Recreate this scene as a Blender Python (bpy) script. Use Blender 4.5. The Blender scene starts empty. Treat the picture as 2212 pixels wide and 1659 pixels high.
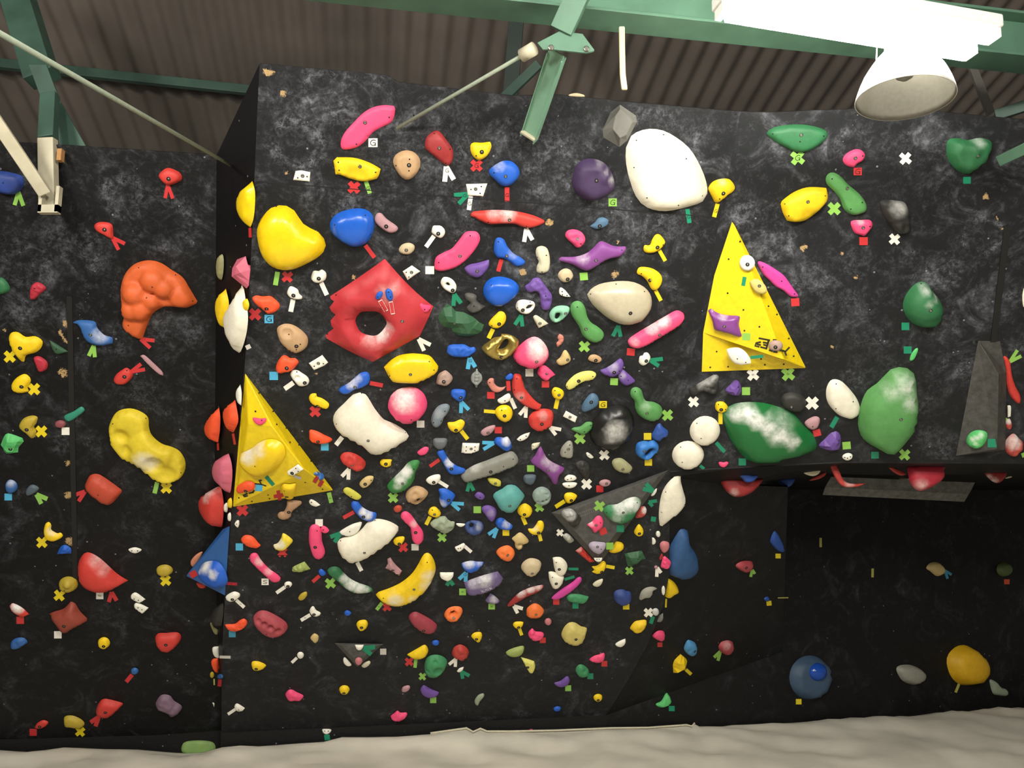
# Bouldering gym: overhanging black plywood walls with holds, volumes and tape marks under a corrugated roof.
import bpy, bmesh, math
import numpy as np
from mathutils import Vector, Matrix, noise
from mathutils.geometry import delaunay_2d_cdt
from mathutils.bvhtree import BVHTree

# wall frames: origin, right, up, outward normal (metres); everything mounted on a wall is given in that wall's own millimetres
D = {'cam':[0,0,1.95],'pitch':0.14486232791552936,'FR':{'mid':[[-0.3249,4.3964,2.5379],[0.9918,0.1281,-0.0],[0.0723,-0.56,0.8253],[0.1057,-0.8185,-0.5646]],'left':[[-2.3106,4.5875,2.2943],[0.9873,0.1588,-0.0],[0.0819,-0.5095,0.8566],[0.136,-0.8457,-0.5161]],'right':[[1.773,4.094,3.0657],[0.9874,-0.1582,0.0],[-0.0866,-0.5401,0.8372],[-0.1325,-0.8266,-0.5469]],'side':[[-1.5227,4.2659,2.6472],[0.6498,-0.7601,0.0],[-0.1789,-0.153,0.9719],[-0.7387,-0.6316,-0.2354]],'cave':[[1.7579,5.6727,1.5676],[0.8905,0.4549,-0.0],[0.2539,-0.4971,0.8297],[0.3774,-0.7389,-0.5582]],'back':[[2.9748,6.7286,0.4686],[0.9511,0.3089,-0.0],[0.0,0.0,1.0],[0.3089,-0.9511,0.0]],'kickc':[[-0.6623,5.8204,0.3606],[0.9928,0.1199,-0.0],[0.0,0.0,1.0],[0.1199,-0.9928,0.0]],'kickl':[[-2.7188,5.6926,0.3358],[0.9865,0.1639,-0.0],[0.0,0.0,1.0],[0.1639,-0.9865,0.0]],'volr_main':[[1.2035,4.2371,2.906],[0.8935,-0.449,0.0],[-0.22,-0.4379,0.8717],[-0.3914,-0.7789,-0.49]],'volr_low':[[1.2004,4.3418,2.7484],[0.8843,-0.467,0.0],[-0.2433,-0.4607,0.8535],[-0.3986,-0.7547,-0.5211]],'voll_main':[[-1.4311,4.3897,2.2086],[0.9804,-0.197,0.0],[-0.1148,-0.5713,0.8127],[-0.1601,-0.7968,-0.5827]],'voll_top':[[-1.3779,4.2466,2.4372],[0.9876,-0.1569,0.0],[-0.0479,-0.3018,0.9522],[-0.1494,-0.9404,-0.3056]],'voll_low':[[-1.2911,4.5889,1.9972],[0.9341,0.357,-0.0],[0.3214,-0.8409,0.4353],[0.1554,-0.4066,-0.9003]],'voll_right':[[-1.1565,4.4408,2.1571],[0.1575,0.9875,-0.0],[-0.4746,0.0757,0.8769],[0.866,-0.1381,0.4806]],'vold':[[0.5698,4.9148,1.8526],[0.992,0.1263,-0.0],[0.0708,-0.5559,0.8282],[0.1046,-0.8216,-0.5604]],'vols':[[-0.9936,5.3499,0.9823],[0.9919,0.1273,-0.0],[0.0716,-0.5582,0.8266],[0.1052,-0.8199,-0.5627]],'volb_main':[[-1.7932,4.9177,1.5669],[0.8962,-0.4437,0.0],[-0.1938,-0.3915,0.8995],[-0.3991,-0.8062,-0.4369]],'wedgel':[[2.561,4.3666,2.4058],[0.7612,-0.6485,0.0],[-0.31,-0.3638,0.8784],[-0.5696,-0.6686,-0.478]],'redface':[[-0.317,4.335,2.4956],[0.9918,0.1281,-0.0],[0.0723,-0.56,0.8253],[0.1057,-0.8185,-0.5646]],'hang0':[[1.4379,5.0458,2.0363],[1.0,0.0,0.0],[0.0,0.0,1.0],[0.0,-1.0,0.0]],'hang1':[[1.4487,4.928,2.0977],[1.0,0.0,0.0],[0.0,0.0,1.0],[0.0,-1.0,0.0]],'hang2':[[1.8572,5.4445,2.069],[1.0,0.0,0.0],[0.0,0.0,1.0],[0.0,-1.0,0.0]],'hang3':[[1.8837,5.0386,2.1248],[1.0,0.0,0.0],[0.0,0.0,1.0],[0.0,-1.0,0.0]],'hang4':[[1.9801,5.1801,2.0996],[1.0,0.0,0.0],[0.0,0.0,1.0],[0.0,-1.0,0.0]],'hang5':[[1.9984,4.8162,2.0869],[1.0,0.0,0.0],[0.0,0.0,1.0],[0.0,-1.0,0.0]],'hang6':[[2.4741,4.7862,2.0961],[1.0,0.0,0.0],[0.0,0.0,1.0],[0.0,-1.0,0.0]],'hang7':[[2.3335,4.8568,2.1246],[1.0,0.0,0.0],[0.0,0.0,1.0],[0.0,-1.0,0.0]],'hang8':[[2.6872,5.503,2.0844],[1.0,0.0,0.0],[0.0,0.0,1.0],[0.0,-1.0,0.0]],'hang9':[[2.7055,4.8724,2.144],[1.0,0.0,0.0],[0.0,0.0,1.0],[0.0,-1.0,0.0]],'hang10':[[3.1149,5.1615,2.1046],[1.0,0.0,0.0],[0.0,0.0,1.0],[0.0,-1.0,0.0]],'hang11':[[3.4029,5.4928,2.1059],[1.0,0.0,0.0],[0.0,0.0,1.0],[0.0,-1.0,0.0]]},'WALL':{'mid':[[-942,1653],[-374,1640],[-325,1613],[221,1585],[422,1604],[768,1591],[1347,1580],[1331,-499],[1351,-643],[1400,-956],[1454,-1289],[1454,-1560],[1401,-1885],[1306,-2224],[1196,-2558],[-1463,-2597],[-1414,-2037],[-1361,-1573],[-1302,-1108],[-1232,-647],[-1161,-164],[-1104,225],[-1050,660],[-998,1148],[-966,1446]],'left':[[-676,1624],[-218,1636],[-26,1637],[674,1637],[618,725],[542,-466],[512,-1340],[485,-2247],[65,-2264],[-1369,-2232]],'right':[[-575,928],[-460,915],[-24,900],[319,865],[610,816],[1714,640],[2171,-1105],[1038,-1081],[63,-1067],[-511,-1097],[-923,-1123]],'cave':[[-1090,673],[-1073,630],[-642,581],[-66,566],[665,-950],[-823,-1375],[-758,-1054],[-711,-721],[-715,-396],[-773,-121],[-911,216]],'back':[[-2417,-42],[-911,311],[-1006,1685],[-778,1687],[5267,1722],[4681,-1049],[-2421,-246]]},'SIDE':[[-1.1397,3.3501,3.9022],[-1.178,3.4631,3.7312],[-1.2315,3.626,3.4851],[-1.3189,3.8922,3.0828],[-1.4032,4.1289,2.7237],[-1.4878,4.3396,2.4025],[-1.5936,4.6011,2.0036],[-1.6965,4.8503,1.6231],[-1.7889,5.1028,1.2397],[-1.8745,5.356,0.8567],[-1.9641,5.6631,0.3947]],'SIDE2':[[-1.5105,3.8606,3.6964],[-1.5503,3.9963,3.4635],[-1.5938,4.1453,3.2078],[-1.6411,4.3162,2.9152],[-1.6937,4.4972,2.6047],[-1.7496,4.6896,2.2747],[-1.8137,4.9108,1.8954],[-1.8665,5.1324,1.5183],[-1.9151,5.3513,1.1467],[-1.9616,5.5651,0.7842],[-2.0156,5.8093,0.3697]],'LIP':[[0.9586,4.8464,2.1259],[1.363,4.7672,2.1477],[1.9276,4.6601,2.1728],[2.8915,4.5136,2.1606],[4.0122,4.3475,2.1403]],'CAVT':[[0.9625,4.8714,2.0904],[1.3336,5.0915,2.0501],[2.1779,6.4698,2.0364],[4.632,7.2667,2.0388],[7.8165,8.3009,2.0467]],'KC':[[-1.9641,5.6631,0.3947],[0.676,5.982,0.4267]],'KL':[[-3.8446,5.5073,0.3826],[-2.4319,5.7511,0.3554],[-2.0156,5.8093,0.3697]],'VOL':{'volr':{'v':[[1.1461,3.9756,3.3877],[1.0862,4.1464,3.1439],[1.0609,4.3307,2.8712],[1.0769,4.4604,2.671],[1.6342,4.3674,2.6769],[1.1851,4.0948,3.1468],[1.2842,4.1189,3.0295],[1.4635,4.2343,2.7028]],'f':[[0,1,5],[0,5,6],[1,2,7,6,5],[0,6,7,4],[2,3,4,7]],'n':[-0.1325,-0.8266,-0.5469]},'voll':{'v':[[-1.4227,4.1965,2.6134],[-1.0376,4.664,2.007],[-1.6131,4.6556,1.9114],[-1.4235,4.2802,2.3562],[-1.2875,4.2632,2.3421],[-1.1444,4.3953,2.1222],[-1.2227,4.4469,2.0731],[-1.5823,4.6257,1.9274]],'f':[[0,3,4],[0,4,5,1],[3,7,6,5,4],[7,2,1,5,6],[0,2,7,3]],'n':[0.1057,-0.8185,-0.5646]},'vold':{'v':[[0.2402,4.9228,1.8757],[0.9459,4.8377,2.1312],[0.5553,5.1934,1.5421],[0.2907,4.8705,1.8654],[0.8801,4.79,2.0936],[0.5385,5.0839,1.5988]],'f':[[3,4,5],[0,1,4,3],[1,2,5,4],[2,0,3,5]],'n':[0.1057,-0.8185,-0.5646]},'vols':{'v':[[-1.1432,5.3213,1.0386],[-0.8374,5.3706,1.0243],[-1.0185,5.4592,0.862],[-1.1003,5.3034,1.0302],[-0.8714,5.3412,1.0178],[-1.0092,5.4052,0.8989]],'f':[[3,4,5],[0,1,4,3],[1,2,5,4],[2,0,3,5]],'n':[0.1057,-0.8185,-0.5646]},'volb':{'v':[[-1.7204,4.8122,1.7787],[-2.0352,5.0912,1.4832],[-1.7552,5.0035,1.3739],[-1.6474,4.7185,1.8012],[-1.9771,5.0312,1.5256]],'f':[[3,2,4],[4,2,1],[0,3,4],[0,4,1]],'n':[-0.7387,-0.6316,-0.2354]},'wedge':{'v':[[2.4811,4.1602,2.7897],[2.5882,4.1465,2.7845],[2.6647,4.2381,2.6275],[2.7748,4.4838,2.2293],[2.5268,4.5437,2.1988],[2.5758,4.1636,2.6107],[2.6749,4.396,2.2289]],'f':[[0,1,2,5],[0,5,6,4],[5,2,3,6],[4,6,3]],'n':[-0.1325,-0.8266,-0.5469]},'nut':{'v':[[0.5209,3.6062,3.8379],[0.6019,3.6422,3.8009],[0.6098,3.66,3.7765],[0.5662,3.7061,3.7015],[0.53,3.7201,3.6745],[0.4475,3.6857,3.7089],[0.4416,3.665,3.7377],[0.477,3.622,3.8069],[0.5153,3.5706,3.7972],[0.5721,3.6001,3.7645],[0.5791,3.6114,3.7492],[0.5541,3.6412,3.7008],[0.5232,3.6459,3.6881],[0.4864,3.6193,3.7202],[0.4861,3.6163,3.7247],[0.4945,3.5867,3.7697]],'f':[[8,9,10,11,12,13,14,15],[0,1,9,8],[1,2,10,9],[2,3,11,10],[3,4,12,11],[4,5,13,12],[5,6,14,13],[6,7,15,14],[7,0,8,15]],'n':[0.1057,-0.8185,-0.5646]}},'LOGO':{'volr':['volr_main',4.5,[[[124.4,-102.1],[176.2,-118.6]],[[171.7,-120.1],[153.2,-166.4]],[[143.3,-127.9],[166.5,-134.9]],[[153.5,-163.6],[127.1,-153.4]],[[143.0,-141.4],[160.6,-147.8]],[[128.3,-124.6],[106.0,-127.4],[97.8,-144.0],[117.3,-150.6]],[[110.3,-135.5],[126.4,-140.8]],[[236.4,-186.9],[251.2,-189.6],[271.8,-169.5]],[[247.8,-189.3],[251.5,-210.7]],[[222.4,-177.4],[247.1,-187.8]],[[196.5,-119.5],[209.7,-121.7]],[[191.0,-186.2],[206.3,-189.5]],[[169.7,-174.7],[183.7,-181.7]]]],'voll':['voll_main',4.5,[[[-133.6,-284.8],[-106.5,-272.1]],[[-132.6,-286.5],[-131.6,-294.0],[-109.8,-287.1]],[[-92.7,-269.3],[-66.9,-264.1]],[[-70.6,-264.1],[-57.2,-251.5]],[[-5.8,-185.8],[-1.2,-209.6],[22.6,-219.9]],[[-42.9,-204.9],[-1.2,-209.6]],[[-7.5,-184.7],[6.4,-182.5]]]],'vold':['vold',1.0,[[[-170.7,19.1],[-79.9,61.6]],[[-165.4,-5.4],[-74.5,37.2]],[[-157.2,23.4],[-150.2,-2.4]],[[-145.8,28.2],[-139.4,2.5]],[[-133.6,34.3],[-126.5,8.0]],[[-121.4,40.4],[-114.3,14.7]],[[-109.2,46.4],[-102.0,20.2]],[[-96.9,52.5],[-89.8,26.9]],[[-84.7,58.5],[-77.6,32.9]]]]},'VS':{'volr':[[[1.193,4.013,3.289],[-0.25,-0.86,-0.44]],[[1.147,4.076,3.213],[-0.4,-0.79,-0.46]],[[1.16,4.167,3.052],[-0.39,-0.78,-0.49]],[[1.245,4.181,2.963],[-0.39,-0.78,-0.49]],[[1.363,4.127,2.97],[-0.25,-0.86,-0.44]],[[1.409,4.136,2.927],[-0.25,-0.86,-0.44]],[[1.331,4.194,2.873],[-0.39,-0.78,-0.49]],[[1.262,4.236,2.861],[-0.39,-0.78,-0.49]],[[1.48,4.178,2.805],[-0.25,-0.86,-0.44]],[[1.514,4.213,2.716],[-0.25,-0.86,-0.44]],[[1.145,4.382,2.773],[-0.13,-0.83,-0.55]],[[1.388,4.372,2.729],[-0.13,-0.83,-0.55]],[[1.413,4.388,2.699],[-0.13,-0.83,-0.55]],[[1.513,4.372,2.699],[-0.13,-0.83,-0.55]],[[1.12,4.439,2.693],[-0.13,-0.83,-0.55]],[[1.217,4.423,2.694],[-0.13,-0.83,-0.55]]],'voll':[[[-1.377,4.251,2.422],[-0.15,-0.94,-0.31]],[[-1.301,4.31,2.428],[0.86,-0.37,0.34]],[[-1.276,4.302,2.356],[0.86,-0.37,0.34]],[[-1.242,4.368,2.342],[0.86,-0.37,0.34]],[[-1.334,4.326,2.269],[-0.16,-0.8,-0.58]],[[-1.215,4.358,2.263],[0.86,-0.37,0.34]],[[-1.184,4.423,2.253],[0.86,-0.37,0.34]],[[-1.158,4.491,2.049],[0.16,-0.33,-0.93]],[[-1.387,4.571,1.98],[0.16,-0.33,-0.93]],[[-1.395,4.626,1.959],[0.16,-0.33,-0.93]],[[-1.495,4.625,1.943],[0.16,-0.33,-0.93]],[[-1.56,4.595,1.964],[-0.16,-0.8,-0.58]],[[-1.363,4.251,2.521],[0.86,-0.37,0.34]],[[-1.127,4.476,2.166],[0.86,-0.37,0.34]],[[-1.091,4.625,2.012],[0.16,-0.33,-0.93]]]},'BLOB':{'mid':[[-796,1309,105,0.9,30,0],[-660,1555,85,0.6,25,0],[-471,1506,129,0.5,47,0],[14,1310,134,0.5,0,0],[-78,1392,155,0.35,0,0],[-320,1378,132,0.4,0,0],[-231,1318,111,0.45,0,0],[380,1296,136,0.7,0,0],[464,1378,135,0.5,0,0],[257,1389,112,0.3,0,0],[515,1224,103,0.55,0,0],[884,1533,90,0.5,0,0],[1026,1520,90,0.45,0,0],[1131,1460,103,0.4,0,0],[414,1173,138,0.5,0,0],[-407,1087,136,0.4,0,0],[-564,1023,102,0.6,0,0],[-697,1051,101,0.4,0,0],[-90,1103,137,0.4,0,0],[28,1016,139,0.3,0,0],[795,979,143,0.5,0,0],[904,910,120,0.45,0,0],[660,1092,94,0.45,0,0],[1012,1013,119,0.45,0,0],[1131,1042,107,0.4,0,0],[-783,545,142,0.35,0,0],[-1002,734,46,0.5,0,0],[-999,1059,31,0.5,0,0],[-1044,511,37,0.5,0,0],[-694,394,145,0.25,0,0],[-66,440,123,0.25,0,0],[270,582,147,0.3,0,0],[508,693,122,0.35,0,0],[396,560,147,0.3,0,0],[763,651,123,0.25,0,0],[-1045,63,149,0.35,0,0],[-892,230,147,0.3,0,0],[-606,44,126,0.4,0,0],[-457,-66,102,0.3,0,0],[-258,192,125,0.3,0,0],[198,146,153,0.25,0,0],[711,-15,131,0.25,0,0],[862,275,128,0.2,0,0],[503,210,153,0.25,0,0],[84,-145,157,0.3,0,0],[-92,-329,159,0.3,0,0],[-275,-454,133,0.4,0,0],[-354,-549,107,0.35,0,0],[-721,-488,79,0.3,0,0],[-595,-743,108,0.25,0,0],[423,-417,108,0.3,0,0],[734,-479,137,0.2,0,0],[-189,-743,110,0.35,0,0],[91,-879,140,0.15,0,0],[-866,-874,109,0.25,0,0],[-1056,-940,136,0.2,0,0],[-521,-1405,86,0.35,0,0],[-1047,-1251,84,0.35,0,0],[284,-1271,102,0.5,0,0],[383,-1422,118,0.2,0,0],[-783,-1624,70,0.35,0,0],[-407,-1333,115,0.15,0,0],[611,-1984,187,0.12,0,0],[128,-1686,90,0.12,0,0],[-769,1436,151,0.35,0,0],[-494,1347,154,0.3,0,0],[-363,1246,134,0.35,0,0],[-579,1406,130,0.4,0,0],[448,987,21,0.9,0,1],[333,719,21,0.9,0,1],[824,725,22,0.9,0,1],[818,901,16,0.9,0,1],[-538,659,16,0.9,0,1],[-844,1528,17,0.9,0,1],[-769,1534,10,0.9,0,1],[-845,1170,13,0.9,0,1],[-904,1629,29,0.9,0,1],[-752,108,12,0.9,0,1]],'left':[[210,1398,95,0.6,28,0],[326,1440,28,0.6,0,0],[0,1110,121,0.5,0,0],[380,1276,145,0.4,48,0],[-299,1046,144,0.35,0,0],[-132,1128,96,0.4,0,0],[-297,897,146,0.35,0,0],[-364,741,98,0.45,0,0],[164,917,74,0.45,19,0],[309,686,101,0.4,0,0],[499,639,61,0.5,0,0],[480,719,76,0.3,0,0],[85,598,101,0.5,0,0],[-248,924,73,0.4,24,0],[-276,-33,79,0.3,0,0],[-106,-61,80,0.35,0,0],[175,266,157,0.3,0,0],[368,183,79,0.3,0,0],[192,-400,83,0.3,0,0],[45,-305,82,0.2,0,0],[-503,-432,81,0.3,27,0],[-580,-623,82,0.25,0,0],[93,-628,84,0.2,0,0],[413,-664,45,0.4,0,0],[-179,-1210,116,0.15,0,0],[145,-1291,47,0.3,17,0],[-178,172,78,0.3,0,0],[425,271,31,0.5,0,0],[348,873,100,0.25,0,0],[-381,1091,119,0.3,0,0],[-155,696,24,0.9,0,1],[6,859,14,0.9,0,1],[-462,646,17,0.9,0,1],[-249,-153,24,0.9,0,1],[-275,-369,27,0.9,0,1],[-301,-691,33,0.9,0,1],[-202,412,30,0.9,0,1],[-174,603,20,0.9,0,1],[-192,642,20,0.9,0,1]],'right':[[-456,173,73,0.9,24,0],[-343,267,96,0.55,0,0],[-510,374,96,0.5,0,0],[-559,449,95,0.6,0,0],[-39,738,68,0.6,22,0],[-346,759,114,0.3,0,0],[197,722,135,0.25,0,0],[227,643,90,0.3,0,0],[463,617,112,0.3,0,0],[347,350,93,0.25,23,0],[622,241,93,0.6,23,0],[263,113,107,0.35,0,0],[472,54,107,0.6,0,0],[362,34,96,0.4,0,0],[-167,58,147,0.35,0,0],[-296,-171,151,0.35,0,0],[-103,-178,125,0.3,0,0],[35,124,96,0.4,0,0],[-19,-50,123,0.3,0,0],[610,-472,100,0.55,0,0],[485,-226,122,0.3,0,0],[146,-321,125,0.3,0,0],[231,-461,101,0.3,0,0],[93,-541,77,0.35,0,0],[-426,-556,104,0.25,0,0],[-177,-534,51,0.4,0,0],[525,-928,104,0.4,0,0],[631,-989,105,0.45,0,0],[448,-692,102,0.25,0,0],[459,-579,101,0.25,0,0],[825,-86,71,0.4,0,0],[898,-399,98,0.4,0,0],[-621,-975,109,0.3,0,0],[-757,-726,80,0.2,0,0],[56,390,70,0.3,0,0],[182,453,92,0.2,0,0],[-236,225,21,0.9,0,1],[-42,185,16,0.9,0,1],[614,439,18,0.9,0,1],[-48,-342,15,0.9,0,1],[41,54,17,0.9,0,1],[684,331,13,0.9,0,1],[725,271,13,0.9,0,1]]},'ST':{'ceil':[[-2.9053,5.7919,5.1974],[0.9855,0.1699,-0.0001],[-0.1786,0.9399,-0.291],[0.0494,-0.2868,-0.9567]],'ceil_corners':[[-3.4951,4.3025,5.6134],[5.1381,4.6896,5.943],[8.2153,7.9673,5.1193],[-5.5871,7.3465,4.5929]],'purlin':[[-4.0068,5.5026,5.175],[-1.7252,5.9678,5.1533]],'purlin2':[[-0.3565,5.3402,5.4121],[5.2227,6.52,5.3464]],'rod1':[[-1.3558,1.8462,3.1494],[-1.3967,3.7466,3.594]],'rod2':[[0.0844,3.0653,3.798],[-0.5437,3.5567,3.693]],'beam':[[-1.2758,2.9633,4.1644],[3.8487,3.8466,4.1641]],'leg':[[0.2975,3.0063,4.0642],[0.2078,3.0916,3.8954],[0.1901,3.1318,3.8276],[0.0815,3.5776,3.6682]],'gusset':[[0.1991,3.082,3.8913],[0.2947,3.0838,3.8792],[0.3437,3.0944,3.8064],[0.3388,3.0951,3.8016],[0.307,3.0962,3.7943],[0.2825,3.096,3.7958],[0.2555,3.0955,3.7992],[0.1697,3.0941,3.8089],[0.1281,3.0941,3.8089],[0.106,3.0896,3.8394]],'strap':[[0.4823,3.2367,4.0087],[0.4843,3.2549,3.8839],[0.4863,3.2667,3.8033],[0.4945,3.2767,3.7349]],'tube':[[0.7499,2.5325,3.6403],[1.7357,2.7392,3.6088]],'bell':[[1.4799,2.8136,3.4454],[1.5311,2.808,3.6221]],'bellr':0.1744186046511628,'wire':[[1.3705,2.7693,3.6103],[1.3618,2.7793,3.5417]],'frame':{'rafter':[[-2.8991,4.2084,4.968],[-2.5645,4.0637,4.2284]],'col':[[-2.3499,3.7953,3.9897],[-2.3034,3.7331,3.7235]],'colw':[[-2.3034,3.7331,3.7235],[-2.2849,3.7656,3.3618]],'brace':[[-2.4272,3.3163,3.8094],[-2.2442,3.6908,3.3899]],'block':[[-2.2278,3.7261,3.6331]],'gus':[[-2.5129,3.8571,4.1899],[-2.4214,3.8571,4.1899],[-2.354,3.8831,4.0112],[-2.2168,3.9179,3.7731],[-2.354,3.9179,3.7731],[-2.3685,3.8856,3.9946],[-2.4455,3.8831,4.0112]]},'diag':[[0.1681,4.5643,4.6067],[-0.061,4.6898,4.4394]],'post':[[0.037,4.88,5.2138],[-0.0123,4.9711,4.5888]],'rdiag':[[2.653,4.2856,4.4387],[2.8255,4.4206,4.2062]],'rleg':[[2.3405,3.209,3.5059],[2.3241,3.5573,3.5431]],'rleg2':[[2.8912,3.9359,4.0653],[2.6403,4.0929,4.0282]],'stripe':[[2.4731,3.8199,3.3049],[2.5568,4.1518,2.783]],'seams':[[[-2.3585,4.1314,3.0252],[-2.689,5.0263,1.4715]]],'seamc':[[[-1.2072,3.6437,3.4622],[1.0324,3.9701,3.4083]],[[-1.6924,4.8457,1.6288],[-0.3046,5.0457,1.5986]]],'ret':[[[0.9586,4.8464,2.1259],[0.9716,4.9298,2.0074],[0.994,5.1112,1.7487],[1.024,5.3042,1.4744],[1.0042,5.4563,1.2502],[0.9286,5.6313,0.9824],[0.8094,5.8094,0.702],[0.676,5.982,0.4267]],[[0.9578,4.8423,2.1258],[0.9736,4.9397,2.0075],[1.0017,5.1508,1.7471],[1.0388,5.3809,1.4676],[1.0204,5.5443,1.239],[0.9412,5.7075,0.9693],[0.8153,5.8521,0.6928],[0.676,5.982,0.4267]]],'ret2':[[[1.8411,5.356,2.043],[2.1088,6.4473,0.7795]],[[2.2298,6.4866,2.0626],[2.1088,6.4473,0.7795]]],'panel':[[2.1077,5.3412,2.0519],[3.0567,5.3466,2.0153],[3.0105,5.3577,1.9391],[2.0676,5.351,1.9848]],'mat':[[-3.8191,5.4794,0.3334],[-3.3817,5.5521,0.3235],[-3.2134,5.5801,0.3037],[-3.1018,5.5986,0.3099],[-2.9898,5.6172,0.322],[-2.7311,5.6602,0.2977],[-2.5277,5.694,0.2849],[-2.3506,5.7234,0.2614],[-2.2317,5.7432,0.2466],[-2.1129,5.7629,0.2467],[-1.9437,5.6353,0.3168],[-1.8247,5.6497,0.3244],[-1.7043,5.6643,0.3143],[-1.4628,5.6934,0.3237],[-1.2798,5.7155,0.3294],[-1.1576,5.7303,0.3552],[-0.9716,5.7528,0.3489],[-0.7842,5.7754,0.3456],[-0.5639,5.802,0.3535],[-0.4053,5.8212,0.3696],[-0.3159,5.832,0.3789],[-0.2708,5.8374,0.3529],[-0.2196,5.8436,0.3727],[-0.1745,5.8491,0.3528],[-0.0194,5.8678,0.3477],[0.3068,5.9072,0.3431],[0.7049,5.9599,0.3444],[0.9832,6.0503,0.3233],[1.2342,6.1318,0.3175],[1.2779,6.146,0.3169],[1.3214,6.1601,0.3035],[1.3442,6.1675,0.3242],[1.3804,6.1793,0.3048],[1.5664,6.2397,0.2887],[1.6423,6.2643,0.2921],[2.1085,6.4157,0.2655],[2.7253,6.616,0.2443],[3.1581,6.7565,0.2187],[3.3784,6.8281,0.1716],[3.8385,6.9775,0.1327],[4.3226,7.1347,0.1218],[5.1432,7.4012,0.0848],[7.2363,8.081,-0.0224]]}}
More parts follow.
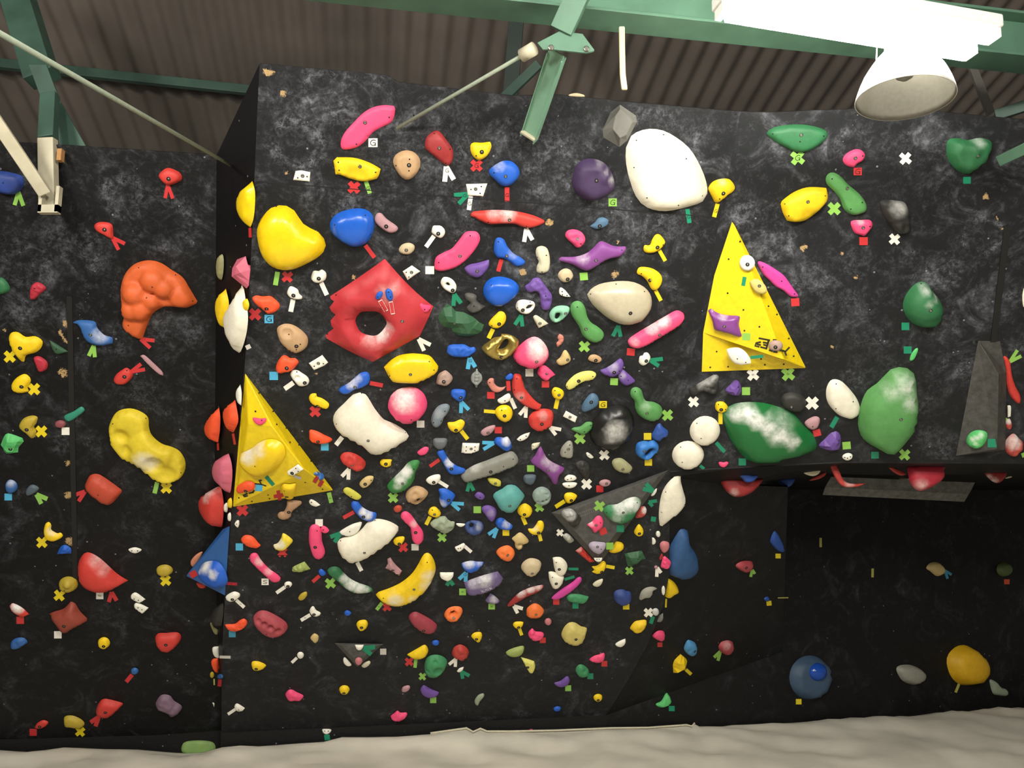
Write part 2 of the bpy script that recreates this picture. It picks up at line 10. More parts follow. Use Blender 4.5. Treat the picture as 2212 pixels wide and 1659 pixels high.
HOLDS = [
{'l':'red knob hold below the end of the grey rod','c':'red','f':'left','o':[441,1511,0],'p':[-2,47,-34,33,-57,2,-31,-34,-9,-40,26,-28,56,-5,47,27],'H':35,'R':38.8,'b':[['o',-1,-3]]},
{'l':'navy hold beside the foot of the white brace','c':'navy','f':'left','o':[-337,1441,0],'p':[-56,44,-23,51,24,46,73,29,68,-23,25,-60,-40,-59,-68,-31],'H':40,'R':52.8,'b':[['s',-5,0]]},
{'l':'red fish-shaped hold in an empty area of the outer wall','c':'red','f':'left','o':[100,1222,0],'p':[-54,20,-30,38,10,40,34,28,36,-5,33,-39,21,-46,-9,-29,-46,-7],'H':25,'R':33.8,'b':[['o',2,6]]},
{'l':'large orange curved hold covered in round lumps','c':'rust','f':'left','o':[298,853,0],'p':[-158,36,-143,100,-115,152,-70,195,-5,217,58,207,114,169,164,133,195,76,232,0,225,-14,169,-39,98,-32,50,-40,-1,-75,-28,-122,-70,-224,-92,-228,-142,-193,-168,-154,-154,-107,-159,-62],'H':54,'R':128.8,'k':[9,10,16,20],'b':[['s',35,102],['s',-5,35],['s',-122,-136],['s',215,10],['s',134,148],['s',-41,187]],'m':[[-75,42,61,0.95],[27,120,66,1.0],[77,84,56,0.9],[6,7,47,0.75],[-105,-56,50,0.7],[-51,-47,60,0.8],[155,29,56,0.4]],'fl':2.2,'dens':2.6},
{'l':'green hold cut by the photo edge,beside a crimson hold','c':'green','f':'left','o':[-444,893,0],'p':[0,50,25,32,37,1,28,-24,-14,-42,-41,-33,-38,17],'H':26,'R':34.5},
{'l':'small crimson hold between green hold and orange lumpy hold','c':'crim','f':'left','o':[-279,876,0],'p':[-20,29,16,49,49,19,13,-17,-19,-47,-38,-35],'H':20,'R':26.1,'b':[['s',0,20]],'n':0.2},
{'l':'broad yellow three-lobed hold near the photo edge','c':'yel','f':'left','o':[-378,566,0],'p':[-76,31,-59,71,-24,76,10,51,59,56,91,30,79,-10,47,-38,-2,-56,-19,-94,-41,-81,-63,-35],'H':37,'R':53.3,'b':[['o',-11,-2]]},
{'l':'steel blue wing-shaped hold under the orange lumpy hold','c':'steelb','f':'left','o':[-21,652,0],'p':[-99,55,-65,70,10,66,23,27,55,-12,92,-24,91,-58,36,-73,-22,-61,-53,-22,-69,37],'H':34,'R':45.0,'k':[0,6],'b':[['b',-6,-1]],'h':[[36,-8,38,0.35]]},
{'l':'small dark green pointed hold beside the blue wing-shaped hold','c':'dgreen','f':'left','o':[-218,559,0],'p':[-33,43,7,17,55,-21,-5,-37,-25,-4],'H':16,'R':22.0,'k':[0,2],'b':[['s',1,-3]]},
{'l':'small dark red kidney hold under the yellow three-lobed hold','c':'crim','f':'left','o':[-318,463,0],'p':[-25,36,5,43,39,11,31,-31,-7,-49,-18,-18,-23,9],'H':21,'R':27.9,'n':0.15},
{'l':'thin mauve stick-shaped hold below the orange lumpy hold','c':'mauve','f':'left','o':[270,466,0],'p':[-64,58,-40,63,5,16,44,-32,48,-57,24,-47,-21,1],'H':10,'R':13.9,'k':[0,4]},
{'l':'glossy red oval hold below the blue wing-shaped hold','c':'red','f':'left','o':[105,399,0],'p':[-52,-26,-36,9,-3,38,25,52,50,26,48,-2,7,-45,-36,-48],'H':25,'R':33.1,'b':[['o',14,7],['s',27,41]]},
{'l':'yellow stubby hold beside the dark wall seam','c':'yel','f':'left','o':[-427,340,0],'p':[-54,-15,-41,13,-13,42,24,60,46,43,49,16,28,-20,28,-44,-15,-54,-49,-42],'H':29,'R':38.3,'b':[['o',9,-6]]},
{'l':'teal stick-shaped hold on the dark wall seam','c':'teal','f':'left','o':[-177,160,0],'p':[-54,-11,2,22,41,48,57,27,29,-3,-25,-43,-48,-37],'H':15,'R':19.9},
{'l':'small maroon oval hold touching the teal stick hold','c':'mauver','f':'left','o':[-259,98,0],'p':[29,0,24,-12,12,-21,-3,-24,-16,-21,-26,-13,-28,-1,-23,11,-11,20,3,24,17,21,27,12],'H':17,'R':22.1},
{'l':'mustard hook-shaped hold above the mint green faceted hold','c':'must','f':'left','o':[-418,77,0],'p':[-58,8,-28,52,17,71,45,61,34,24,19,2,27,-27,13,-63,-6,-72,-20,-42,-49,-13],'H':31,'R':34.4,'b':[['o',-9,-4]]},
{'l':'mint green faceted hold at the photo edge','c':'mint','f':'left','o':[-529,-32,0],'p':[-61,-7,-27,59,4,63,60,38,63,16,31,-21,23,-54,-39,-62,-52,-29],'H':35,'R':44.2,'k':[0,3,4,5,6],'b':[['o',-2,-20]],'fc':1},
{'l':'big yellow kidney hold with a chalky scooped middle','c':'yelshade','f':'left','o':[196,-37,0],'p':[-202,88,-185,155,-149,213,-103,236,-54,237,-6,213,19,180,18,121,31,69,78,18,134,-4,176,-34,201,-96,193,-165,156,-220,96,-240,45,-229,-4,-190,-44,-144,-80,-113,-140,-76,-184,-16],'H':47,'R':112.9,'b':[['s',-160,162],['s',11,186],['s',84,25],['s',182,-154]],'h':[[-1,-72,64,0.6]],'d':[[42,-94,64,0.55],[107,-163,61,0.45],[-125,84,51,0.5],[-102,-5,40,0.3]],'m':[[23,-11,125,0.75],[-69,151,81,0.25]],'fl':3.5,'dens':1.7},
{'l':'brick red barrel-shaped hold beside a split red tape','c':'brick','f':'left','o':[-84,-325,0],'p':[-82,44,-55,91,-15,102,26,76,107,-2,109,-18,75,-65,40,-101,2,-93,-33,-57,-84,-2,-91,21],'H':60,'R':66.7,'k':[4],'b':[['s',-3,-6]]},
{'l':'small blue jug hold above a sky blue tape square','c':'steelb','f':'left','o':[-575,-310,0],'p':[-27,17,-1,46,28,33,35,-2,12,-37,-20,-40,-29,-17],'H':22,'R':29.5,'h':[[7,34,27,0.3]]},
{'l':'small slate hold beside a split lime tape','c':'slate','f':'left','o':[-467,-331,0],'p':[-34,-12,-10,26,16,34,41,11,15,-20,-26,-40],'H':18,'R':23.5},
{'l':'yellow hooked hold with a ball end','c':'yel','f':'left','o':[-392,-622,0],'p':[-47,10,-31,59,-10,71,0,50,-4,18,25,-7,44,-3,55,-23,39,-44,5,-60,-32,-51,-45,-22],'H':25,'R':32.7,'h':[[5,16,28,0.5]]},
{'l':'small blue wedge hold under the yellow ball-ended hold','c':'blue','f':'left','o':[-338,-746,0],'p':[-48,-32,-23,18,5,34,35,9,31,-28],'H':21,'R':27.7,'k':[0,4],'fc':1},
{'l':'thin white half-moon chip alone under the orange barrel','c':'white','f':'left','o':[59,-756,0],'p':[-36,7,3,22,40,4,10,-19,-17,-14],'H':13,'R':17.8,'b':[['s',-13,5],['s',20,4]]},
{'l':'large red half-bowl hold with a chalky rim','c':'red','f':'left','o':[-164,-925,0],'p':[-118,35,-96,112,-51,158,15,117,104,0,163,-53,100,-93,24,-120,-41,-108,-102,-54],'H':85,'R':94.6,'k':[5],'h':[[22,133,40,0.5],[54,66,34,0.3]]},
{'l':'round mustard disc hold with a raised centre','c':'must','f':'left','o':[-348,-998,0],'p':[55,-1,44,-29,22,-49,-7,-56,-33,-48,-51,-27,-55,2,-44,29,-21,49,7,56,33,48,51,28],'H':38,'R':50.6,'b':[['s',-15,-23]],'m':[[7,18,23,0.5]]},
{'l':'small mustard oval hold below the red half-bowl hold','c':'must','f':'left','o':[221,-905,0],'p':[49,-1,41,-21,21,-36,-4,-42,-28,-36,-45,-20,-49,1,-41,22,-22,36,3,42,27,36,44,20],'H':29,'R':38.9},
{'l':'upper of two white quarter-round chips','c':'white','f':'left','o':[45,-1111,0],'p':[-41,7,-10,41,44,-13,7,-36],'H':16,'R':21.8,'k':[2,3],'b':[['s',-18,3],['s',6,-7]],'fl':2.5},
{'l':'lower of two white quarter-round chips','c':'white','f':'left','o':[56,-1187,0],'p':[-38,11,-18,38,46,-3,9,-44],'H':18,'R':23.3,'k':[2,3],'b':[['s',-11,12],['s',10,-4]],'fl':2.5},
{'l':'small red hold with a chalk-white upper side','c':'red','f':'left','o':[-661,-1186,0],'p':[-45,30,-22,51,26,15,58,-35,16,-51,-31,-10],'H':20,'R':27.1,'k':[0,3],'h':[[4,28,39,0.95]]},
{'l':'reddish brown four-pointed star hold','c':'brown','f':'left','o':[-374,-1245,0],'p':[-113,24,-81,41,-25,62,22,114,47,100,67,42,104,-18,98,-40,41,-66,-27,-122,-58,-99,-77,-35],'H':65,'R':72.4,'k':[0,3,6,9],'b':[['o',-12,-24]]},
{'l':'small blue comma-shaped hold low beside the photo edge','c':'steelb','f':'left','o':[-696,-1443,0],'p':[-42,7,-12,38,35,41,54,8,27,-18,-17,-44,-46,-34],'H':24,'R':32.3,'n':0.15},
{'l':'small round yellow hold beside the brown star hold','c':'yel','f':'left','o':[-192,-1458,0],'p':[36,-1,29,-23,14,-39,-5,-44,-22,-38,-34,-21,-36,1,-29,24,-14,39,5,45,22,38,33,21],'H':25,'R':33.9,'b':[['o',4,-9]]},
{'l':'smooth red-orange rounded triangle hold low on the wall','c':'red','f':'left','o':[199,-1455,0],'p':[-79,14,-58,60,-8,63,63,65,82,27,64,-19,17,-75,-19,-83,-60,-53],'H':47,'R':63.0,'b':[['o',-3,5]]},
{'l':'tiny blue knob hold on an outer wall with red strip','c':'steelb','f':'left','o':[-28,-1695,0],'p':[24,-1,20,-14,10,-23,-2,-26,-13,-22,-21,-12,-23,1,-19,14,-9,23,3,26,14,22,22,12],'H':17,'R':22.1},
{'l':'red-orange pointed hold near the foot of the outer wall','c':'red','f':'left','o':[-222,-2002,0],'p':[-77,-12,-53,47,-17,80,56,56,94,34,81,10,39,-38,0,-72,-43,-66,-77,-42],'H':46,'R':61.2,'b':[['o',-5,4]]},
{'l':'dusty purple rock-like hold near the wall foot','c':'mauved','f':'left','o':[163,-1996,0],'p':[-80,31,-42,89,9,82,34,35,76,-8,73,-49,24,-97,-18,-69,-80,-10],'H':42,'R':56.0,'n':0.25},
{'l':'small red leaf-shaped hold lowest beside the photo edge','c':'red','f':'left','o':[-650,-2122,0],'p':[-48,-26,-25,13,13,36,43,19,29,-10,-10,-31],'H':18,'R':23.5,'k':[0],'b':[['o',-7,-3]]},
{'l':'flat mustard shell-shaped hold near the wall foot','c':'must','f':'left','o':[-449,-2116,0],'p':[-55,48,-4,60,49,22,63,-20,34,-47,-29,-29,-58,-33],'H':32,'R':42.4},
{'l':'translucent lime green pad-shaped hold behind the mat edge','c':'limeg','f':'kickl','o':[573,-76,0],'p':[-112,-17,-100,43,-2,52,90,34,107,-20,64,-48,-50,-43],'H':14,'R':47.3,'fl':3},
{'l':'yellow crescent hold high on the angled side panel','c':'yel','f':'side','o':[576,749,0],'p':[87,90,0,79,-77,44,-92,2,-75,-49,-25,-106,23,-79,68,-22,95,39],'H':42,'R':83.6,'k':[0,5],'gl':1},
{'l':'pink stepped block hold on the angled side panel','c':'rose','f':'side','o':[389,460,0],'p':[-56,74,50,66,57,22,84,11,75,-8,24,-78,-8,-86,-57,-52,-89,3,-85,46],'H':50,'R':71.5,'k':[0,1,2,3,4,5,6,9],'fc':1},
{'l':'thin grey-green sliver hold on the side panel','c':'olive','f':'side','o':[126,545,0],'p':[37,57,-11,40,-49,-26,-35,-67,10,-33,45,27],'H':23,'R':39.1},
{'l':'yellow leaf hold behind the tall white leaf hold','c':'yel','f':'side','o':[51,327,0],'p':[78,97,-17,69,-61,20,-66,-56,-39,-93,24,-53,82,17],'H':35,'R':69.4,'k':[0]},
{'l':'tall cream white leaf-shaped hold on the side panel','c':'cream','f':'side','o':[228,245,0],'p':[105,158,42,111,-79,61,-130,33,-128,-42,-104,-121,-83,-169,-25,-147,58,-81,110,-5,117,72,121,131],'H':60,'R':110.0,'k':[0],'b':[['s',163,-37],['s',72,-124]],'id':'leaf'},
{'l':'tiny yellow knob hold touching the tall white leaf hold','c':'yel','f':'side','o':[348,296,0],'p':[-20,18,17,29,29,-4,-4,-30,-23,-11],'H':19,'R':24.8,'on':'leaf'},
{'l':'orange diamond hold beside the dark wall corner','c':'orange','f':'side','o':[-369,-281,0],'p':[104,101,-46,41,-112,-8,-93,-52,-7,-97,53,-30,97,47],'H':48,'R':68.3,'k':[0,4]},
{'l':'orange bulging hold beside the yellow face volume','c':'orange','f':'side','o':[-95,-246,0],'p':[76,86,-47,51,-74,7,-62,-60,-32,-89,63,-33,77,37],'H':41,'R':68.0,'k':[0,4]},
{'l':'white sliver hold behind the top of the yellow pyramid','c':'white','f':'side','o':[53,-144,0],'p':[34,58,-25,21,-31,-30,-6,-55,29,8],'H':15,'R':31.0,'k':[0,3]},
{'l':'large dusty pink hold on the side panel','c':'rose','f':'side','o':[-336,-564,0],'p':[87,116,-30,98,-105,40,-110,-36,-34,-68,-14,-107,16,-98,84,-6,103,61],'H':62,'R':88.3,'k':[0]},
{'l':'large smooth red hold with chalky top on side panel','c':'red','f':'side','o':[-583,-748,0],'p':[104,113,-51,88,-153,41,-155,-32,-76,-99,10,-133,72,-73,119,11,127,81],'H':81,'R':108.3,'h':[[41,87,52,0.6]]},
{'l':'small yellow oval chip under the tip of the yellow pyramid','c':'yel','f':'side','o':[-353,-733,0],'p':[20,-1,10,-16,-2,-27,-14,-30,-22,-26,-24,-14,-19,1,-9,17,3,27,15,31,23,26,25,15],'H':18,'R':23.5},
{'l':'white oval chip touching the large red side hold','c':'white','f':'side','o':[-429,-760,0],'p':[16,-1,7,-16,-4,-26,-14,-30,-20,-25,-21,-14,-16,0,-7,15,4,25,14,29,20,24,21,13],'H':16,'R':20.9},
{'l':'white oval chip between the red side hold and blue pyramid','c':'white','f':'side','o':[-403,-815,0],'p':[15,-1,7,-14,-3,-23,-12,-27,-18,-23,-19,-13,-15,0,-7,14,3,23,13,26,19,22,20,12],'H':14,'R':19.1},
{'l':'white D-shaped chip beside the tip of the blue pyramid','c':'white','f':'mid','o':[-1230,-877,0],'p':[-15,1,0,24,13,24,12,-3,2,-28,-10,-15],'H':9,'R':12.6,'k':[2,4],'b':[['s',-1,4]]},
{'l':'large pink curved hold topmost on the centre panel','c':'pink','f':'mid','o':[-458,1406,0],'p':[-131,-76,-111,-32,-67,18,-29,57,15,86,69,101,118,100,123,87,118,50,102,23,64,2,20,-25,-19,-70,-52,-96,-96,-110,-126,-109],'H':19,'R':47.4,'k':[6,7],'b':[['b',-16,20],['s',-57,-81],['s',96,50]],'fl':2.2},
{'l':'flat white wedge plate beside the chalk arc','c':'white','f':'mid','o':[-775,1163,0],'p':[-30,18,-2,22,39,16,34,-29,-43,-25],'H':8,'R':24.1,'k':[0,2,3,4],'b':[['b',3,-2],['s',-20,-12],['s',24,-4]],'fl':4},
{'l':'yellow bar hold with a scooped lower edge','c':'yel','f':'mid','o':[-517,1200,0],'p':[-109,39,-92,56,-10,58,62,39,115,12,106,-20,95,-37,33,-52,-28,-43,-78,-26,-100,-25],'H':35,'R':50.6,'k':[0,1,4,6,10],'b':[['b',18,25],['s',-83,39],['s',-80,2],['s',92,1]],'d':[[1,-33,62,0.35]],'fl':2.2},
{'l':'round tan hold with a bolt hole above its centre','c':'tan','f':'mid','o':[-276,1243,0],'p':[-67,3,-57,37,-23,60,10,63,38,53,61,26,62,-13,40,-53,7,-76,-22,-68,-50,-35],'H':45,'R':60.5,'b':[['o',10,2],['s',12,30],['s',10,-24],['s',-52,-4]],'fl':1.6},
{'l':'dark red two-layered oval hold','c':'redd','f':'mid','o':[-125,1326,0],'p':[-66,20,-59,48,-26,77,2,76,37,37,67,-5,68,-55,47,-81,18,-69,-23,-38,-63,-7],'H':24,'R':48.5,'b':[['b',1,5],['s',-24,68],['s',36,-68],['s',53,1]],'m':[[-2,1,54,0.4]],'fl':2.5},
{'l':'small yellow cup-shaped hold above a red X marked G','c':'yel','f':'mid','o':[75,1329,0],'p':[-48,19,-33,32,6,33,45,40,54,19,43,-15,22,-39,-6,-50,-33,-33,-46,-9],'H':29,'R':38.3,'k':[3],'b':[['o',6,-6],['s',-20,-26]]},
{'l':'rounded blue hold high on the centre panel','c':'blue','f':'mid','o':[202,1223,0],'p':[-76,14,-39,45,-6,60,33,57,65,30,74,-3,54,-38,26,-60,-9,-62,-45,-36,-74,-9],'H':43,'R':57.6,'b':[['b',1,-7],['s',-56,5]],'h':[[-33,39,27,0.3]]},
{'l':'large dark purple boulder hold with chalky cells','c':'purpd','f':'mid','o':[644,1212,0],'p':[-101,3,-96,42,-77,83,-33,103,21,99,66,75,101,29,120,-32,94,-68,47,-96,-4,-103,-49,-87,-88,-52],'H':73,'R':96.7,'b':[['o',6,11]],'h':[[94,12,16,0.7],[27,94,19,0.25],[56,51,14,0.3]],'m':[[6,75,32,0.15],[62,38,28,0.15]],'n':0.12},
{'l':'huge white smooth shield-shaped hold','c':'cream','f':'mid','o':[1006,1278,0],'p':[-211,100,-193,156,-140,188,-71,196,2,178,107,118,183,31,229,-47,245,-105,228,-146,159,-176,41,-205,-59,-191,-128,-135,-185,-22,-207,56],'H':64,'R':168.9,'b':[['s',-173,142],['s',-36,174],['s',85,72],['s',-166,12],['s',-83,-131],['s',86,-160],['s',206,-108]],'fl':1.6,'gl':1},
{'l':'yellow trumpet-shaped hold beside the huge white hold','c':'yel','f':'mid','o':[1316,1192,0],'p':[-65,10,-49,41,-9,59,38,59,74,28,72,0,38,-26,9,-58,-15,-61,-34,-38,-55,-9],'H':38,'R':50.2,'b':[['o',6,-7],['s',-6,-36]],'h':[[-7,51,21,0.25]]},
{'l':'pale hold peeking over the top edge of the panel','c':'beige','f':'mid','o':[521,1607,0],'p':[-35,1,-2,9,35,3,33,-6,-30,-7],'H':6,'R':7.6},
{'l':'dark green half-ellipse hold under the ceiling lamp','c':'green','f':'right','o':[-292,789,0],'p':[-154,26,-122,52,-56,60,16,56,83,40,128,18,133,-10,105,-42,52,-72,-4,-74,-61,-47,-119,-10],'H':35,'R':63.4,'b':[['b',4,12],['s',0,-19],['s',-129,25],['s',111,-1]],'fl':1.8},
{'l':'pink double-disc hold under the dead ceiling lamp','c':'pink','f':'right','o':[-23,666,0],'p':[-53,-5,-43,22,-7,43,26,40,49,16,42,-12,16,-27,1,-43,-33,-32],'H':27,'R':35.9,'b':[['b',-1,6],['s',34,13]]},
{'l':'dark green heart-shaped hold near the photo edge','c':'green','f':'right','o':[502,661,0],'p':[-104,37,-93,69,-46,69,-13,58,43,65,93,46,102,18,81,-47,39,-89,15,-104,-29,-90,-84,-36],'H':67,'R':74.0,'b':[['b',22,-9]],'h':[[31,51,26,0.3]],'n':0.15},
{'l':'pale green peanut-shaped hold under the light','c':'lgreen','f':'right','o':[-51,495,0],'p':[-100,80,-89,104,-65,109,-28,87,13,43,56,6,85,-26,108,-67,105,-97,61,-111,27,-102,-4,-72,-24,-24,-60,20,-89,49],'H':33,'R':47.8,'b':[['b',1,31],['s',-75,83],['s',78,-43],['s',26,-73]],'fl':1.5},
{'l':'yellow disc hold with two scooped sides','c':'yel','f':'right','o':[-245,454,0],'p':[-117,7,-112,22,-57,63,3,83,55,82,100,75,111,40,109,7,86,-22,44,-62,5,-86,-40,-90,-82,-81,-105,-36],'H':47,'R':79.0,'k':[0,5,12],'b':[['b',7,20],['s',-101,12],['s',-81,-47],['s',90,44]],'d':[[21,-69,56,0.4],[-49,79,51,0.35]],'fl':2},
{'l':'pink tooth-shaped hold above a red tape square','c':'pink','f':'right','o':[48,319,0],'p':[-60,22,-51,37,-11,37,30,35,46,16,44,-5,28,-30,13,-47,-3,-42,-37,-27],'H':27,'R':36.6,'b':[['b',-4,3],['s',29,7]],'h':[[-17,35,17,0.4]]},
{'l':'charcoal pocked hold between two white X marks','c':'char','f':'right','o':[211,363,0],'p':[-94,74,-72,90,-12,82,29,67,55,11,65,-45,69,-80,47,-92,6,-81,-31,-40,-68,9],'H':40,'R':52.8,'h':[[2,55,47,0.35]],'d':[[38,-53,25,0.4]],'n':0.25},
{'l':'deep green two-step cup hold on the upper panel','c':'green','f':'right','o':[394,-119,0],'p':[-103,-9,-104,38,-85,88,-56,123,-25,134,6,116,36,73,74,26,99,-26,97,-59,89,-91,70,-120,18,-123,-34,-105,-76,-66],'H':68,'R':85.5,'b':[['b',3,5],['s',-33,126]],'h':[[-17,103,22,0.45],[45,59,20,0.4],[-1,34,18,0.3]],'m':[[8,24,93,0.35]]},
{'l':'tiny mint leaf-shaped hold beside a teal square','c':'mint','f':'right','o':[375,-399,0],'p':[-17,-25,-13,4,3,33,17,37,18,13,5,-26,-11,-37],'H':10,'R':13.0},
{'l':'giant green bucket-shaped hold with a flat face','c':'lgreen','f':'right','o':[291,-730,0],'p':[-165,-91,-166,-12,-155,67,-134,123,-90,163,-55,208,-25,247,17,260,60,252,98,219,114,173,128,97,145,24,142,-44,129,-123,104,-176,83,-230,56,-263,8,-276,-54,-243,-108,-206,-143,-162],'H':113,'R':150.1,'b':[['b',19,2]],'h':[[38,186,52,0.5],[69,94,47,0.45],[-35,147,33,0.4]],'m':[[11,-7,134,0.12]],'fl':1.6},
{'l':'tall white egg-shaped hold with a grey smudge','c':'cream','f':'right','o':[23,-662,0],'p':[-85,41,-83,82,-68,118,-42,127,-5,111,44,58,84,0,105,-58,97,-100,68,-122,31,-115,-11,-93,-55,-44,-77,-2],'H':47,'R':67.1,'b':[['s',54,4],['s',-34,-38],['s',-41,109]],'d':[[-49,105,28,0.12]]},
{'l':'small purple pyramid hold under the yellow volume','c':'purp','f':'right','o':[-560,-581,0],'p':[-52,-9,-26,27,7,57,31,25,35,-17,22,-43,-15,-39],'H':27,'R':36.0,'b':[['s',16,21]],'fc':1},
{'l':'small yellow skull-like knob hold beside the green almond hold','c':'yel','f':'right','o':[-634,-695,0],'p':[-33,9,-24,33,9,34,32,13,38,-9,20,-33,-9,-34,-30,-15],'H':23,'R':31.0,'b':[['o',-1,-7],['s',-16,25],['s',24,-7]]},
{'l':'dark oval hold almost lost against the black wall','c':'char','f':'right','o':[-234,-666,0],'p':[-73,7,-57,44,-17,56,29,47,58,20,69,-17,49,-59,-5,-64,-53,-36],'H':41,'R':54.4,'b':[['b',-17,-18]]},
{'l':'giant glossy green almond hold with a chalked ridge','c':'greend','f':'right','o':[-377,-857,0],'p':[-247,126,-226,158,-180,182,-107,191,-19,183,74,152,145,114,208,33,268,-33,289,-105,279,-132,193,-171,54,-206,-41,-211,-99,-191,-158,-122,-203,-43,-239,68],'H':91,'R':181.5,'h':[[-174,138,34,0.8],[-109,132,39,0.9],[-53,104,39,0.95],[4,65,39,0.95],[66,21,44,0.95],[133,-29,34,0.95],[30,0,29,0.6],[72,86,58,0.3],[-129,175,44,0.3]],'m':[[-43,87,117,0.12],[52,21,127,0.12]],'gl':1},
{'l':'small mauve rounded hold beside the green almond hold','c':'mauve','f':'right','o':[-121,-807,0],'p':[-44,-2,-32,20,4,41,31,35,39,8,27,-30,0,-43,-28,-29],'H':26,'R':34.6,'b':[['s',-4,-12]]},
{'l':'purple pyramid hold beside the green bucket hold','c':'purp','f':'right','o':[-8,-933,0],'p':[-70,-22,-41,17,-7,60,19,70,44,43,51,-7,43,-51,2,-60,-41,-47],'H':36,'R':47.4,'b':[['s',31,22]],'fc':1},
{'l':'small white oval chip with screws at the overhang lip','c':'white','f':'right','o':[87,-1032,0],'p':[28,6,27,-6,19,-17,5,-23,-9,-23,-21,-16,-28,-6,-27,7,-18,17,-5,23,9,23,21,17],'H':17,'R':22.2,'b':[['s',-18,2],['s',-4,-1],['s',12,7]]},
{'l':'upper of two round white disc holds','c':'cream','f':'right','o':[-723,-849,0],'p':[81,34,86,-16,67,-62,30,-92,-15,-96,-56,-75,-82,-33,-86,18,-66,63,-30,92,15,96,56,75],'H':49,'R':81.4,'b':[['s',-25,-27],['s',-48,61]],'d':[[12,49,34,0.15],[-45,33,30,0.1]]},
{'l':'lower of two round white disc holds','c':'cream','f':'right','o':[-819,-1012,0],'p':[93,0,81,-48,47,-83,0,-96,-47,-83,-82,-47,-94,2,-81,49,-47,84,-1,96,46,82,80,47],'H':52,'R':86.7,'b':[['s',-37,-22],['s',-45,69]],'d':[[9,64,45,0.15]]},
{'l':'tiny pink lip-shaped hold above the overhang lip','c':'pink','f':'right','o':[-613,-1073,0],'p':[-27,7,-14,12,1,8,20,13,30,0,7,-25,-18,-17],'H':11,'R':14.6},
{'l':'pale green ribbed hold with white stripes','c':'mint','f':'wedgel','o':[-23,-133,2],'p':[-50,-7,-37,24,-9,48,25,53,55,39,56,8,36,-32,4,-57,-32,-49,-49,-27],'H':33,'R':43.6,'h':[[-13,11,14,0.7],[9,20,14,0.7],[31,29,14,0.7],[0,-15,12,0.6]],'n':0.2},
{'l':'long red tongue-shaped hold beside the black wedge','c':'red','f':'right','o':[886,-560,0],'p':[-58,137,-40,131,-18,97,1,27,28,-38,63,-100,68,-145,44,-135,7,-88,-16,-27,-29,43,-45,97],'H':15,'R':20.2},
{'l':'white block hold behind the black wedge','c':'white','f':'right','o':[901,-747,15],'p':[-14,37,4,31,13,-31,-1,-36],'H':6,'R':8.1,'k':[0,2,3]},
{'l':'small red and white chalky hold behind the black wedge','c':'rosew','f':'right','o':[920,-834,0],'p':[-18,20,-3,36,15,-1,12,-33,-9,-22],'H':10,'R':13.1,'h':[[-7,22,19,0.8]]},
{'l':'chunky red rock hold dusted white near the photo edge','c':'rosew','f':'right','o':[965,-968,0],'p':[-43,38,-14,75,21,43,49,10,42,-32,13,-70,-24,-53,-42,-10],'H':32,'R':43.1,'h':[[-16,29,42,0.6],[4,61,19,0.8]],'n':0.2},
{'l':'white hold cut off by the photo edge','c':'cream','f':'right','o':[879,-99,0],'p':[-14,11,-12,56,7,23,19,-45,1,-45],'H':9,'R':11.6},
{'l':'huge glossy yellow heart-shaped hold','c':'yel','f':'mid','o':[-842,853,0],'p':[-164,8,-152,63,-126,105,-88,144,-48,159,-13,158,22,137,44,101,63,72,94,53,134,34,161,1,169,-33,155,-68,117,-104,54,-141,0,-165,-49,-170,-98,-156,-132,-123,-153,-76],'H':103,'R':128.8,'b':[['s',-61,152],['s',67,71],['s',159,14]],'gl':1},
{'l':'large glossy blue dome hold beside a mauve hold','c':'blue','f':'mid','o':[-535,923,0],'p':[-116,-3,-107,31,-78,61,-30,82,19,92,60,88,88,69,100,36,100,-6,83,-54,58,-85,17,-103,-25,-99,-69,-73,-105,-41],'H':67,'R':89.5,'b':[['s',60,68],['s',-88,17],['s',83,-28]],'gl':1},
{'l':'mauve half-moon hold touching the blue dome','c':'mauve','f':'mid','o':[-378,944,0],'p':[-52,28,-41,50,-21,51,8,23,50,-5,62,-22,50,-39,25,-46,0,-37,-33,-13,-50,7],'H':20,'R':26.6,'b':[['o',4,-9]]},
{'l':'small beige oval hold below the mauve half-moon hold','c':'beige','f':'mid','o':[-270,818,0],'p':[-41,-3,-24,23,9,33,35,22,37,0,19,-23,-7,-28,-32,-21],'H':20,'R':27.3,'b':[['b',-3,0]]},
{'l':'white knob hold between the yellow heart and red diamond','c':'white','f':'mid','o':[-717,658,0],'p':[-34,-2,-21,26,4,27,21,35,41,17,36,-17,6,-36,-19,-34,-34,-17],'H':23,'R':30.3,'b':[['o',6,-6]]},
{'l':'white duck-like knob hold beside the orange bird-shaped hold','c':'white','f':'mid','o':[-839,559,0],'p':[-35,8,-23,35,-7,38,18,23,25,1,39,-15,32,-29,3,-30,-22,-21,-34,-6],'H':21,'R':27.8,'b':[['o',-2,-3]]},
{'l':'orange bird-shaped hold above a blue square marked G','c':'orange','f':'mid','o':[-985,502,0],'p':[-65,28,-45,41,-13,37,25,40,49,23,70,-4,63,-29,36,-51,7,-56,-17,-34,-45,-12,-64,15],'H':32,'R':42.2,'b':[['o',8,-20]],'n':0.12},
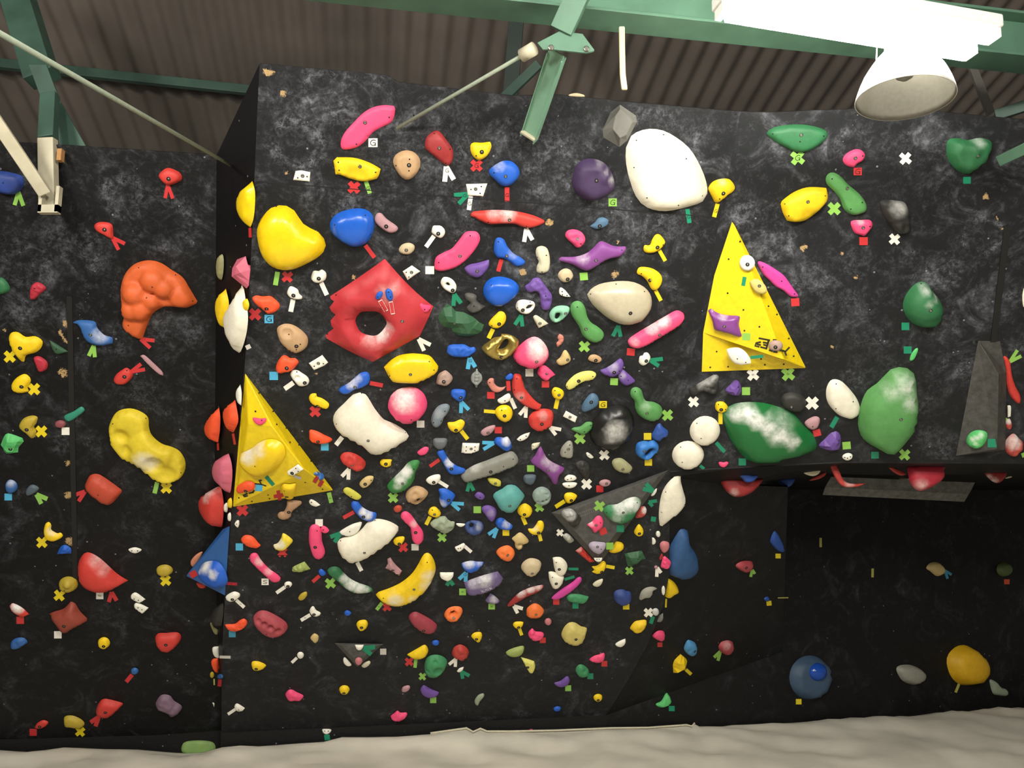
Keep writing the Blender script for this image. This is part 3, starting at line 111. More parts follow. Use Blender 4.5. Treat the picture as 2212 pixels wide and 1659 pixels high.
{'l':'big red diamond hold with a round hole through it','c':'redv','f':'mid','o':[-511,453,0],'p':[130,309,210,218,294,133,383,60,367,15,316,-111,68,-269,-17,-230,-101,-183,-174,-138,-179,-119,-135,-81,-146,-66,-150,-37,-123,-3,-144,14,-153,37,-129,71,-145,83,-149,98,-12,198],'H':77,'R':214.7,'k':[0,3,5,6,9,11,14,17,19],'q':[[-21,-27,-6,1,15,18,74,22,110,10,139,-33,132,-65,100,-105,67,-116,14,-102,-12,-69]],'b':[['b',223,1],['s',-168,-112],['s',-118,107]],'h':[[111,-90,39,0.95],[142,-58,29,0.6],[148,157,39,0.35],[58,-139,34,0.5]],'bev':[0.36,0.07],'id':'redv'},
{'l':'smaller of two blue chips on the red diamond','c':'blue','f':'redface','o':[-406,594,0],'p':[12,-8,3,-18,-6,-23,-14,-21,-18,-14,-17,-3,-12,8,-4,18,6,22,13,21,17,14,17,3],'H':10,'R':13.9,'b':[['s',-6,-6]],'on':'redv'},
{'l':'larger of two blue chips on the red diamond','c':'blue','f':'redface','o':[-356,599,0],'p':[18,6,20,-11,17,-25,9,-33,-1,-31,-11,-21,-17,-5,-19,12,-16,26,-8,33,2,32,12,22],'H':13,'R':17.9,'b':[['s',-2,18],['s',8,-8]],'on':'redv'},
{'l':'pink boot-shaped chip on a corner of the red diamond','c':'pink','f':'mid','o':[-174,512,0],'p':[-31,14,-23,26,-3,17,32,9,37,-5,15,-22,-4,-26,-22,-9],'H':14,'R':19.1,'b':[['s',-11,-7],['s',20,-14]],'on':'redv'},
{'l':'white tilted square plate above the red diamond','c':'white','f':'mid','o':[-249,697,0],'p':[-41,2,5,36,49,6,-15,-44],'H':9,'R':25.4,'k':[0,1,2,3],'b':[['b',4,1],['s',-23,1],['s',-9,-24]],'fl':4},
{'l':'white trapezoid plate between two tapes marked G','c':'white','f':'mid','o':[65,1134,0],'p':[-51,26,54,34,37,-31,-39,-30],'H':11,'R':30.4,'k':[0,1,2,3],'b':[['b',-3,6],['s',-26,3],['s',24,20],['s',20,-14]],'fl':4},
{'l':'long red canoe-shaped hold dusted on top','c':'red','f':'mid','o':[230,994,0],'p':[-184,9,-177,29,-131,38,-56,45,38,43,124,28,182,7,192,-6,172,-22,121,-39,78,-35,43,-23,-21,-24,-85,-29,-128,-16,-167,2],'H':32,'R':35.2,'b':[['b',9,5],['s',-164,8],['s',-98,-13],['s',98,-26]],'h':[[-6,44,47,0.5],[-69,39,38,0.35]]},
{'l':'white skull-like knob hold near the long red hold','c':'white','f':'mid','o':[-116,917,0],'p':[-32,4,-25,26,-8,29,13,28,32,11,35,-10,23,-30,7,-34,-19,-19,-31,-9],'H':21,'R':27.4,'b':[['o',1,-7]]},
{'l':'pink banana-shaped hold with a short slit','c':'pink','f':'mid','o':[-12,818,0],'p':[-116,-89,-111,-39,-74,-11,-32,12,0,53,32,98,62,107,92,104,109,80,107,49,80,-1,39,-51,-11,-89,-70,-108,-105,-106],'H':24,'R':48.1,'b':[['b',11,-19],['s',58,89],['s',-96,-58]],'d':[[-48,-21,17,0.3]],'fl':2},
{'l':'blue boomerang hold below the long red hold','c':'blue','f':'mid','o':[244,816,0],'p':[-72,23,-68,68,-52,82,-25,74,-1,35,32,1,73,-20,96,-41,84,-60,50,-66,18,-44,-19,-26,-49,-24,-66,-3],'H':27,'R':36.0,'b':[['b',-6,-6],['s',-52,65]],'h':[[26,4,26,0.2]]},
{'l':'purple faceted hold below the pink banana-shaped hold','c':'purp','f':'mid','o':[89,728,0],'p':[-62,3,-35,22,8,33,61,51,65,26,53,-6,21,-43,-10,-47,-41,-32,-59,-10],'H':28,'R':37.4,'k':[3],'b':[['b',2,-4]],'n':0.1},
{'l':'cream bean-shaped hold between blue and purple holds','c':'bone','f':'mid','o':[426,789,0],'p':[-35,37,-31,64,-6,74,22,62,39,22,45,-23,38,-60,8,-72,-20,-66,-22,-35,-15,-12,-26,10],'H':24,'R':31.8,'b':[['s',-24,16],['s',18,31],['s',4,-60]]},
{'l':'large glossy blue egg hold at the middle of the panel','c':'blue','f':'mid','o':[220,611,0],'p':[-90,4,-79,42,-50,70,-6,79,42,71,84,47,100,16,89,-17,56,-56,18,-81,-22,-84,-59,-64,-83,-33],'H':62,'R':77.2,'b':[['s',-53,45]],'gl':1},
{'l':'white oval ring hold above a teal split tape','c':'white','f':'mid','o':[-52,634,0],'p':[-41,20,-29,41,-3,42,23,27,40,0,39,-28,26,-42,4,-38,-23,-21,-39,2],'H':24,'R':31.5,'q':[[-14,11,-2,14,6,1,-6,0]],'b':[['o',21,-21]]},
{'l':'dark grey claw-shaped hold beside the blue egg','c':'greyd','f':'mid','o':[81,542,0],'p':[-47,43,-32,53,-1,49,17,36,18,12,46,-10,67,-19,39,-44,4,-59,-23,-48,-33,-27,-16,-3,-39,15],'H':23,'R':31.0,'k':[6],'b':[['s',3,-12]],'n':0.1},
{'l':'knobbly purple dragon-shaped hold','c':'purp','f':'mid','o':[430,604,0],'p':[-79,38,-58,58,-38,84,-7,85,18,56,48,20,69,-12,69,-55,58,-89,31,-92,19,-81,9,-43,1,-5,-19,13,-45,5,-68,13],'H':24,'R':32.6,'b':[['s',30,-5]],'n':0.3},
{'l':'beige snail-like knob hold above the green peanut hold','c':'beige','f':'mid','o':[560,710,0],'p':[-41,-1,-30,24,-5,37,23,29,40,2,33,-22,3,-39,-25,-28],'H':25,'R':33.9,'b':[['o',9,-14]]},
{'l':'white teardrop chip with three screws','c':'white','f':'mid','o':[558,614,0],'p':[-24,15,-16,28,11,11,41,-23,9,-22,-19,-11],'H':12,'R':15.8,'k':[3],'b':[['s',-9,9],['s',-6,-9],['s',19,-12]],'fl':2.5},
{'l':'white jug hold with a slanted slot','c':'white','f':'mid','o':[359,529,0],'p':[-51,0,-42,28,-16,38,16,35,44,27,53,3,39,-26,18,-42,-14,-40,-43,-19],'H':28,'R':37.1,'q':[[6,-10,16,6,35,10,32,-3,16,-12]],'b':[['o',-14,-12],['s',24,28],['s',-42,-2]]},
{'l':'slate blue bird-like hold under the dark purple boulder','c':'slateb','f':'mid','o':[708,991,0],'p':[-48,-13,-26,6,-11,28,15,35,43,22,42,-4,21,-18,-8,-28,-31,-23],'H':20,'R':26.3,'k':[0],'b':[['o',-1,-7]]},
{'l':'pink crumpled hold beside the purple gull-shaped hold','c':'pink','f':'mid','o':[593,912,0],'p':[-57,13,-48,36,-20,45,11,40,34,26,50,0,47,-26,29,-47,8,-49,-15,-29,-43,-8],'H':27,'R':36.1,'b':[['b',4,2],['s',24,-22]],'n':0.2},
{'l':'long purple gull-shaped hold','c':'purpm','f':'mid','o':[701,822,0],'p':[-187,-26,-175,-14,-100,-9,-45,11,-12,40,19,77,45,76,92,58,137,55,162,56,161,29,136,1,92,-10,50,-30,5,-66,-29,-83,-71,-71,-109,-52,-164,-38],'H':38,'R':50.3,'b':[['b',3,-14],['s',138,41]],'h':[[-63,-7,31,0.3]]},
{'l':'yellow snail-shaped hold above another yellow hold','c':'yel','f':'mid','o':[1010,894,0],'p':[-51,-22,-47,-4,-20,-3,-11,29,3,54,25,55,58,23,58,5,42,-18,13,-40,-23,-45,-44,-38],'H':25,'R':33.8,'b':[['o',16,-7],['s',45,7]]},
{'l':'yellow tadpole-shaped hold above the big beige hold','c':'yel','f':'mid','o':[1016,713,0],'p':[-74,30,-66,54,-35,59,12,50,52,26,71,-6,67,-39,53,-63,30,-69,11,-51,-10,-19,-42,8,-66,17],'H':28,'R':37.7,'b':[['o',-3,-6],['s',-54,27]]},
{'l':'large smooth beige lemon-shaped hold','c':'beigeg','f':'mid','o':[886,573,0],'p':[-198,35,-182,64,-140,94,-79,110,-11,117,49,112,107,88,145,52,163,10,164,-39,143,-84,123,-111,56,-132,-1,-127,-61,-100,-111,-65,-163,-19],'H':77,'R':118.0,'b':[['o',32,-37],['s',-183,42],['s',-53,104],['s',104,72]],'gl':1},
{'l':'tan hold with a thumb-shaped hollow','c':'tan','f':'mid','o':[-859,310,0],'p':[-78,42,-68,66,-33,82,9,75,50,45,77,8,75,-35,54,-64,23,-81,-7,-76,-40,-48,-68,-10],'H':46,'R':62.0,'b':[['o',24,-26],['s',44,-15],['s',22,-47],['s',-14,32]],'d':[[-20,46,35,0.5]],'dens':1.4},
{'l':'orange lumpy hold under the tan hollow hold','c':'orange','f':'mid','o':[-895,161,0],'p':[-60,-34,-50,6,-24,46,-3,50,18,35,44,35,61,14,47,-11,24,-37,-12,-50,-47,-54],'H':31,'R':41.3,'b':[['o',2,-12]],'n':0.12},
{'l':'white rectangular plate under the red diamond','c':'white','f':'mid','o':[-725,169,0],'p':[-56,-1,16,49,45,6,25,-14,-31,-42],'H':11,'R':27.4,'k':[0,1,2,3,4],'b':[['b',-5,4],['s',-27,-13],['s',21,3]],'fl':4},
{'l':'white figure-eight hold with a scooped hollow','c':'white','f':'mid','o':[-833,79,0],'p':[-47,25,-34,45,-8,46,13,31,39,11,50,-13,41,-39,19,-47,-8,-45,-28,-20,-43,5],'H':26,'R':34.3,'b':[['o',29,-18],['s',-11,42]],'d':[[-6,10,17,0.6]]},
{'l':'blue pear-shaped hold smeared with chalk below the red diamond','c':'blue','f':'mid','o':[-540,50,0],'p':[-87,-42,-74,-21,-33,5,3,41,35,69,66,73,81,48,75,7,43,-19,-2,-35,-34,-59,-70,-62],'H':26,'R':34.6,'b':[['b',2,-9]],'h':[[-19,10,32,0.7],[17,41,23,0.4]]},
{'l':'yellow kidney hold with a dirty notch','c':'yel','f':'mid','o':[-738,-59,0],'p':[-50,20,-38,43,-11,46,-7,28,19,18,50,-7,56,-28,40,-49,8,-36,-23,-26,-44,-6],'H':21,'R':27.9,'b':[['o',-4,-24]]},
{'l':'large yellow faceted half-disc under the red diamond','c':'yel','f':'mid','o':[-230,157,0],'p':[-154,-3,-119,38,-74,69,-21,81,20,82,87,73,115,44,139,10,135,-21,104,-52,32,-89,-31,-90,-109,-87,-132,-52],'H':58,'R':83.2,'k':[0,7,10,12],'b':[['b',-11,-17],['s',-122,-34],['s',89,52],['s',115,7]],'fl':1.8,'gl':1},
{'l':'huge white bone-shaped hold','c':'cream','f':'mid','o':[-461,-206,0],'p':[-202,28,-187,81,-136,139,-90,191,-54,204,-23,193,0,157,27,105,63,53,78,37,143,6,199,-36,218,-68,204,-96,144,-135,73,-177,31,-187,3,-180,-48,-131,-104,-88,-149,-62,-185,-30],'H':90,'R':119.9,'b':[['b',-5,-51],['s',-44,199],['s',-179,26],['s',197,-43]],'gl':1},
{'l':'round pink ball hold with a chalky face','c':'pink','f':'mid','o':[-258,-74,0],'p':[-103,-1,-90,52,-53,93,-4,110,47,108,93,70,113,13,105,-39,74,-82,23,-107,-28,-108,-75,-74,-98,-37],'H':81,'R':101.7,'b':[['s',27,-55]],'h':[[-16,59,65,0.8],[21,34,42,0.4]]},
{'l':'large dark green angular split hold','c':'dgreenf','f':'mid','o':[10,428,0],'p':[-111,20,-102,49,-67,104,-42,89,-19,61,21,58,76,31,109,3,136,-10,125,-49,81,-75,37,-81,1,-77,-32,-54,-37,-37,-73,-31,-100,-8],'H':50,'R':62.2,'k':[2,8],'b':[['b',-25,9]],'d':[[-3,-11,27,0.3]],'fc':1},
{'l':'yellow lemon-like hold beside the green angular hold','c':'yel','f':'mid','o':[216,444,0],'p':[-46,-19,-35,5,-10,35,9,53,34,46,46,18,39,-16,13,-41,-14,-45,-39,-33],'H':25,'R':33.6,'b':[['o',8,-11],['s',-30,-24]]},
{'l':'small bone-coloured triangular hold beside the mint ring','c':'bone','f':'mid','o':[445,445,0],'p':[-37,25,-22,36,12,17,49,-11,25,-24,-1,-39,-23,-4],'H':17,'R':22.0,'k':[3,5],'b':[['b',0,-5]]},
{'l':'pale mint ring-shaped hold','c':'mintp','f':'mid','o':[549,497,0],'p':[-54,-13,-43,21,-13,41,27,43,51,33,50,5,26,-30,-8,-55,-37,-46],'H':30,'R':40.7,'q':[[-22,-27,-18,-2,1,0,0,-20,-12,-33]],'b':[['b',28,10]]},
{'l':'tiny salmon pebble-stack hold','c':'rosebr','f':'mid','o':[565,336,0],'p':[-13,20,-3,39,19,26,22,-4,4,-29,-7,-38,-16,-15,-6,1],'H':11,'R':15.1,'k':[5],'n':0.25},
{'l':'small tan bean hold below the salmon pebble hold','c':'tany','f':'mid','o':[598,229,0],'p':[-37,-12,-18,9,-5,45,10,51,35,16,40,-10,19,-31,-13,-41,-33,-29],'H':21,'R':28.6,'b':[['b',20,2]]},
{'l':'metallic gold twisted ring hold','c':'gold','f':'mid','o':[246,298,0],'p':[-107,-22,-93,3,-63,28,-41,48,-5,54,-2,70,35,68,73,52,97,28,91,-7,66,-43,44,-66,9,-84,-33,-78,-76,-56],'H':49,'R':65.3,'k':[5],'q':[[-11,-15,2,10,18,36,31,38,36,15,18,-12,-2,-19]],'b':[['o',1,-49]],'n':0.12},
{'l':'blue knobbly bar hold above a split tape marked G','c':'blue','f':'mid','o':[28,266,0],'p':[-75,-3,-69,22,-47,32,-24,33,17,34,49,18,72,20,82,1,69,-19,38,-37,2,-41,-44,-37,-72,-20],'H':27,'R':35.7,'n':0.25},
{'l':'large pink egg hold with a chalky flank','c':'pink','f':'mid','o':[418,259,0],'p':[-101,-26,-94,9,-65,50,-26,85,9,97,43,82,74,48,94,4,91,-36,61,-73,16,-89,-31,-85,-75,-63],'H':69,'R':81.2,'b':[['b',20,-23],['s',-40,75],['s',-88,-37]],'h':[[33,45,60,0.85],[-8,93,32,0.4]]},
{'l':'taupe crumpled hold above the pink ball hold','c':'taupe','f':'mid','o':[-56,93,0],'p':[-43,-27,-33,24,-7,45,7,49,26,35,45,10,42,-15,15,-44,-13,-40,-38,-35],'H':30,'R':39.4,'b':[['o',-3,-6]],'n':0.2},
{'l':'grey finned disc hold','c':'greyl','f':'mid','o':[121,99,0],'p':[-30,-1,-24,25,-7,43,-4,56,4,56,7,44,30,16,31,-15,12,-39,8,-58,0,-59,-7,-41,-24,-24],'H':14,'R':28.7,'k':[3,4,9,10],'m':[[0,38,13,0.8],[1,18,13,0.8],[1,-2,13,0.8],[1,-26,13,0.8]],'fl':3,'dens':1.6},
{'l':'salmon pink hook-shaped hold','c':'rosebr','f':'mid','o':[232,54,0],'p':[-49,20,-38,44,-15,44,-9,16,11,-4,35,-9,58,-1,41,-27,14,-40,-15,-34,-35,-10],'H':14,'R':19.1,'k':[6],'b':[['s',-36,25]]},
{'l':'tiny blue chip beside the red boomerang hold','c':'blue','f':'mid','o':[306,111,0],'p':[-24,-9,-11,12,7,22,21,7,14,-13,-9,-20],'H':12,'R':16.3,'n':0.15},
{'l':'red boomerang hold pointing down','c':'red','f':'mid','o':[400,13,0],'p':[-73,19,-77,71,-71,113,-55,118,-31,109,-19,73,-1,26,37,-21,73,-57,101,-73,96,-100,73,-106,28,-90,-17,-64,-59,-22],'H':27,'R':36.0,'k':[9,10],'b':[['b',-22,-18],['s',-56,98],['s',-65,28]],'h':[[-32,-11,28,0.25]],'fl':1.6},
{'l':'pink eye-like jug hold under the pink egg','c':'pink','f':'mid','o':[509,136,0],'p':[-49,3,-41,39,-14,50,16,30,37,10,53,-8,31,-21,14,-41,-10,-40,-36,-18],'H':26,'R':34.3,'k':[5],'b':[['b',0,7]],'n':0.2},
{'l':'small yellow knob hold beside the pale yellow banana','c':'yel','f':'mid','o':[586,14,0],'p':[-34,11,-25,35,-2,36,29,18,37,-8,25,-35,-4,-36,-25,-20],'H':22,'R':29.7,'b':[['b',5,-1],['s',-20,24]]},
{'l':'small blue lumpy hold beside the grey finned disc','c':'blue','f':'mid','o':[26,-5,0],'p':[-42,4,-34,30,-1,35,36,27,41,-5,30,-31,2,-42,-32,-16],'H':25,'R':33.8,'b':[['o',12,-7]],'n':0.15},
{'l':'white leaf chip with strip beside the red boomerang','c':'white','f':'mid','o':[284,-31,0],'p':[-36,-3,-17,13,23,39,39,14,27,-12,-5,-26,-29,-21],'H':16,'R':21.7,'b':[['s',4,0]]},
{'l':'round yellow doughnut hold','c':'yel','f':'mid','o':[290,-117,0],'p':[-51,0,-43,32,-11,52,27,44,49,7,43,-36,11,-57,-24,-43],'H':33,'R':43.7,'b':[['o',0,-2],['s',-18,31]],'gl':1},
{'l':'round red knurled dish hold','c':'red','f':'mid','o':[508,-152,0],'p':[-75,-7,-64,31,-27,59,15,67,55,55,69,17,63,-32,32,-60,-16,-71,-56,-56],'H':44,'R':62.9,'b':[['o',-2,-11]],'h':[[1,36,24,0.3]],'fl':2.5},
{'l':'blue-grey bean hold beside the pink ball','c':'greyb','f':'mid','o':[-69,-136,0],'p':[-52,-34,-44,9,-19,52,13,71,41,69,51,48,38,10,20,-17,8,-55,-15,-79,-39,-72],'H':26,'R':34.4,'b':[['s',23,37],['s',4,-28],['s',-38,-38]],'h':[[-9,15,28,0.2]]},
{'l':'tall green peanut hold beside the mint ring','c':'lgreen','f':'mid','o':[699,448,0],'p':[-94,78,-88,107,-62,122,-34,113,-12,81,5,33,30,0,70,-24,102,-52,110,-82,90,-110,58,-117,18,-99,-13,-70,-31,-31,-59,7,-83,40],'H':33,'R':43.9,'b':[['b',-2,-27],['s',-62,96]]},
{'l':'white rectangular chip above the green bean hold','c':'white','f':'mid','o':[675,-135,0],'p':[-43,1,-29,38,41,0,33,-39],'H':10,'R':19.1,'k':[0,1,2,3],'b':[['b',-4,2]],'fl':4},
{'l':'pale yellow banana hold','c':'yelp','f':'mid','o':[709,101,0],'p':[-80,-42,-72,-11,-38,29,3,51,50,57,80,45,85,24,66,3,19,-9,-12,-30,-38,-55,-61,-64],'H':23,'R':30.1,'b':[['o',-15,2],['s',63,31],['s',-75,-40]]},
{'l':'small tan nut-like hold above the purple pair','c':'tan','f':'mid','o':[775,231,0],'p':[-38,0,-27,23,1,27,31,12,39,-6,26,-21,-3,-19,-27,-12],'H':16,'R':21.8,'b':[['o',3,-2]]},
{'l':'upper purple hold of a touching pair','c':'purp','f':'mid','o':[886,172,0],'p':[-71,-10,-39,7,-4,33,35,66,59,30,50,-7,25,-39,-12,-47,-48,-35],'H':26,'R':35.1,'b':[['o',3,-10],['s',32,-1],['s',-32,-32]],'h':[[-4,18,28,0.3]]},
{'l':'lower purple hold of a touching pair','c':'purp','f':'mid','o':[966,114,0],'p':[-44,19,-26,56,12,31,58,-13,30,-35,2,-42,-30,-17],'H':23,'R':31.1,'b':[['s',-32,22],['s',11,0]],'h':[[-24,24,19,0.3]]},
{'l':'white bean hold under the long pink sausage hold','c':'white','f':'mid','o':[1056,239,0],'p':[-28,-10,-26,15,-10,21,-5,36,16,38,35,12,31,-14,15,-35,-4,-41,-24,-26],'H':21,'R':28.2,'b':[['o',8,-4]]},
{'l':'long pink sausage hold with chalky shine','c':'pink','f':'mid','o':[1100,415,0],'p':[-150,-79,-145,-54,-102,-17,-38,29,26,75,85,114,113,116,140,98,146,64,119,29,64,-13,-1,-60,-44,-91,-89,-111,-128,-106],'H':41,'R':45.5,'b':[['b',10,-14]],'h':[[23,62,37,0.6],[-33,26,37,0.6],[-118,-66,23,0.4]]},
{'l':'slate teardrop hold beside a yellow square marked G','c':'slateb','f':'mid','o':[781,-46,0],'p':[-45,-42,-42,-4,-22,39,4,64,35,51,50,14,38,-19,7,-41,-26,-57],'H':29,'R':38.3,'b':[['o',-1,20]]},
{'l':'green hold shaped like a bowling pin','c':'lgreen','f':'mid','o':[1099,-42,0],'p':[-92,69,-86,96,-60,104,-30,86,-12,44,9,17,55,10,99,-14,117,-52,106,-91,74,-111,28,-106,-22,-76,-48,-33,-60,16,-83,42],'H':44,'R':55.5,'b':[['b',12,-43],['s',-72,87]],'h':[[-2,-1,29,0.2]]},
{'l':'gnarled dark hold like a branch under the yellow volume','c':'char','f':'right','o':[-724,-565,0],'p':[-90,-9,-58,11,-2,47,44,74,72,66,73,8,69,-34,37,-44,-6,-27,-57,-47,-85,-41],'H':34,'R':45.7,'b':[['s',9,9]],'h':[[-8,38,43,0.3],[47,62,24,0.35]],'n':0.35},
{'l':'round white disc hold high on the yellow volume','c':'white','f':'volr_main','o':[114,319,2],'p':[39,-6,31,-26,15,-40,-5,-43,-24,-34,-36,-17,-39,5,-31,25,-15,39,6,42,24,33,36,16],'H':18,'R':36.2,'b':[['o',4,-5]]},
{'l':'beige oval hold on the yellow volume','c':'beigey','f':'volr_main','o':[157,183,2],'p':[-43,27,-28,43,1,42,31,8,39,-25,26,-41,0,-38,-27,-17],'H':22,'R':29.2,'b':[['b',7,10]]},
{'l':'long magenta leaf hold beside the yellow volume','c':'magen','f':'right','o':[-357,57,0],'p':[-106,95,-97,106,-62,91,-18,61,31,22,68,-30,109,-88,108,-100,71,-96,31,-61,-9,-36,-41,-2,-77,37],'H':17,'R':33.8,'k':[6],'b':[['s',-82,78],['s',18,-4],['s',88,-79]],'fl':2},
{'l':'purple winged hold on the yellow volume','c':'purpm','f':'volr_main','o':[-39,5,2],'p':[-84,80,-70,88,-38,61,13,41,74,30,75,11,67,-22,75,-83,59,-88,8,-64,-44,-44,-67,-32,-71,21],'H':38,'R':51.0,'k':[7],'b':[['b',-3,-10]],'h':[[-6,43,23,0.3]],'gl':1},
{'l':'taupe knob hold covering the letters on the yellow volume','c':'taupe','f':'volr_main','o':[204,-151,2],'p':[-36,4,-23,26,4,31,32,17,37,-8,23,-26,-3,-30,-32,-18],'H':21,'R':28.3,'b':[['o',2,-2]]},
{'l':'white leaf-shaped hold on the yellow volume underside','c':'white','f':'volr_low','o':[58,-16,2],'p':[-65,43,-41,55,4,52,36,24,54,-17,55,-47,25,-50,-19,-44,-52,-13],'H':32,'R':42.9,'k':[5],'b':[['s',-7,0],['s',33,-27]]},
{'l':'pink smile-shaped chip on the yellow pyramid','c':'pink','f':'voll_top','o':[19,-66,2],'p':[-38,14,-20,16,8,11,39,12,32,-10,4,-25,-23,-14],'H':13,'R':16.8,'b':[['s',19,3]]},
{'l':'large yellow horn hold on the yellow pyramid','c':'yel','f':'voll_main','o':[59,-26,2],'p':[-145,-8,-123,24,-60,51,6,93,66,113,114,107,144,74,144,26,112,-27,60,-76,-6,-114,-59,-122,-111,-91,-144,-46],'H':60,'R':85.3,'b':[['s',-24,-23],['s',128,-18]],'h':[[-63,38,51,0.8],[12,74,42,0.6]],'gl':1},
{'l':'orange red oval hold on the yellow pyramid','c':'orange','f':'voll_main','o':[-99,-227,2],'p':[-63,-10,-37,18,17,43,55,35,59,6,34,-22,-9,-28,-54,-39],'H':24,'R':31.5,'b':[['o',6,-11]]},
{'l':'white box-shaped hold on the yellow pyramid','c':'white','f':'voll_main','o':[222,-118,2],'p':[-41,-3,36,44,59,9,-13,-31,-40,-20],'H':12,'R':19.9,'k':[0,1,2,3,4],'b':[['o',-9,-9],['s',21,23],['s',30,4]],'fl':4},
{'l':'yellow cup hold on the underside of the yellow pyramid','c':'yel','f':'voll_low','o':[12,35,2],'p':[-45,37,-33,73,-1,69,30,79,36,27,39,-69,21,-102,-13,-85,-35,-26],'H':29,'R':38.9,'b':[['o',-7,-39],['s',-28,33]]},
{'l':'smaller blue and white chip on the yellow pyramid','c':'bluew','f':'voll_right','o':[95,-69,2],'p':[36,-2,22,-8,2,-12,-18,-13,-33,-10,-40,-5,-36,1,-22,7,-3,11,18,12,33,10,40,4],'H':9,'R':11.4,'h':[[-17,2,9,0.9]]},
{'l':'larger blue chip near the tip of the yellow pyramid','c':'bluew','f':'voll_right','o':[133,-88,2],'p':[42,7,33,-5,15,-17,-7,-23,-27,-23,-40,-17,-42,-7,-33,6,-16,17,6,23,26,24,39,18],'H':15,'R':20.1},
{'l':'orange red carrot-shaped hold beside the yellow pyramid','c':'orange','f':'mid','o':[-743,-289,0],'p':[-52,13,-47,48,-10,41,26,20,71,-7,61,-29,19,-37,-22,-35,-49,-19],'H':26,'R':35.1,'b':[['o',-3,-16]],'n':0.12},
{'l':'red rough lozenge hold under the white bone hold','c':'red','f':'mid','o':[-557,-443,0],'p':[-72,23,-52,56,-10,58,36,35,69,-4,64,-44,31,-64,-12,-47,-54,-16],'H':34,'R':45.3,'b':[['b',-3,-9]],'n':0.25},
{'l':'small pale tan hold below the red rough hold','c':'tany','f':'mid','o':[-485,-583,0],'p':[-37,-9,-18,20,10,40,41,38,39,8,15,-26,-14,-41,-33,-29],'H':20,'R':26.2,'b':[['o',-4,-4],['s',30,21]]},
{'l':'yellow-green capsule hold beside the yellow pyramid tip','c':'yelg','f':'mid','o':[-568,-664,0],'p':[-49,19,-37,40,-13,40,30,8,55,-22,39,-42,10,-36,-33,-4],'H':18,'R':23.5,'b':[['s',-1,-10]]},
{'l':'blue bent hold with a white chalk stripe','c':'blue','f':'mid','o':[-507,-788,0],'p':[-66,45,-56,69,-27,66,2,27,41,0,80,-15,75,-57,40,-68,1,-57,-33,-21,-57,15],'H':25,'R':33.0,'b':[['o',7,-25]],'h':[[5,4,25,0.95],[31,-20,25,0.8]]},
{'l':'white half-moon chip under the yellow pyramid','c':'white','f':'mid','o':[-787,-731,0],'p':[-27,9,-16,26,8,15,38,-14,11,-23,-17,-11],'H':13,'R':16.7,'k':[3],'b':[['s',-11,13]]},
{'l':'brown bone-shaped hold under the yellow pyramid','c':'bonebr','f':'mid','o':[-931,-776,0],'p':[-66,-38,-51,-17,-27,-11,-11,27,-4,62,34,65,71,59,73,39,41,9,15,-20,9,-50,-20,-68,-58,-62],'H':22,'R':29.8,'b':[['o',2,-6]]},
{'l':'yellow bowl hold with a dark rim','c':'yel','f':'mid','o':[21,-203,0],'p':[-48,7,-45,21,-12,24,25,41,47,27,48,3,33,-25,10,-41,-19,-39,-41,-15],'H':24,'R':32.3,'b':[['o',0,-17]],'d':[[11,24,24,0.3]]},
{'l':'mauve seed-shaped hold beside a red square','c':'mauve','f':'mid','o':[205,-232,0],'p':[-40,-17,-31,5,1,27,39,35,36,6,14,-22,-19,-35],'H':17,'R':22.7,'b':[['b',0,-6]]},
{'l':'white slim leaf chip under the red knurled dish','c':'white','f':'mid','o':[414,-272,0],'p':[-38,-17,-20,5,8,22,36,31,29,3,7,-19,-22,-28],'H':13,'R':17.1,'k':[0,3],'b':[['s',-19,-11],['s',13,12]]},
{'l':'grey bowl-shaped hold under the yellow bowl','c':'greybowl','f':'mid','o':[-67,-319,0],'p':[-39,2,-32,30,-1,34,38,30,41,-3,25,-31,-3,-39,-27,-26],'H':26,'R':34.4},
{'l':'small pink bean hold beside the grey bowl','c':'pink','f':'mid','o':[-160,-373,0],'p':[-34,-11,-20,9,8,29,30,23,28,-2,9,-22,-19,-26],'H':15,'R':19.8},
{'l':'white rectangular plate with four corner screws','c':'white','f':'mid','o':[112,-353,0],'p':[-49,37,50,36,48,-14,3,-32,-52,-29],'H':13,'R':33.1,'k':[0,1,2,4],'b':[['b',2,5],['s',-26,19],['s',24,19],['s',-27,-8],['s',24,-6]],'fl':4},
{'l':'blue twin-lobed hold dusted with chalk','c':'blue','f':'mid','o':[300,-312,0],'p':[-54,4,-46,32,-22,38,-3,33,21,40,43,5,50,-28,33,-54,3,-48,-28,-23],'H':26,'R':35.2,'h':[[17,22,29,0.7]],'m':[[-26,11,29,0.2],[18,6,29,0.2]]},
{'l':'tiny bone-white angular hold above the purple bow hold','c':'bone','f':'mid','o':[486,-332,0],'p':[-20,-4,-14,16,29,25,18,-9,-15,-29],'H':13,'R':17.4,'k':[2,4],'fc':1},
{'l':'blue slug-shaped hold beside the long grey hold','c':'blue','f':'mid','o':[-4,-451,0],'p':[-75,61,-66,84,-42,88,-21,50,4,11,44,-20,89,-40,88,-63,47,-76,3,-72,-23,-35,-49,16],'H':23,'R':30.8,'b':[['o',9,-28]],'h':[[-3,11,29,0.85]]},
{'l':'long grey beam-shaped hold','c':'greym','f':'mid','o':[231,-475,0],'p':[-166,-59,-145,-30,-93,10,-17,45,54,80,111,106,142,92,164,52,157,18,110,-6,38,-41,-59,-76,-132,-105,-157,-88],'H':38,'R':50.2,'b':[['o',3,-13],['s',129,72],['s',76,23]],'h':[[-90,14,34,0.3]],'fl':1.5},
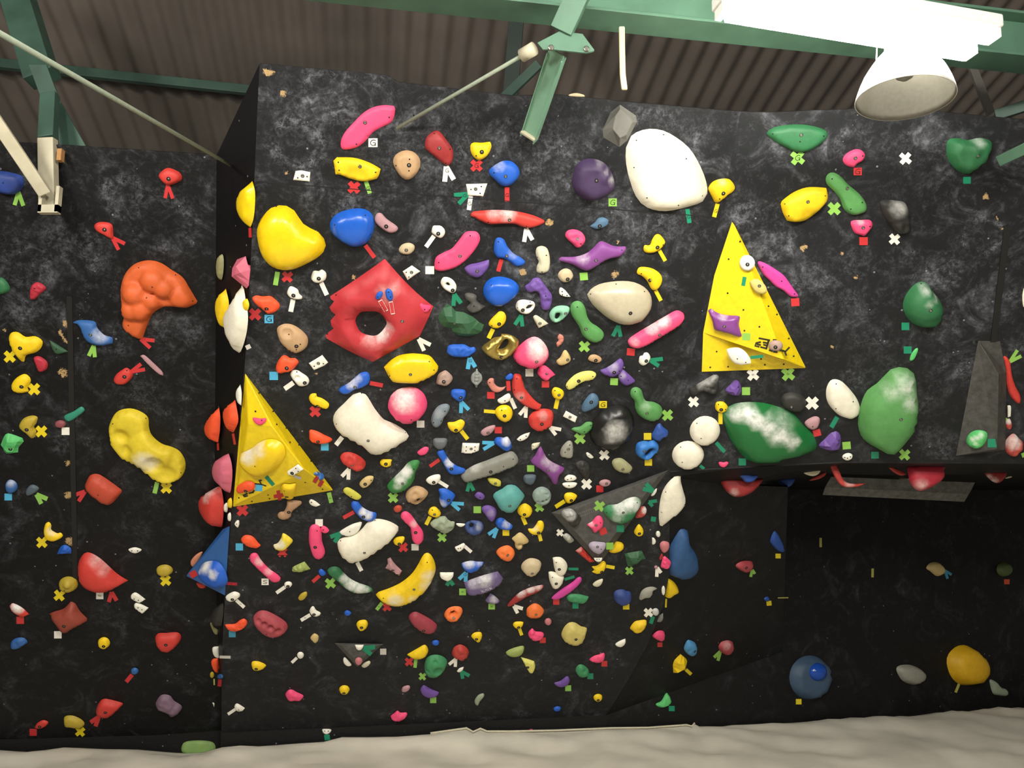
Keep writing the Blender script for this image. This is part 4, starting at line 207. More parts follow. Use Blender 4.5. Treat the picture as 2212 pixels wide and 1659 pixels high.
{'l':'purple bow-tie hold with chalky middle','c':'purpm','f':'mid','o':[576,-466,0],'p':[-56,133,-41,106,-12,55,31,21,98,-14,97,-34,75,-67,66,-126,46,-129,22,-90,-12,-49,-56,-15,-104,26,-83,72,-71,106],'H':33,'R':44.5,'b':[['b',-4,-14]],'h':[[-13,46,35,0.4],[31,6,30,0.3]]},
{'l':'tiny yellow notched hold below the white bone hold','c':'yel','f':'mid','o':[-371,-451,0],'p':[-34,2,-22,21,2,22,32,20,30,2,26,-21,-3,-29,-27,-18],'H':18,'R':24.3,'b':[['o',0,0]]},
{'l':'green flame-shaped hold heavily coated in chalk','c':'lgreend','f':'mid','o':[-262,-541,0],'p':[-102,-76,-87,-41,-49,5,-11,51,17,91,50,108,81,103,80,69,61,23,53,-29,19,-81,-29,-111,-77,-114],'H':39,'R':52.3,'b':[['b',-12,-29],['s',49,65]],'h':[[3,44,39,0.98],[-25,-7,34,0.9],[-39,-48,24,0.4]]},
{'l':'white knob hold beside the chalked green flame hold','c':'white','f':'mid','o':[-96,-565,0],'p':[-43,-5,-26,18,7,33,36,33,41,4,24,-25,-5,-34,-30,-25],'H':22,'R':28.9,'b':[['o',2,-7]]},
{'l':'tan skull-like hold under the chalked green flame hold','c':'tan','f':'mid','o':[-195,-677,0],'p':[-61,2,-47,38,-9,66,35,58,70,23,61,-9,38,-39,4,-63,-31,-51,-56,-27],'H':41,'R':54.9,'q':[[4,-30,15,-13,27,-13,22,-27,9,-38]],'d':[[-8,31,25,0.3]],'n':0.15},
{'l':'blue triangular jug hold beside a sky blue split tape','c':'blue','f':'mid','o':[-21,-689,0],'p':[-43,54,-21,63,14,54,55,19,51,-11,32,-41,4,-71,-21,-65,-35,-23,-34,18],'H':31,'R':41.9,'b':[['o',18,-2]],'h':[[-23,-32,27,0.6]]},
{'l':'small yellow-green slab hold below the long grey hold','c':'yelg','f':'mid','o':[265,-580,0],'p':[-42,19,-28,29,12,22,38,2,38,-31,10,-28,-26,-10],'H':17,'R':22.3,'k':[4],'b':[['b',4,-2]]},
{'l':'small slate cup hold beside the purple bow hold','c':'slate','f':'mid','o':[474,-562,0],'p':[-38,15,-25,33,31,32,37,4,25,-26,1,-35,-30,-20],'H':24,'R':31.9},
{'l':'teal-blue smooth boulder hold','c':'tealb','f':'mid','o':[356,-691,0],'p':[-93,8,-79,38,-41,62,-12,89,33,86,71,50,97,9,77,-34,56,-82,6,-100,-41,-88,-69,-40],'H':59,'R':78.8,'b':[['b',4,-22]]},
{'l':'round grey cratered hold tinged pink on top','c':'moon','f':'mid','o':[557,-677,0],'p':[58,0,53,-32,34,-55,6,-64,-23,-55,-46,-32,-57,0,-52,31,-33,54,-5,63,24,54,47,31],'H':40,'R':53.1,'b':[['s',5,-21],['s',27,-12]],'d':[[29,25,14,0.25],[27,-14,14,0.25],[5,-23,14,0.25],[-25,-26,12,0.2],[44,1,10,0.2],[13,31,9,0.2],[-26,43,17,0.15]],'dens':1.8},
{'l':'tiny purple round hold beside the teal boulder','c':'purp','f':'mid','o':[182,-681,0],'p':[-30,5,-14,28,11,23,31,-1,24,-22,-1,-23,-22,-10],'H':16,'R':21.8,'b':[['s',2,1]]},
{'l':'purple pebble hold beside a lime square','c':'purp','f':'mid','o':[248,-801,0],'p':[-49,27,-35,49,0,52,37,27,43,-22,23,-65,2,-55,-26,-15],'H':26,'R':35.0,'h':[[7,10,25,0.2]]},
{'l':'yellow acorn hold under the teal boulder','c':'yel','f':'mid','o':[463,-785,0],'p':[-45,-7,-36,30,-2,51,36,24,46,-13,26,-44,-21,-41],'H':30,'R':39.4,'b':[['o',-5,-11]]},
{'l':'yellow round hold above the grey crystal hold','c':'yel','f':'mid','o':[-83,-800,0],'p':[-38,-4,-24,35,6,41,37,2,33,-23,8,-32,-22,-20],'H':22,'R':28.7,'b':[['b',0,1],['s',-14,30]]},
{'l':'small brick red pebble above the pink curved hold','c':'brick','f':'mid','o':[-299,-771,0],'p':[25,9,24,-4,17,-16,5,-23,-8,-24,-20,-18,-26,-8,-25,5,-18,16,-6,24,7,25,19,19],'H':17,'R':22.3},
{'l':'pink curved hold beside the white wave hold','c':'pink','f':'mid','o':[-212,-910,0],'p':[-70,78,-63,112,-36,119,-6,90,30,29,62,-26,68,-83,54,-114,28,-120,3,-95,-6,-38,-14,5,-45,42],'H':26,'R':34.0,'b':[['o',20,-18]],'h':[[10,43,25,0.35]]},
{'l':'grey-green crystal cluster hold','c':'sage','f':'mid','o':[-26,-883,0],'p':[-81,4,-56,35,-27,53,8,56,24,35,45,19,66,16,64,-27,43,-55,7,-64,-34,-45,-65,-20],'H':37,'R':48.9,'d':[[46,-19,15,0.5]],'m':[[-6,9,20,0.25]],'n':0.4},
{'l':'tiny white chip beside the grey crystal hold','c':'white','f':'mid','o':[77,-892,0],'p':[-24,13,26,9,20,-6,-1,-12,-19,-3],'H':8,'R':10.9},
{'l':'blue pocket hold with one dark hole','c':'blueb','f':'mid','o':[160,-906,0],'p':[-56,1,-45,35,-5,49,41,38,60,1,46,-37,0,-54,-41,-36],'H':35,'R':47.1,'q':[[-30,14,-21,30,-6,23,-7,3,-22,0]],'h':[[26,17,20,0.3]]},
{'l':'blue hold between the purple pebble and a yellow square','c':'blue','f':'mid','o':[342,-886,0],'p':[-52,9,-40,43,-9,45,18,21,54,-10,48,-35,12,-40,-30,-28],'H':24,'R':32.3,'h':[[13,10,26,0.5]],'n':0.15},
{'l':'yellow banana-like jug beside the dark grey volume','c':'yel','f':'mid','o':[547,-914,0],'p':[-53,-8,-24,-5,-6,23,7,51,33,48,45,10,35,-28,0,-50,-37,-40],'H':22,'R':29.1,'b':[['o',11,-23]],'h':[[-11,4,21,0.4]]},
{'l':'tan four-lobed hold with a hollow','c':'tany','f':'mid','o':[452,-1016,0],'p':[-53,20,-33,45,-8,67,19,51,51,10,48,-13,19,-19,19,-45,-4,-64,-26,-44,-34,-6],'H':28,'R':37.4,'d':[[-1,-13,17,0.8]]},
{'l':'tiny yellow jug hold at the white wave hold tip','c':'yel','f':'mid','o':[-291,-1006,0],'p':[-34,1,-14,26,26,32,34,13,21,-18,-4,-32,-26,-24],'H':19,'R':25.9,'b':[['o',2,-11]]},
{'l':'large white wave-shaped hold low on the panel','c':'cream','f':'mid','o':[-487,-986,0],'p':[-171,-29,-156,-4,-111,14,-57,38,-17,80,8,117,43,138,82,141,141,122,191,85,191,55,157,-1,92,-63,17,-125,-39,-156,-84,-171,-129,-149,-163,-98],'H':72,'R':89.7,'b':[['b',-7,-54],['s',-151,-9],['s',54,136]]},
{'l':'flat white oval chip above the white wave hold','c':'white','f':'mid','o':[-576,-920,0],'p':[-67,-18,-37,9,12,40,62,53,56,15,36,-22,-9,-43,-53,-36],'H':19,'R':31.0,'b':[['s',-6,-3]],'fl':2},
{'l':'mauve angular wedge hold beside the yellow banana','c':'mauve','f':'mid','o':[-329,-1200,0],'p':[-43,-14,-28,21,-31,57,-13,69,15,18,59,-35,42,-74,0,-41],'H':21,'R':28.1,'k':[0,1,2,3,5,6],'b':[['o',3,-17]],'fc':1},
{'l':'large yellow banana hold with chalky outer edge','c':'yel','f':'mid','o':[-230,-1320,0],'p':[-201,-101,-185,-81,-113,-49,-41,-4,20,61,55,126,84,196,104,220,130,212,157,157,167,85,146,6,106,-66,44,-133,-28,-172,-96,-176,-154,-152,-190,-124],'H':56,'R':75.2,'b':[['b',36,-18],['s',112,179],['s',-152,-94]],'h':[[-76,-111,47,0.55],[123,77,42,0.5],[114,5,42,0.5],[33,-100,31,0.35]],'fl':1.6},
{'l':'white slotted half-moon hold beside the yellow banana','c':'white','f':'mid','o':[6,-1282,0],'p':[-42,31,44,30,42,-3,15,-30,-17,-22,-39,-2],'H':21,'R':28.3,'k':[0,1],'d':[[-1,30,26,0.3]],'fl':2},
{'l':'small white arrow-like chip above the blue dusted hold','c':'white','f':'mid','o':[85,-1057,0],'p':[-35,-3,-13,13,17,30,28,12,14,-16,-13,-34],'H':14,'R':19.1,'b':[['s',-15,-1],['s',-2,2]]},
{'l':'orange pocketed hold above the beige round hold','c':'orangef','f':'mid','o':[370,-1102,0],'p':[-61,0,-48,32,-18,51,13,54,46,25,56,-14,41,-50,5,-59,-33,-39],'H':37,'R':49.4,'b':[['b',7,6]],'d':[[18,30,26,0.3],[-25,11,13,0.3]]},
{'l':'smooth beige round hold beside the white twin domes','c':'beige','f':'mid','o':[538,-1214,0],'p':[-64,-6,-51,40,-11,67,44,52,64,12,44,-41,9,-72,-35,-53],'H':42,'R':55.7,'b':[['b',4,-23]]},
{'l':'blue hold with a chalk-dusted top edge','c':'blue','f':'mid','o':[162,-1197,0],'p':[-64,12,-48,24,-7,34,30,27,72,23,63,-3,29,-42,-18,-51,-56,-21],'H':30,'R':39.7,'h':[[-23,32,37,0.7],[45,26,21,0.4]],'n':0.12},
{'l':'purple block hold with raised letters','c':'purpg','f':'mid','o':[243,-1338,0],'p':[-124,4,-65,36,18,68,85,90,123,33,97,-7,25,-60,-59,-85,-102,-78],'H':42,'R':59.6,'k':[0,3,4,8],'h':[[-4,48,53,0.6],[-65,16,32,0.4]],'fl':2.2,'tag':'unik'},
{'l':'small purple hold under the lettered purple block','c':'purpg','f':'mid','o':[308,-1471,0],'p':[-45,-14,-26,27,-16,47,18,19,47,-16,37,-33,-12,-32],'H':22,'R':29.7,'h':[[7,6,27,0.5]]},
{'l':'thin dark red bar hold with chalk along its top','c':'redd','f':'mid','o':[524,-1440,0],'p':[-115,-87,-93,-42,-44,19,24,59,94,78,107,71,104,51,63,17,11,-9,-49,-57,-100,-96],'H':20,'R':27.2,'h':[[-40,25,32,0.6],[22,62,32,0.6],[70,75,27,0.5]]},
{'l':'orange hold with a slit-like pocket','c':'orangef','f':'mid','o':[64,-1583,0],'p':[-61,-16,-45,32,-9,55,40,51,57,16,43,-26,12,-57,-37,-52],'H':37,'R':49.6,'q':[[-22,8,-9,24,7,24,-7,6]],'b':[['b',0,-9]],'n':0.12},
{'l':'dusky red capsule hold low on the panel','c':'crimd','f':'mid','o':[-129,-1656,0],'p':[-93,35,-81,77,-49,90,-1,61,54,18,88,-25,81,-68,46,-87,3,-76,-52,-29],'H':41,'R':50.8,'b':[['o',3,-36]]},
{'l':'small yellow hold below the yellow banana tip','c':'yel','f':'mid','o':[-515,-1666,0],'p':[-38,0,-22,34,20,39,34,5,20,-30,-17,-46],'H':24,'R':31.7,'b':[['o',-5,-3]]},
{'l':'small yellow mushroom hold between orange and pink holds','c':'yel','f':'mid','o':[488,-1693,0],'p':[-31,6,-16,27,34,24,31,-10,5,-29,-22,-16],'H':19,'R':24.9,'b':[['o',5,-6]]},
{'l':'orange notched hold above the small mauve disc','c':'orangef','f':'mid','o':[590,-1579,0],'p':[-50,-21,-50,26,-14,63,20,58,56,19,62,-11,35,-44,-11,-50,-45,-38],'H':37,'R':49.2,'b':[['b',6,2]],'n':0.12},
{'l':'pink ragged hold beside a red square','c':'pink','f':'mid','o':[612,-1778,0],'p':[-46,20,-24,52,-2,27,46,17,59,-13,25,-48,-16,-42,-42,-15],'H':26,'R':34.1,'n':0.25},
{'l':'orange red slug hold above a sky blue square','c':'orange','f':'mid','o':[-1160,-1005,0],'p':[-57,15,-35,45,-2,45,21,26,42,-11,53,-29,30,-46,-12,-35,-44,-10],'H':25,'R':33.8,'n':0.1},
{'l':'yellow and white wing-shaped hold','c':'yelw','f':'mid','o':[-982,-1015,0],'p':[-49,-14,-25,-2,-3,35,8,68,32,56,63,16,42,-21,12,-51,-27,-51,-48,-35],'H':25,'R':33.2,'h':[[-9,0,30,0.85],[-39,-19,15,0.8]]},
{'l':'upright pink bean hold below a white square','c':'pink','f':'mid','o':[-781,-1010,0],'p':[-44,18,-37,97,-16,126,13,121,31,84,33,5,48,-70,35,-114,5,-128,-24,-101,-39,-38],'H':29,'R':39.1,'b':[['o',-5,-19],['s',9,97]]},
{'l':'tiny pink oval hold touching the upright pink bean','c':'pink','f':'mid','o':[-730,-921,0],'p':[-23,4,-10,28,14,16,26,-8,8,-23,-16,-17],'H':15,'R':19.5,'b':[['s',-7,8]]},
{'l':'slanted pink sausage hold beside a square marked S','c':'pink','f':'mid','o':[-1095,-1202,0],'p':[-82,81,-67,109,-38,109,-16,61,24,-2,71,-48,91,-80,78,-103,43,-104,10,-66,-35,-8,-75,50],'H':21,'R':27.9,'h':[[-20,62,30,0.5],[24,-15,25,0.35]]},
{'l':'pistachio green wedge hold','c':'pist','f':'mid','o':[-887,-1206,0],'p':[-44,-6,-35,13,30,50,63,-8,27,-23,-40,-29],'H':23,'R':30.1,'k':[2,3],'fc':1},
{'l':'tiny blue bean hold touching the green snake hold','c':'blue','f':'mid','o':[-757,-1244,0],'p':[-19,14,-2,30,24,1,19,-17,-4,-21,-16,-5],'H':13,'R':16.9},
{'l':'green snake-like hold whitened by chalk','c':'green','f':'mid','o':[-594,-1309,0],'p':[-130,83,-105,109,-64,107,-30,62,10,16,60,-18,121,-46,144,-73,131,-89,69,-94,18,-84,-32,-43,-82,17,-116,50],'H':28,'R':37.2,'h':[[-25,31,31,0.7],[15,-15,41,0.85],[65,-52,36,0.85],[106,-63,21,0.5]]},
{'l':'small white round knob hold beside the pink sausage','c':'white','f':'mid','o':[-962,-1331,0],'p':[24,2,21,-9,13,-18,1,-23,-11,-21,-20,-13,-23,-2,-20,10,-12,19,0,23,12,21,21,13],'H':16,'R':21.1,'b':[['o',1,-3]]},
{'l':'white bean hold beside the foot of the blue pyramid','c':'white','f':'mid','o':[-1298,-1420,0],'p':[-41,-2,-23,20,13,39,42,25,42,-1,18,-23,-13,-36,-36,-22],'H':21,'R':28.0,'b':[['o',2,-6]]},
{'l':'small mustard teardrop hold beside the white knob','c':'must','f':'mid','o':[-879,-1426,0],'p':[-27,-11,-8,22,23,36,28,8,5,-25,-20,-29],'H':14,'R':18.3},
{'l':'large dusky red lip-shaped hold','c':'crimr','f':'mid','o':[-1090,-1636,0],'p':[-98,38,-81,78,-49,101,-9,96,50,55,98,6,109,-36,94,-70,41,-100,-10,-95,-54,-59,-86,-10],'H':57,'R':75.8,'b':[['s',-14,-46]],'d':[[-58,55,21,0.45],[-25,31,24,0.5],[14,6,24,0.5],[54,-23,24,0.45]],'n':0.08,'dens':1.5},
{'l':'orange red sausage hold curved upwards','c':'orange','f':'mid','o':[-1290,-1647,0],'p':[-72,1,-55,7,-10,10,23,39,49,49,65,25,55,-9,22,-36,-19,-48,-53,-34],'H':21,'R':27.8,'n':0.15},
{'l':'white hook-like knob hold above the red lip hold','c':'white','f':'mid','o':[-811,-1550,0],'p':[-31,5,-19,36,-4,42,11,11,36,-10,30,-30,-1,-36,-24,-15],'H':16,'R':21.6,'b':[['o',-2,-11]]},
{'l':'tiny blue leaf hold under the yellow banana','c':'blue','f':'mid','o':[-608,-1568,0],'p':[-20,7,-2,24,24,3,8,-19,-13,-14],'H':12,'R':16.5},
{'l':'olive sliver hold at the dark wall corner','c':'olive','f':'left','o':[490,-1367,0],'p':[-23,34,-14,50,-1,13,24,-15,17,-46,-3,-35],'H':11,'R':14.4},
{'l':'black hold at the corner under the blue pyramid','c':'char','f':'side','o':[-881,-1448,0],'p':[-121,-52,-80,-4,2,51,93,83,104,68,63,0,-3,-70,-60,-75],'H':38,'R':51.3},
{'l':'small tan nut hold under the red lip hold','c':'tany','f':'mid','o':[-818,-1773,0],'p':[-26,9,-1,42,25,20,19,-22,0,-36,-18,-12],'H':16,'R':21.9},
{'l':'white half-moon chip on the small dark volume','c':'white','f':'vols','o':[6,38,2],'p':[-28,22,29,20,19,-10,0,-22,-19,-9],'H':14,'R':18.4,'k':[0,1]},
{'l':'round pink disc on the small dark volume','c':'rosed','f':'vols','o':[0,-79,2],'p':[25,-1,21,-17,12,-28,0,-32,-12,-27,-21,-15,-24,0,-20,16,-11,27,1,31,13,26,22,15],'H':17,'R':22.8},
{'l':'white chip at the edge of the small dark volume','c':'white','f':'mid','o':[-623,-1981,0],'p':[-18,28,-5,37,33,-26,7,-34,-16,-7],'H':11,'R':14.6},
{'l':'pale beige chip under the small dark volume','c':'bone','f':'mid','o':[-495,-2005,0],'p':[-30,-17,-11,13,21,28,27,3,-5,-27],'H':12,'R':16.0},
{'l':'white half-dome hold at the panel corner','c':'white','f':'left','o':[490,-1562,0],'p':[-23,16,-15,45,19,49,24,-40,8,-45,-13,-26],'H':16,'R':21.9,'k':[2,3]},
{'l':'orange half hold at the panel corner','c':'orange','f':'left','o':[480,-1667,0],'p':[-26,13,-14,50,21,57,21,-6,11,-69,-11,-47],'H':17,'R':22.3,'k':[2,4]},
{'l':'mustard hold low in the dark wall corner','c':'must','f':'left','o':[454,-1750,0],'p':[14,0,12,-13,6,-22,-1,-25,-8,-22,-13,-12,-14,1,-11,14,-6,23,2,26,8,22,13,12],'H':10,'R':13.3},
{'l':'tiny blue disc hold at the panel corner','c':'steelb','f':'side','o':[-1071,-1877,0],'p':[48,7,38,-2,17,-11,-8,-17,-31,-18,-46,-15,-48,-7,-37,3,-16,12,9,18,32,19,46,15],'H':11,'R':14.6},
{'l':'small yellow duck-like hold low on the panel','c':'yel','f':'mid','o':[-1183,-1992,0],'p':[-41,4,-34,34,-2,37,34,18,50,-4,31,-25,-7,-37,-32,-27],'H':25,'R':33.2,'b':[['o',-8,-7]]},
{'l':'white round knob hold low beside the small dark volume','c':'white','f':'mid','o':[-912,-1912,0],'p':[21,0,18,-14,9,-24,-1,-27,-12,-23,-19,-13,-22,1,-18,15,-10,25,1,28,11,24,19,13],'H':15,'R':20.0},
{'l':'pink splash-shaped hold near the foot of the panel','c':'pink','f':'mid','o':[-974,-2267,0],'p':[-51,10,-29,50,-3,51,21,30,65,-4,51,-36,5,-38,-18,-44,-39,-18],'H':29,'R':38.1,'n':0.15},
{'l':'small yellow round hold under the small dark volume','c':'yel','f':'mid','o':[-639,-2227,0],'p':[34,-1,29,-20,16,-34,-1,-38,-18,-33,-30,-18,-35,1,-30,20,-17,34,0,38,17,33,29,18],'H':24,'R':31.8,'b':[['o',-2,-11]]},
{'l':'tiny mauve hold near the panel foot','c':'mauve','f':'mid','o':[-234,-2236,0],'p':[-26,-8,-15,19,19,29,31,8,13,-19,-21,-27],'H':16,'R':20.8},
{'l':'lowest pink hold just above the kickboard','c':'pink','f':'mid','o':[-278,-2486,0],'p':[-54,-5,-29,23,-8,46,12,26,53,24,57,-5,26,-33,-14,-45,-42,-34],'H':27,'R':35.6,'n':0.15},
{'l':'tiny white chip low in the dark corner','c':'white','f':'left','o':[449,-2007,0],'p':[-7,16,6,7,1,-24],'H':4,'R':4.9,'k':[2]},
{'l':'white wedge chip near the panel foot','c':'white','f':'mid','o':[-1331,-2366,0],'p':[-27,18,-7,40,38,-3,27,-21,-6,-26,-24,-5],'H':17,'R':22.6,'k':[2],'b':[['s',2,-1]]},
{'l':'white half-moon chip on the kickboard','c':'white','f':'kickc','o':[-615,21,0],'p':[-28,13,-7,17,32,11,24,-11,0,-20,-20,-10],'H':12,'R':16.5,'b':[['s',-10,5],['s',14,4]]},
{'l':'small yellow shield-shaped hold beside a blue chip','c':'yel','f':'mid','o':[227,-1789,0],'p':[-40,6,-22,36,18,41,32,12,25,-26,8,-48,-19,-21],'H':22,'R':29.8,'b':[['o',-6,-1]]},
{'l':'tiny blue chip under the dusky red capsule','c':'blue','f':'mid','o':[-44,-1831,0],'p':[24,-1,21,-11,13,-19,1,-22,-12,-18,-21,-10,-24,1,-21,12,-13,19,-1,22,12,19,21,10],'H':15,'R':20.3},
{'l':'yellow dimpled half-moon hold low on the panel','c':'yel','f':'mid','o':[-157,-1915,0],'p':[-70,-14,-45,7,0,41,42,67,65,30,60,-14,28,-44,-18,-45,-58,-28],'H':30,'R':39.9,'n':0.1},
{'l':'round brick red rough hold','c':'brickr','f':'mid','o':[120,-1918,0],'p':[-53,0,-41,43,-3,66,38,41,59,-4,43,-52,3,-60,-45,-31],'H':38,'R':51.0,'n':0.2},
{'l':'green bubble-cratered hold low on the panel','c':'greenb','f':'mid','o':[-42,-2033,0],'p':[-70,-21,-64,50,-35,89,18,94,65,64,80,19,55,-43,23,-83,-17,-93,-57,-71],'H':52,'R':69.0,'d':[[-2,66,20,0.3],[24,-11,40,0.4],[-49,-13,17,0.3]],'dens':1.5},
{'l':'tiny white leaf chip beside the green cratered hold','c':'white','f':'mid','o':[129,-2077,0],'p':[-24,-14,-8,13,21,25,16,-2,-7,-21],'H':10,'R':12.7,'k':[0,2]},
{'l':'purple half-moon hold under the green cratered hold','c':'purp','f':'mid','o':[-81,-2268,0],'p':[-54,13,-42,50,-26,57,19,20,71,-12,55,-43,8,-53,-34,-29],'H':25,'R':33.9},
{'l':'sage green comma hold near the panel foot','c':'sage','f':'mid','o':[271,-2357,0],'p':[-30,-7,-9,39,25,54,32,28,8,-14,-4,-56,-24,-46],'H':14,'R':19.2},
{'l':'green leaf hold above the pale yellow triangle','c':'pist','f':'mid','o':[487,-1924,0],'p':[-61,-5,-39,16,6,37,53,46,61,9,39,-31,-8,-41,-50,-28],'H':27,'R':35.4,'k':[0]},
{'l':'pale yellow triangular hold','c':'yelp','f':'mid','o':[597,-2051,0],'p':[-66,73,-13,53,29,33,40,-13,30,-58,4,-71,-21,-20],'H':24,'R':32.2,'k':[0,2,5],'b':[['o',-15,1]],'fl':2},
{'l':'small round mauve-pink disc hold','c':'rosed','f':'mid','o':[688,-1669,0],'p':[24,-1,22,-15,14,-25,3,-29,-9,-25,-19,-14,-23,0,-21,14,-14,25,-2,28,10,24,19,13],'H':16,'R':21.7},
{'l':'large beige shield hold low on the panel','c':'beigey','f':'mid','o':[873,-1772,0],'p':[-84,-11,-72,49,-42,90,-2,89,43,55,82,41,84,-7,70,-69,25,-96,-37,-83,-68,-52],'H':46,'R':76.9,'b':[['o',8,-16]],'fl':1.6},
{'l':'pink ragged hold below the beige shield hold','c':'pink','f':'mid','o':[1066,-2000,0],'p':[-59,-18,-35,14,5,30,35,41,46,6,27,-34,-22,-37],'H':23,'R':30.4,'n':0.2},
{'l':'small green dented hold beside a teal square','c':'greenb','f':'mid','o':[969,-2119,0],'p':[-48,10,-34,56,1,55,45,7,46,-35,13,-50,-23,-42],'H':30,'R':39.4,'d':[[9,18,19,0.4]]},
{'l':'purple crescent hold above a lime square','c':'purp','f':'mid','o':[840,-2221,0],'p':[-56,-2,-16,15,29,57,51,17,37,-20,-3,-39,-40,-27],'H':21,'R':28.3},
{'l':'tiny yellow oval hold near the shadow line','c':'yel','f':'mid','o':[1110,-2375,0],'p':[31,6,31,-10,22,-24,8,-32,-9,-31,-23,-21,-31,-6,-31,11,-23,25,-8,32,8,31,23,22],'H':22,'R':29.9,'b':[['o',-1,-5]]},
{'l':'tiny blue oval lowest on the panel','c':'blue','f':'mid','o':[828,-2473,0],'p':[27,6,26,-6,18,-15,5,-21,-9,-21,-20,-15,-26,-5,-25,7,-17,16,-4,22,9,22,21,16],'H':15,'R':20.5},
{'l':'pink hold half hidden behind the mat edge','c':'pink','f':'kickc','o':[803,-19,0],'p':[16,-1,14,-5,8,-9,0,-10,-8,-8,-14,-4,-16,0,-13,5,-8,8,0,9,8,8,14,4],'H':7,'R':8.9},
{'l':'white half-moon chip at the panel edge','c':'white','f':'mid','o':[1207,-1873,0],'p':[-36,-7,-11,19,27,39,33,4,10,-29,-22,-25],'H':17,'R':22.4,'k':[2]},
{'l':'yellow pitted rock hold beside the shiny ball','c':'yelr','f':'mid','o':[1310,-1722,0],'p':[-56,-17,-34,35,-2,47,43,49,51,15,37,-29,0,-58,-38,-40],'H':33,'R':43.5,'n':0.15},
{'l':'small shiny white ball hold','c':'shiny','f':'mid','o':[1409,-1603,0],'p':[24,-1,23,-16,16,-27,5,-31,-7,-27,-18,-15,-23,1,-23,16,-16,27,-5,31,8,27,18,15],'H':16,'R':21.6,'gl':1},
{'l':'grey half hold at the panel edge','c':'greym','f':'cave','o':[-706,-491,0],'p':[-38,-20,-17,13,12,40,26,0,19,-34],'H':18,'R':23.9,'k':[2]},
{'l':'dark pink heart hold low in the recess','c':'pink','f':'cave','o':[-646,-654,0],'p':[-59,2,-41,35,-11,46,32,28,53,-27,37,-51,-15,-30],'H':26,'R':35.1},
{'l':'light blue jug hold in the recess','c':'lblue','f':'cave','o':[-313,-798,0],'p':[-57,5,-58,65,-39,74,24,43,62,-8,71,-65,29,-75,-29,-35],'H':33,'R':44.5,'b':[['o',26,-11]],'d':[[-23,-10,22,0.2]]},
{'l':'yellow cheese-wedge hold in the recess','c':'yel','f':'cave','o':[-347,-944,0],'p':[-56,-10,-62,38,-31,93,48,34,70,-6,52,-61,-20,-86],'H':42,'R':56.7,'k':[0,2,6],'fc':1},
{'l':'red and grey round hold in the recess','c':'redg','f':'cave','o':[32,-827,0],'p':[-73,10,-63,52,-10,61,52,35,78,-35,44,-78,-30,-43],'H':38,'R':51.1,'h':[[-23,32,30,0.3]]},
{'l':'green pitted crescent hold near the mat','c':'mint','f':'back','o':[-1953,21,0],'p':[-68,-14,-24,4,11,50,27,55,55,5,50,-23,-1,-44,-50,-36],'H':25,'R':33.9,'n':0.15},
{'l':'large translucent blue dish hold with a bright blue boss','c':'bluedish','f':'back','o':[-671,103,0],'p':[191,-13,160,-95,85,-150,-11,-165,-104,-137,-168,-72,-189,12,-159,93,-86,150,10,167,105,139,171,73],'H':78,'R':155.0,'fl':2.2,'tag':'eye'},
{'l':'grey-brown rock hold beside the yellow egg','c':'greyr','f':'back','o':[322,63,0],'p':[-146,48,-107,78,-10,77,80,46,140,-2,123,-56,48,-83,-24,-74,-102,-33],'H':54,'R':71.6},
{'l':'large yellow egg hold low in the recess','c':'yelo','f':'back','o':[910,100,0],'p':[-207,31,-179,102,-98,154,-10,166,74,136,164,58,212,-27,192,-91,119,-151,9,-163,-97,-144,-175,-75],'H':124,'R':154.6},
{'l':'pale sage fin hold beside the yellow egg','c':'sage','f':'back','o':[1243,-115,0],'p':[-91,77,-31,65,25,12,89,-13,84,-62,-11,-53,-69,-26],'H':31,'R':41.7},
{'l':'large blue pear-shaped hold in the dark recess','c':'blued','f':'cave','o':[-734,39,0],'p':[-117,152,-98,202,-45,193,-7,141,29,77,100,10,154,-58,166,-125,131,-181,48,-185,-35,-164,-85,-112,-117,-14,-130,66],'H':75,'R':106.6,'n':0.06},
{'l':'upper tiny white oval chip at the recess edge','c':'white','f':'mid','o':[1327,-966,0],'p':[15,0,15,-12,11,-20,4,-24,-4,-20,-11,-12,-15,0,-15,12,-11,20,-4,23,4,20,11,11],'H':11,'R':14.0},
{'l':'lower tiny white D-shaped chip at the recess edge','c':'white','f':'mid','o':[1307,-1021,0],'p':[-16,27,-1,23,14,-1,9,-22,-6,-28],'H':9,'R':11.8,'k':[0,4]},
{'l':'dusty red heart-shaped hold beside the blue pear','c':'rosed','f':'mid','o':[1383,-1066,0],'p':[-32,22,-15,44,23,33,33,-3,18,-38,-1,-46,-23,-14],'H':21,'R':27.9},
{'l':'pink shell hold touching the blue pear','c':'pink','f':'mid','o':[1413,-1200,0],'p':[-27,-24,-25,52,-17,62,31,15,33,-21,14,-45,-11,-37],'H':21,'R':28.5,'fc':1},
{'l':'dark red sliver behind the pink shell hold','c':'redd','f':'mid','o':[1376,-1148,0],'p':[-12,-11,-2,29,12,4,0,-24],'H':7,'R':9.4},
{'l':'tiny mauve knob above a white split tape','c':'mauve','f':'mid','o':[1354,-1229,0],'p':[12,0,11,-7,7,-12,2,-13,-5,-11,-10,-7,-12,0,-12,6,-8,11,-2,13,4,11,9,6],'H':8,'R':10.9},
{'l':'yellow side-on hold at the panel corner by the recess','c':'yel','f':'cave','o':[-708,-253,0],'p':[-29,-55,-69,74,-66,98,-3,66,57,7,65,-27,27,-37,23,-58,-9,-63],'H':33,'R':43.6,'k':[0]},
{'l':'slim white oval chip beside the yellow side-on hold','c':'white','f':'mid','o':[1434,-1423,0],'p':[13,0,14,-20,12,-34,7,-40,0,-34,-7,-20,-12,0,-14,20,-11,34,-6,40,1,34,8,20],'H':9,'R':11.8},
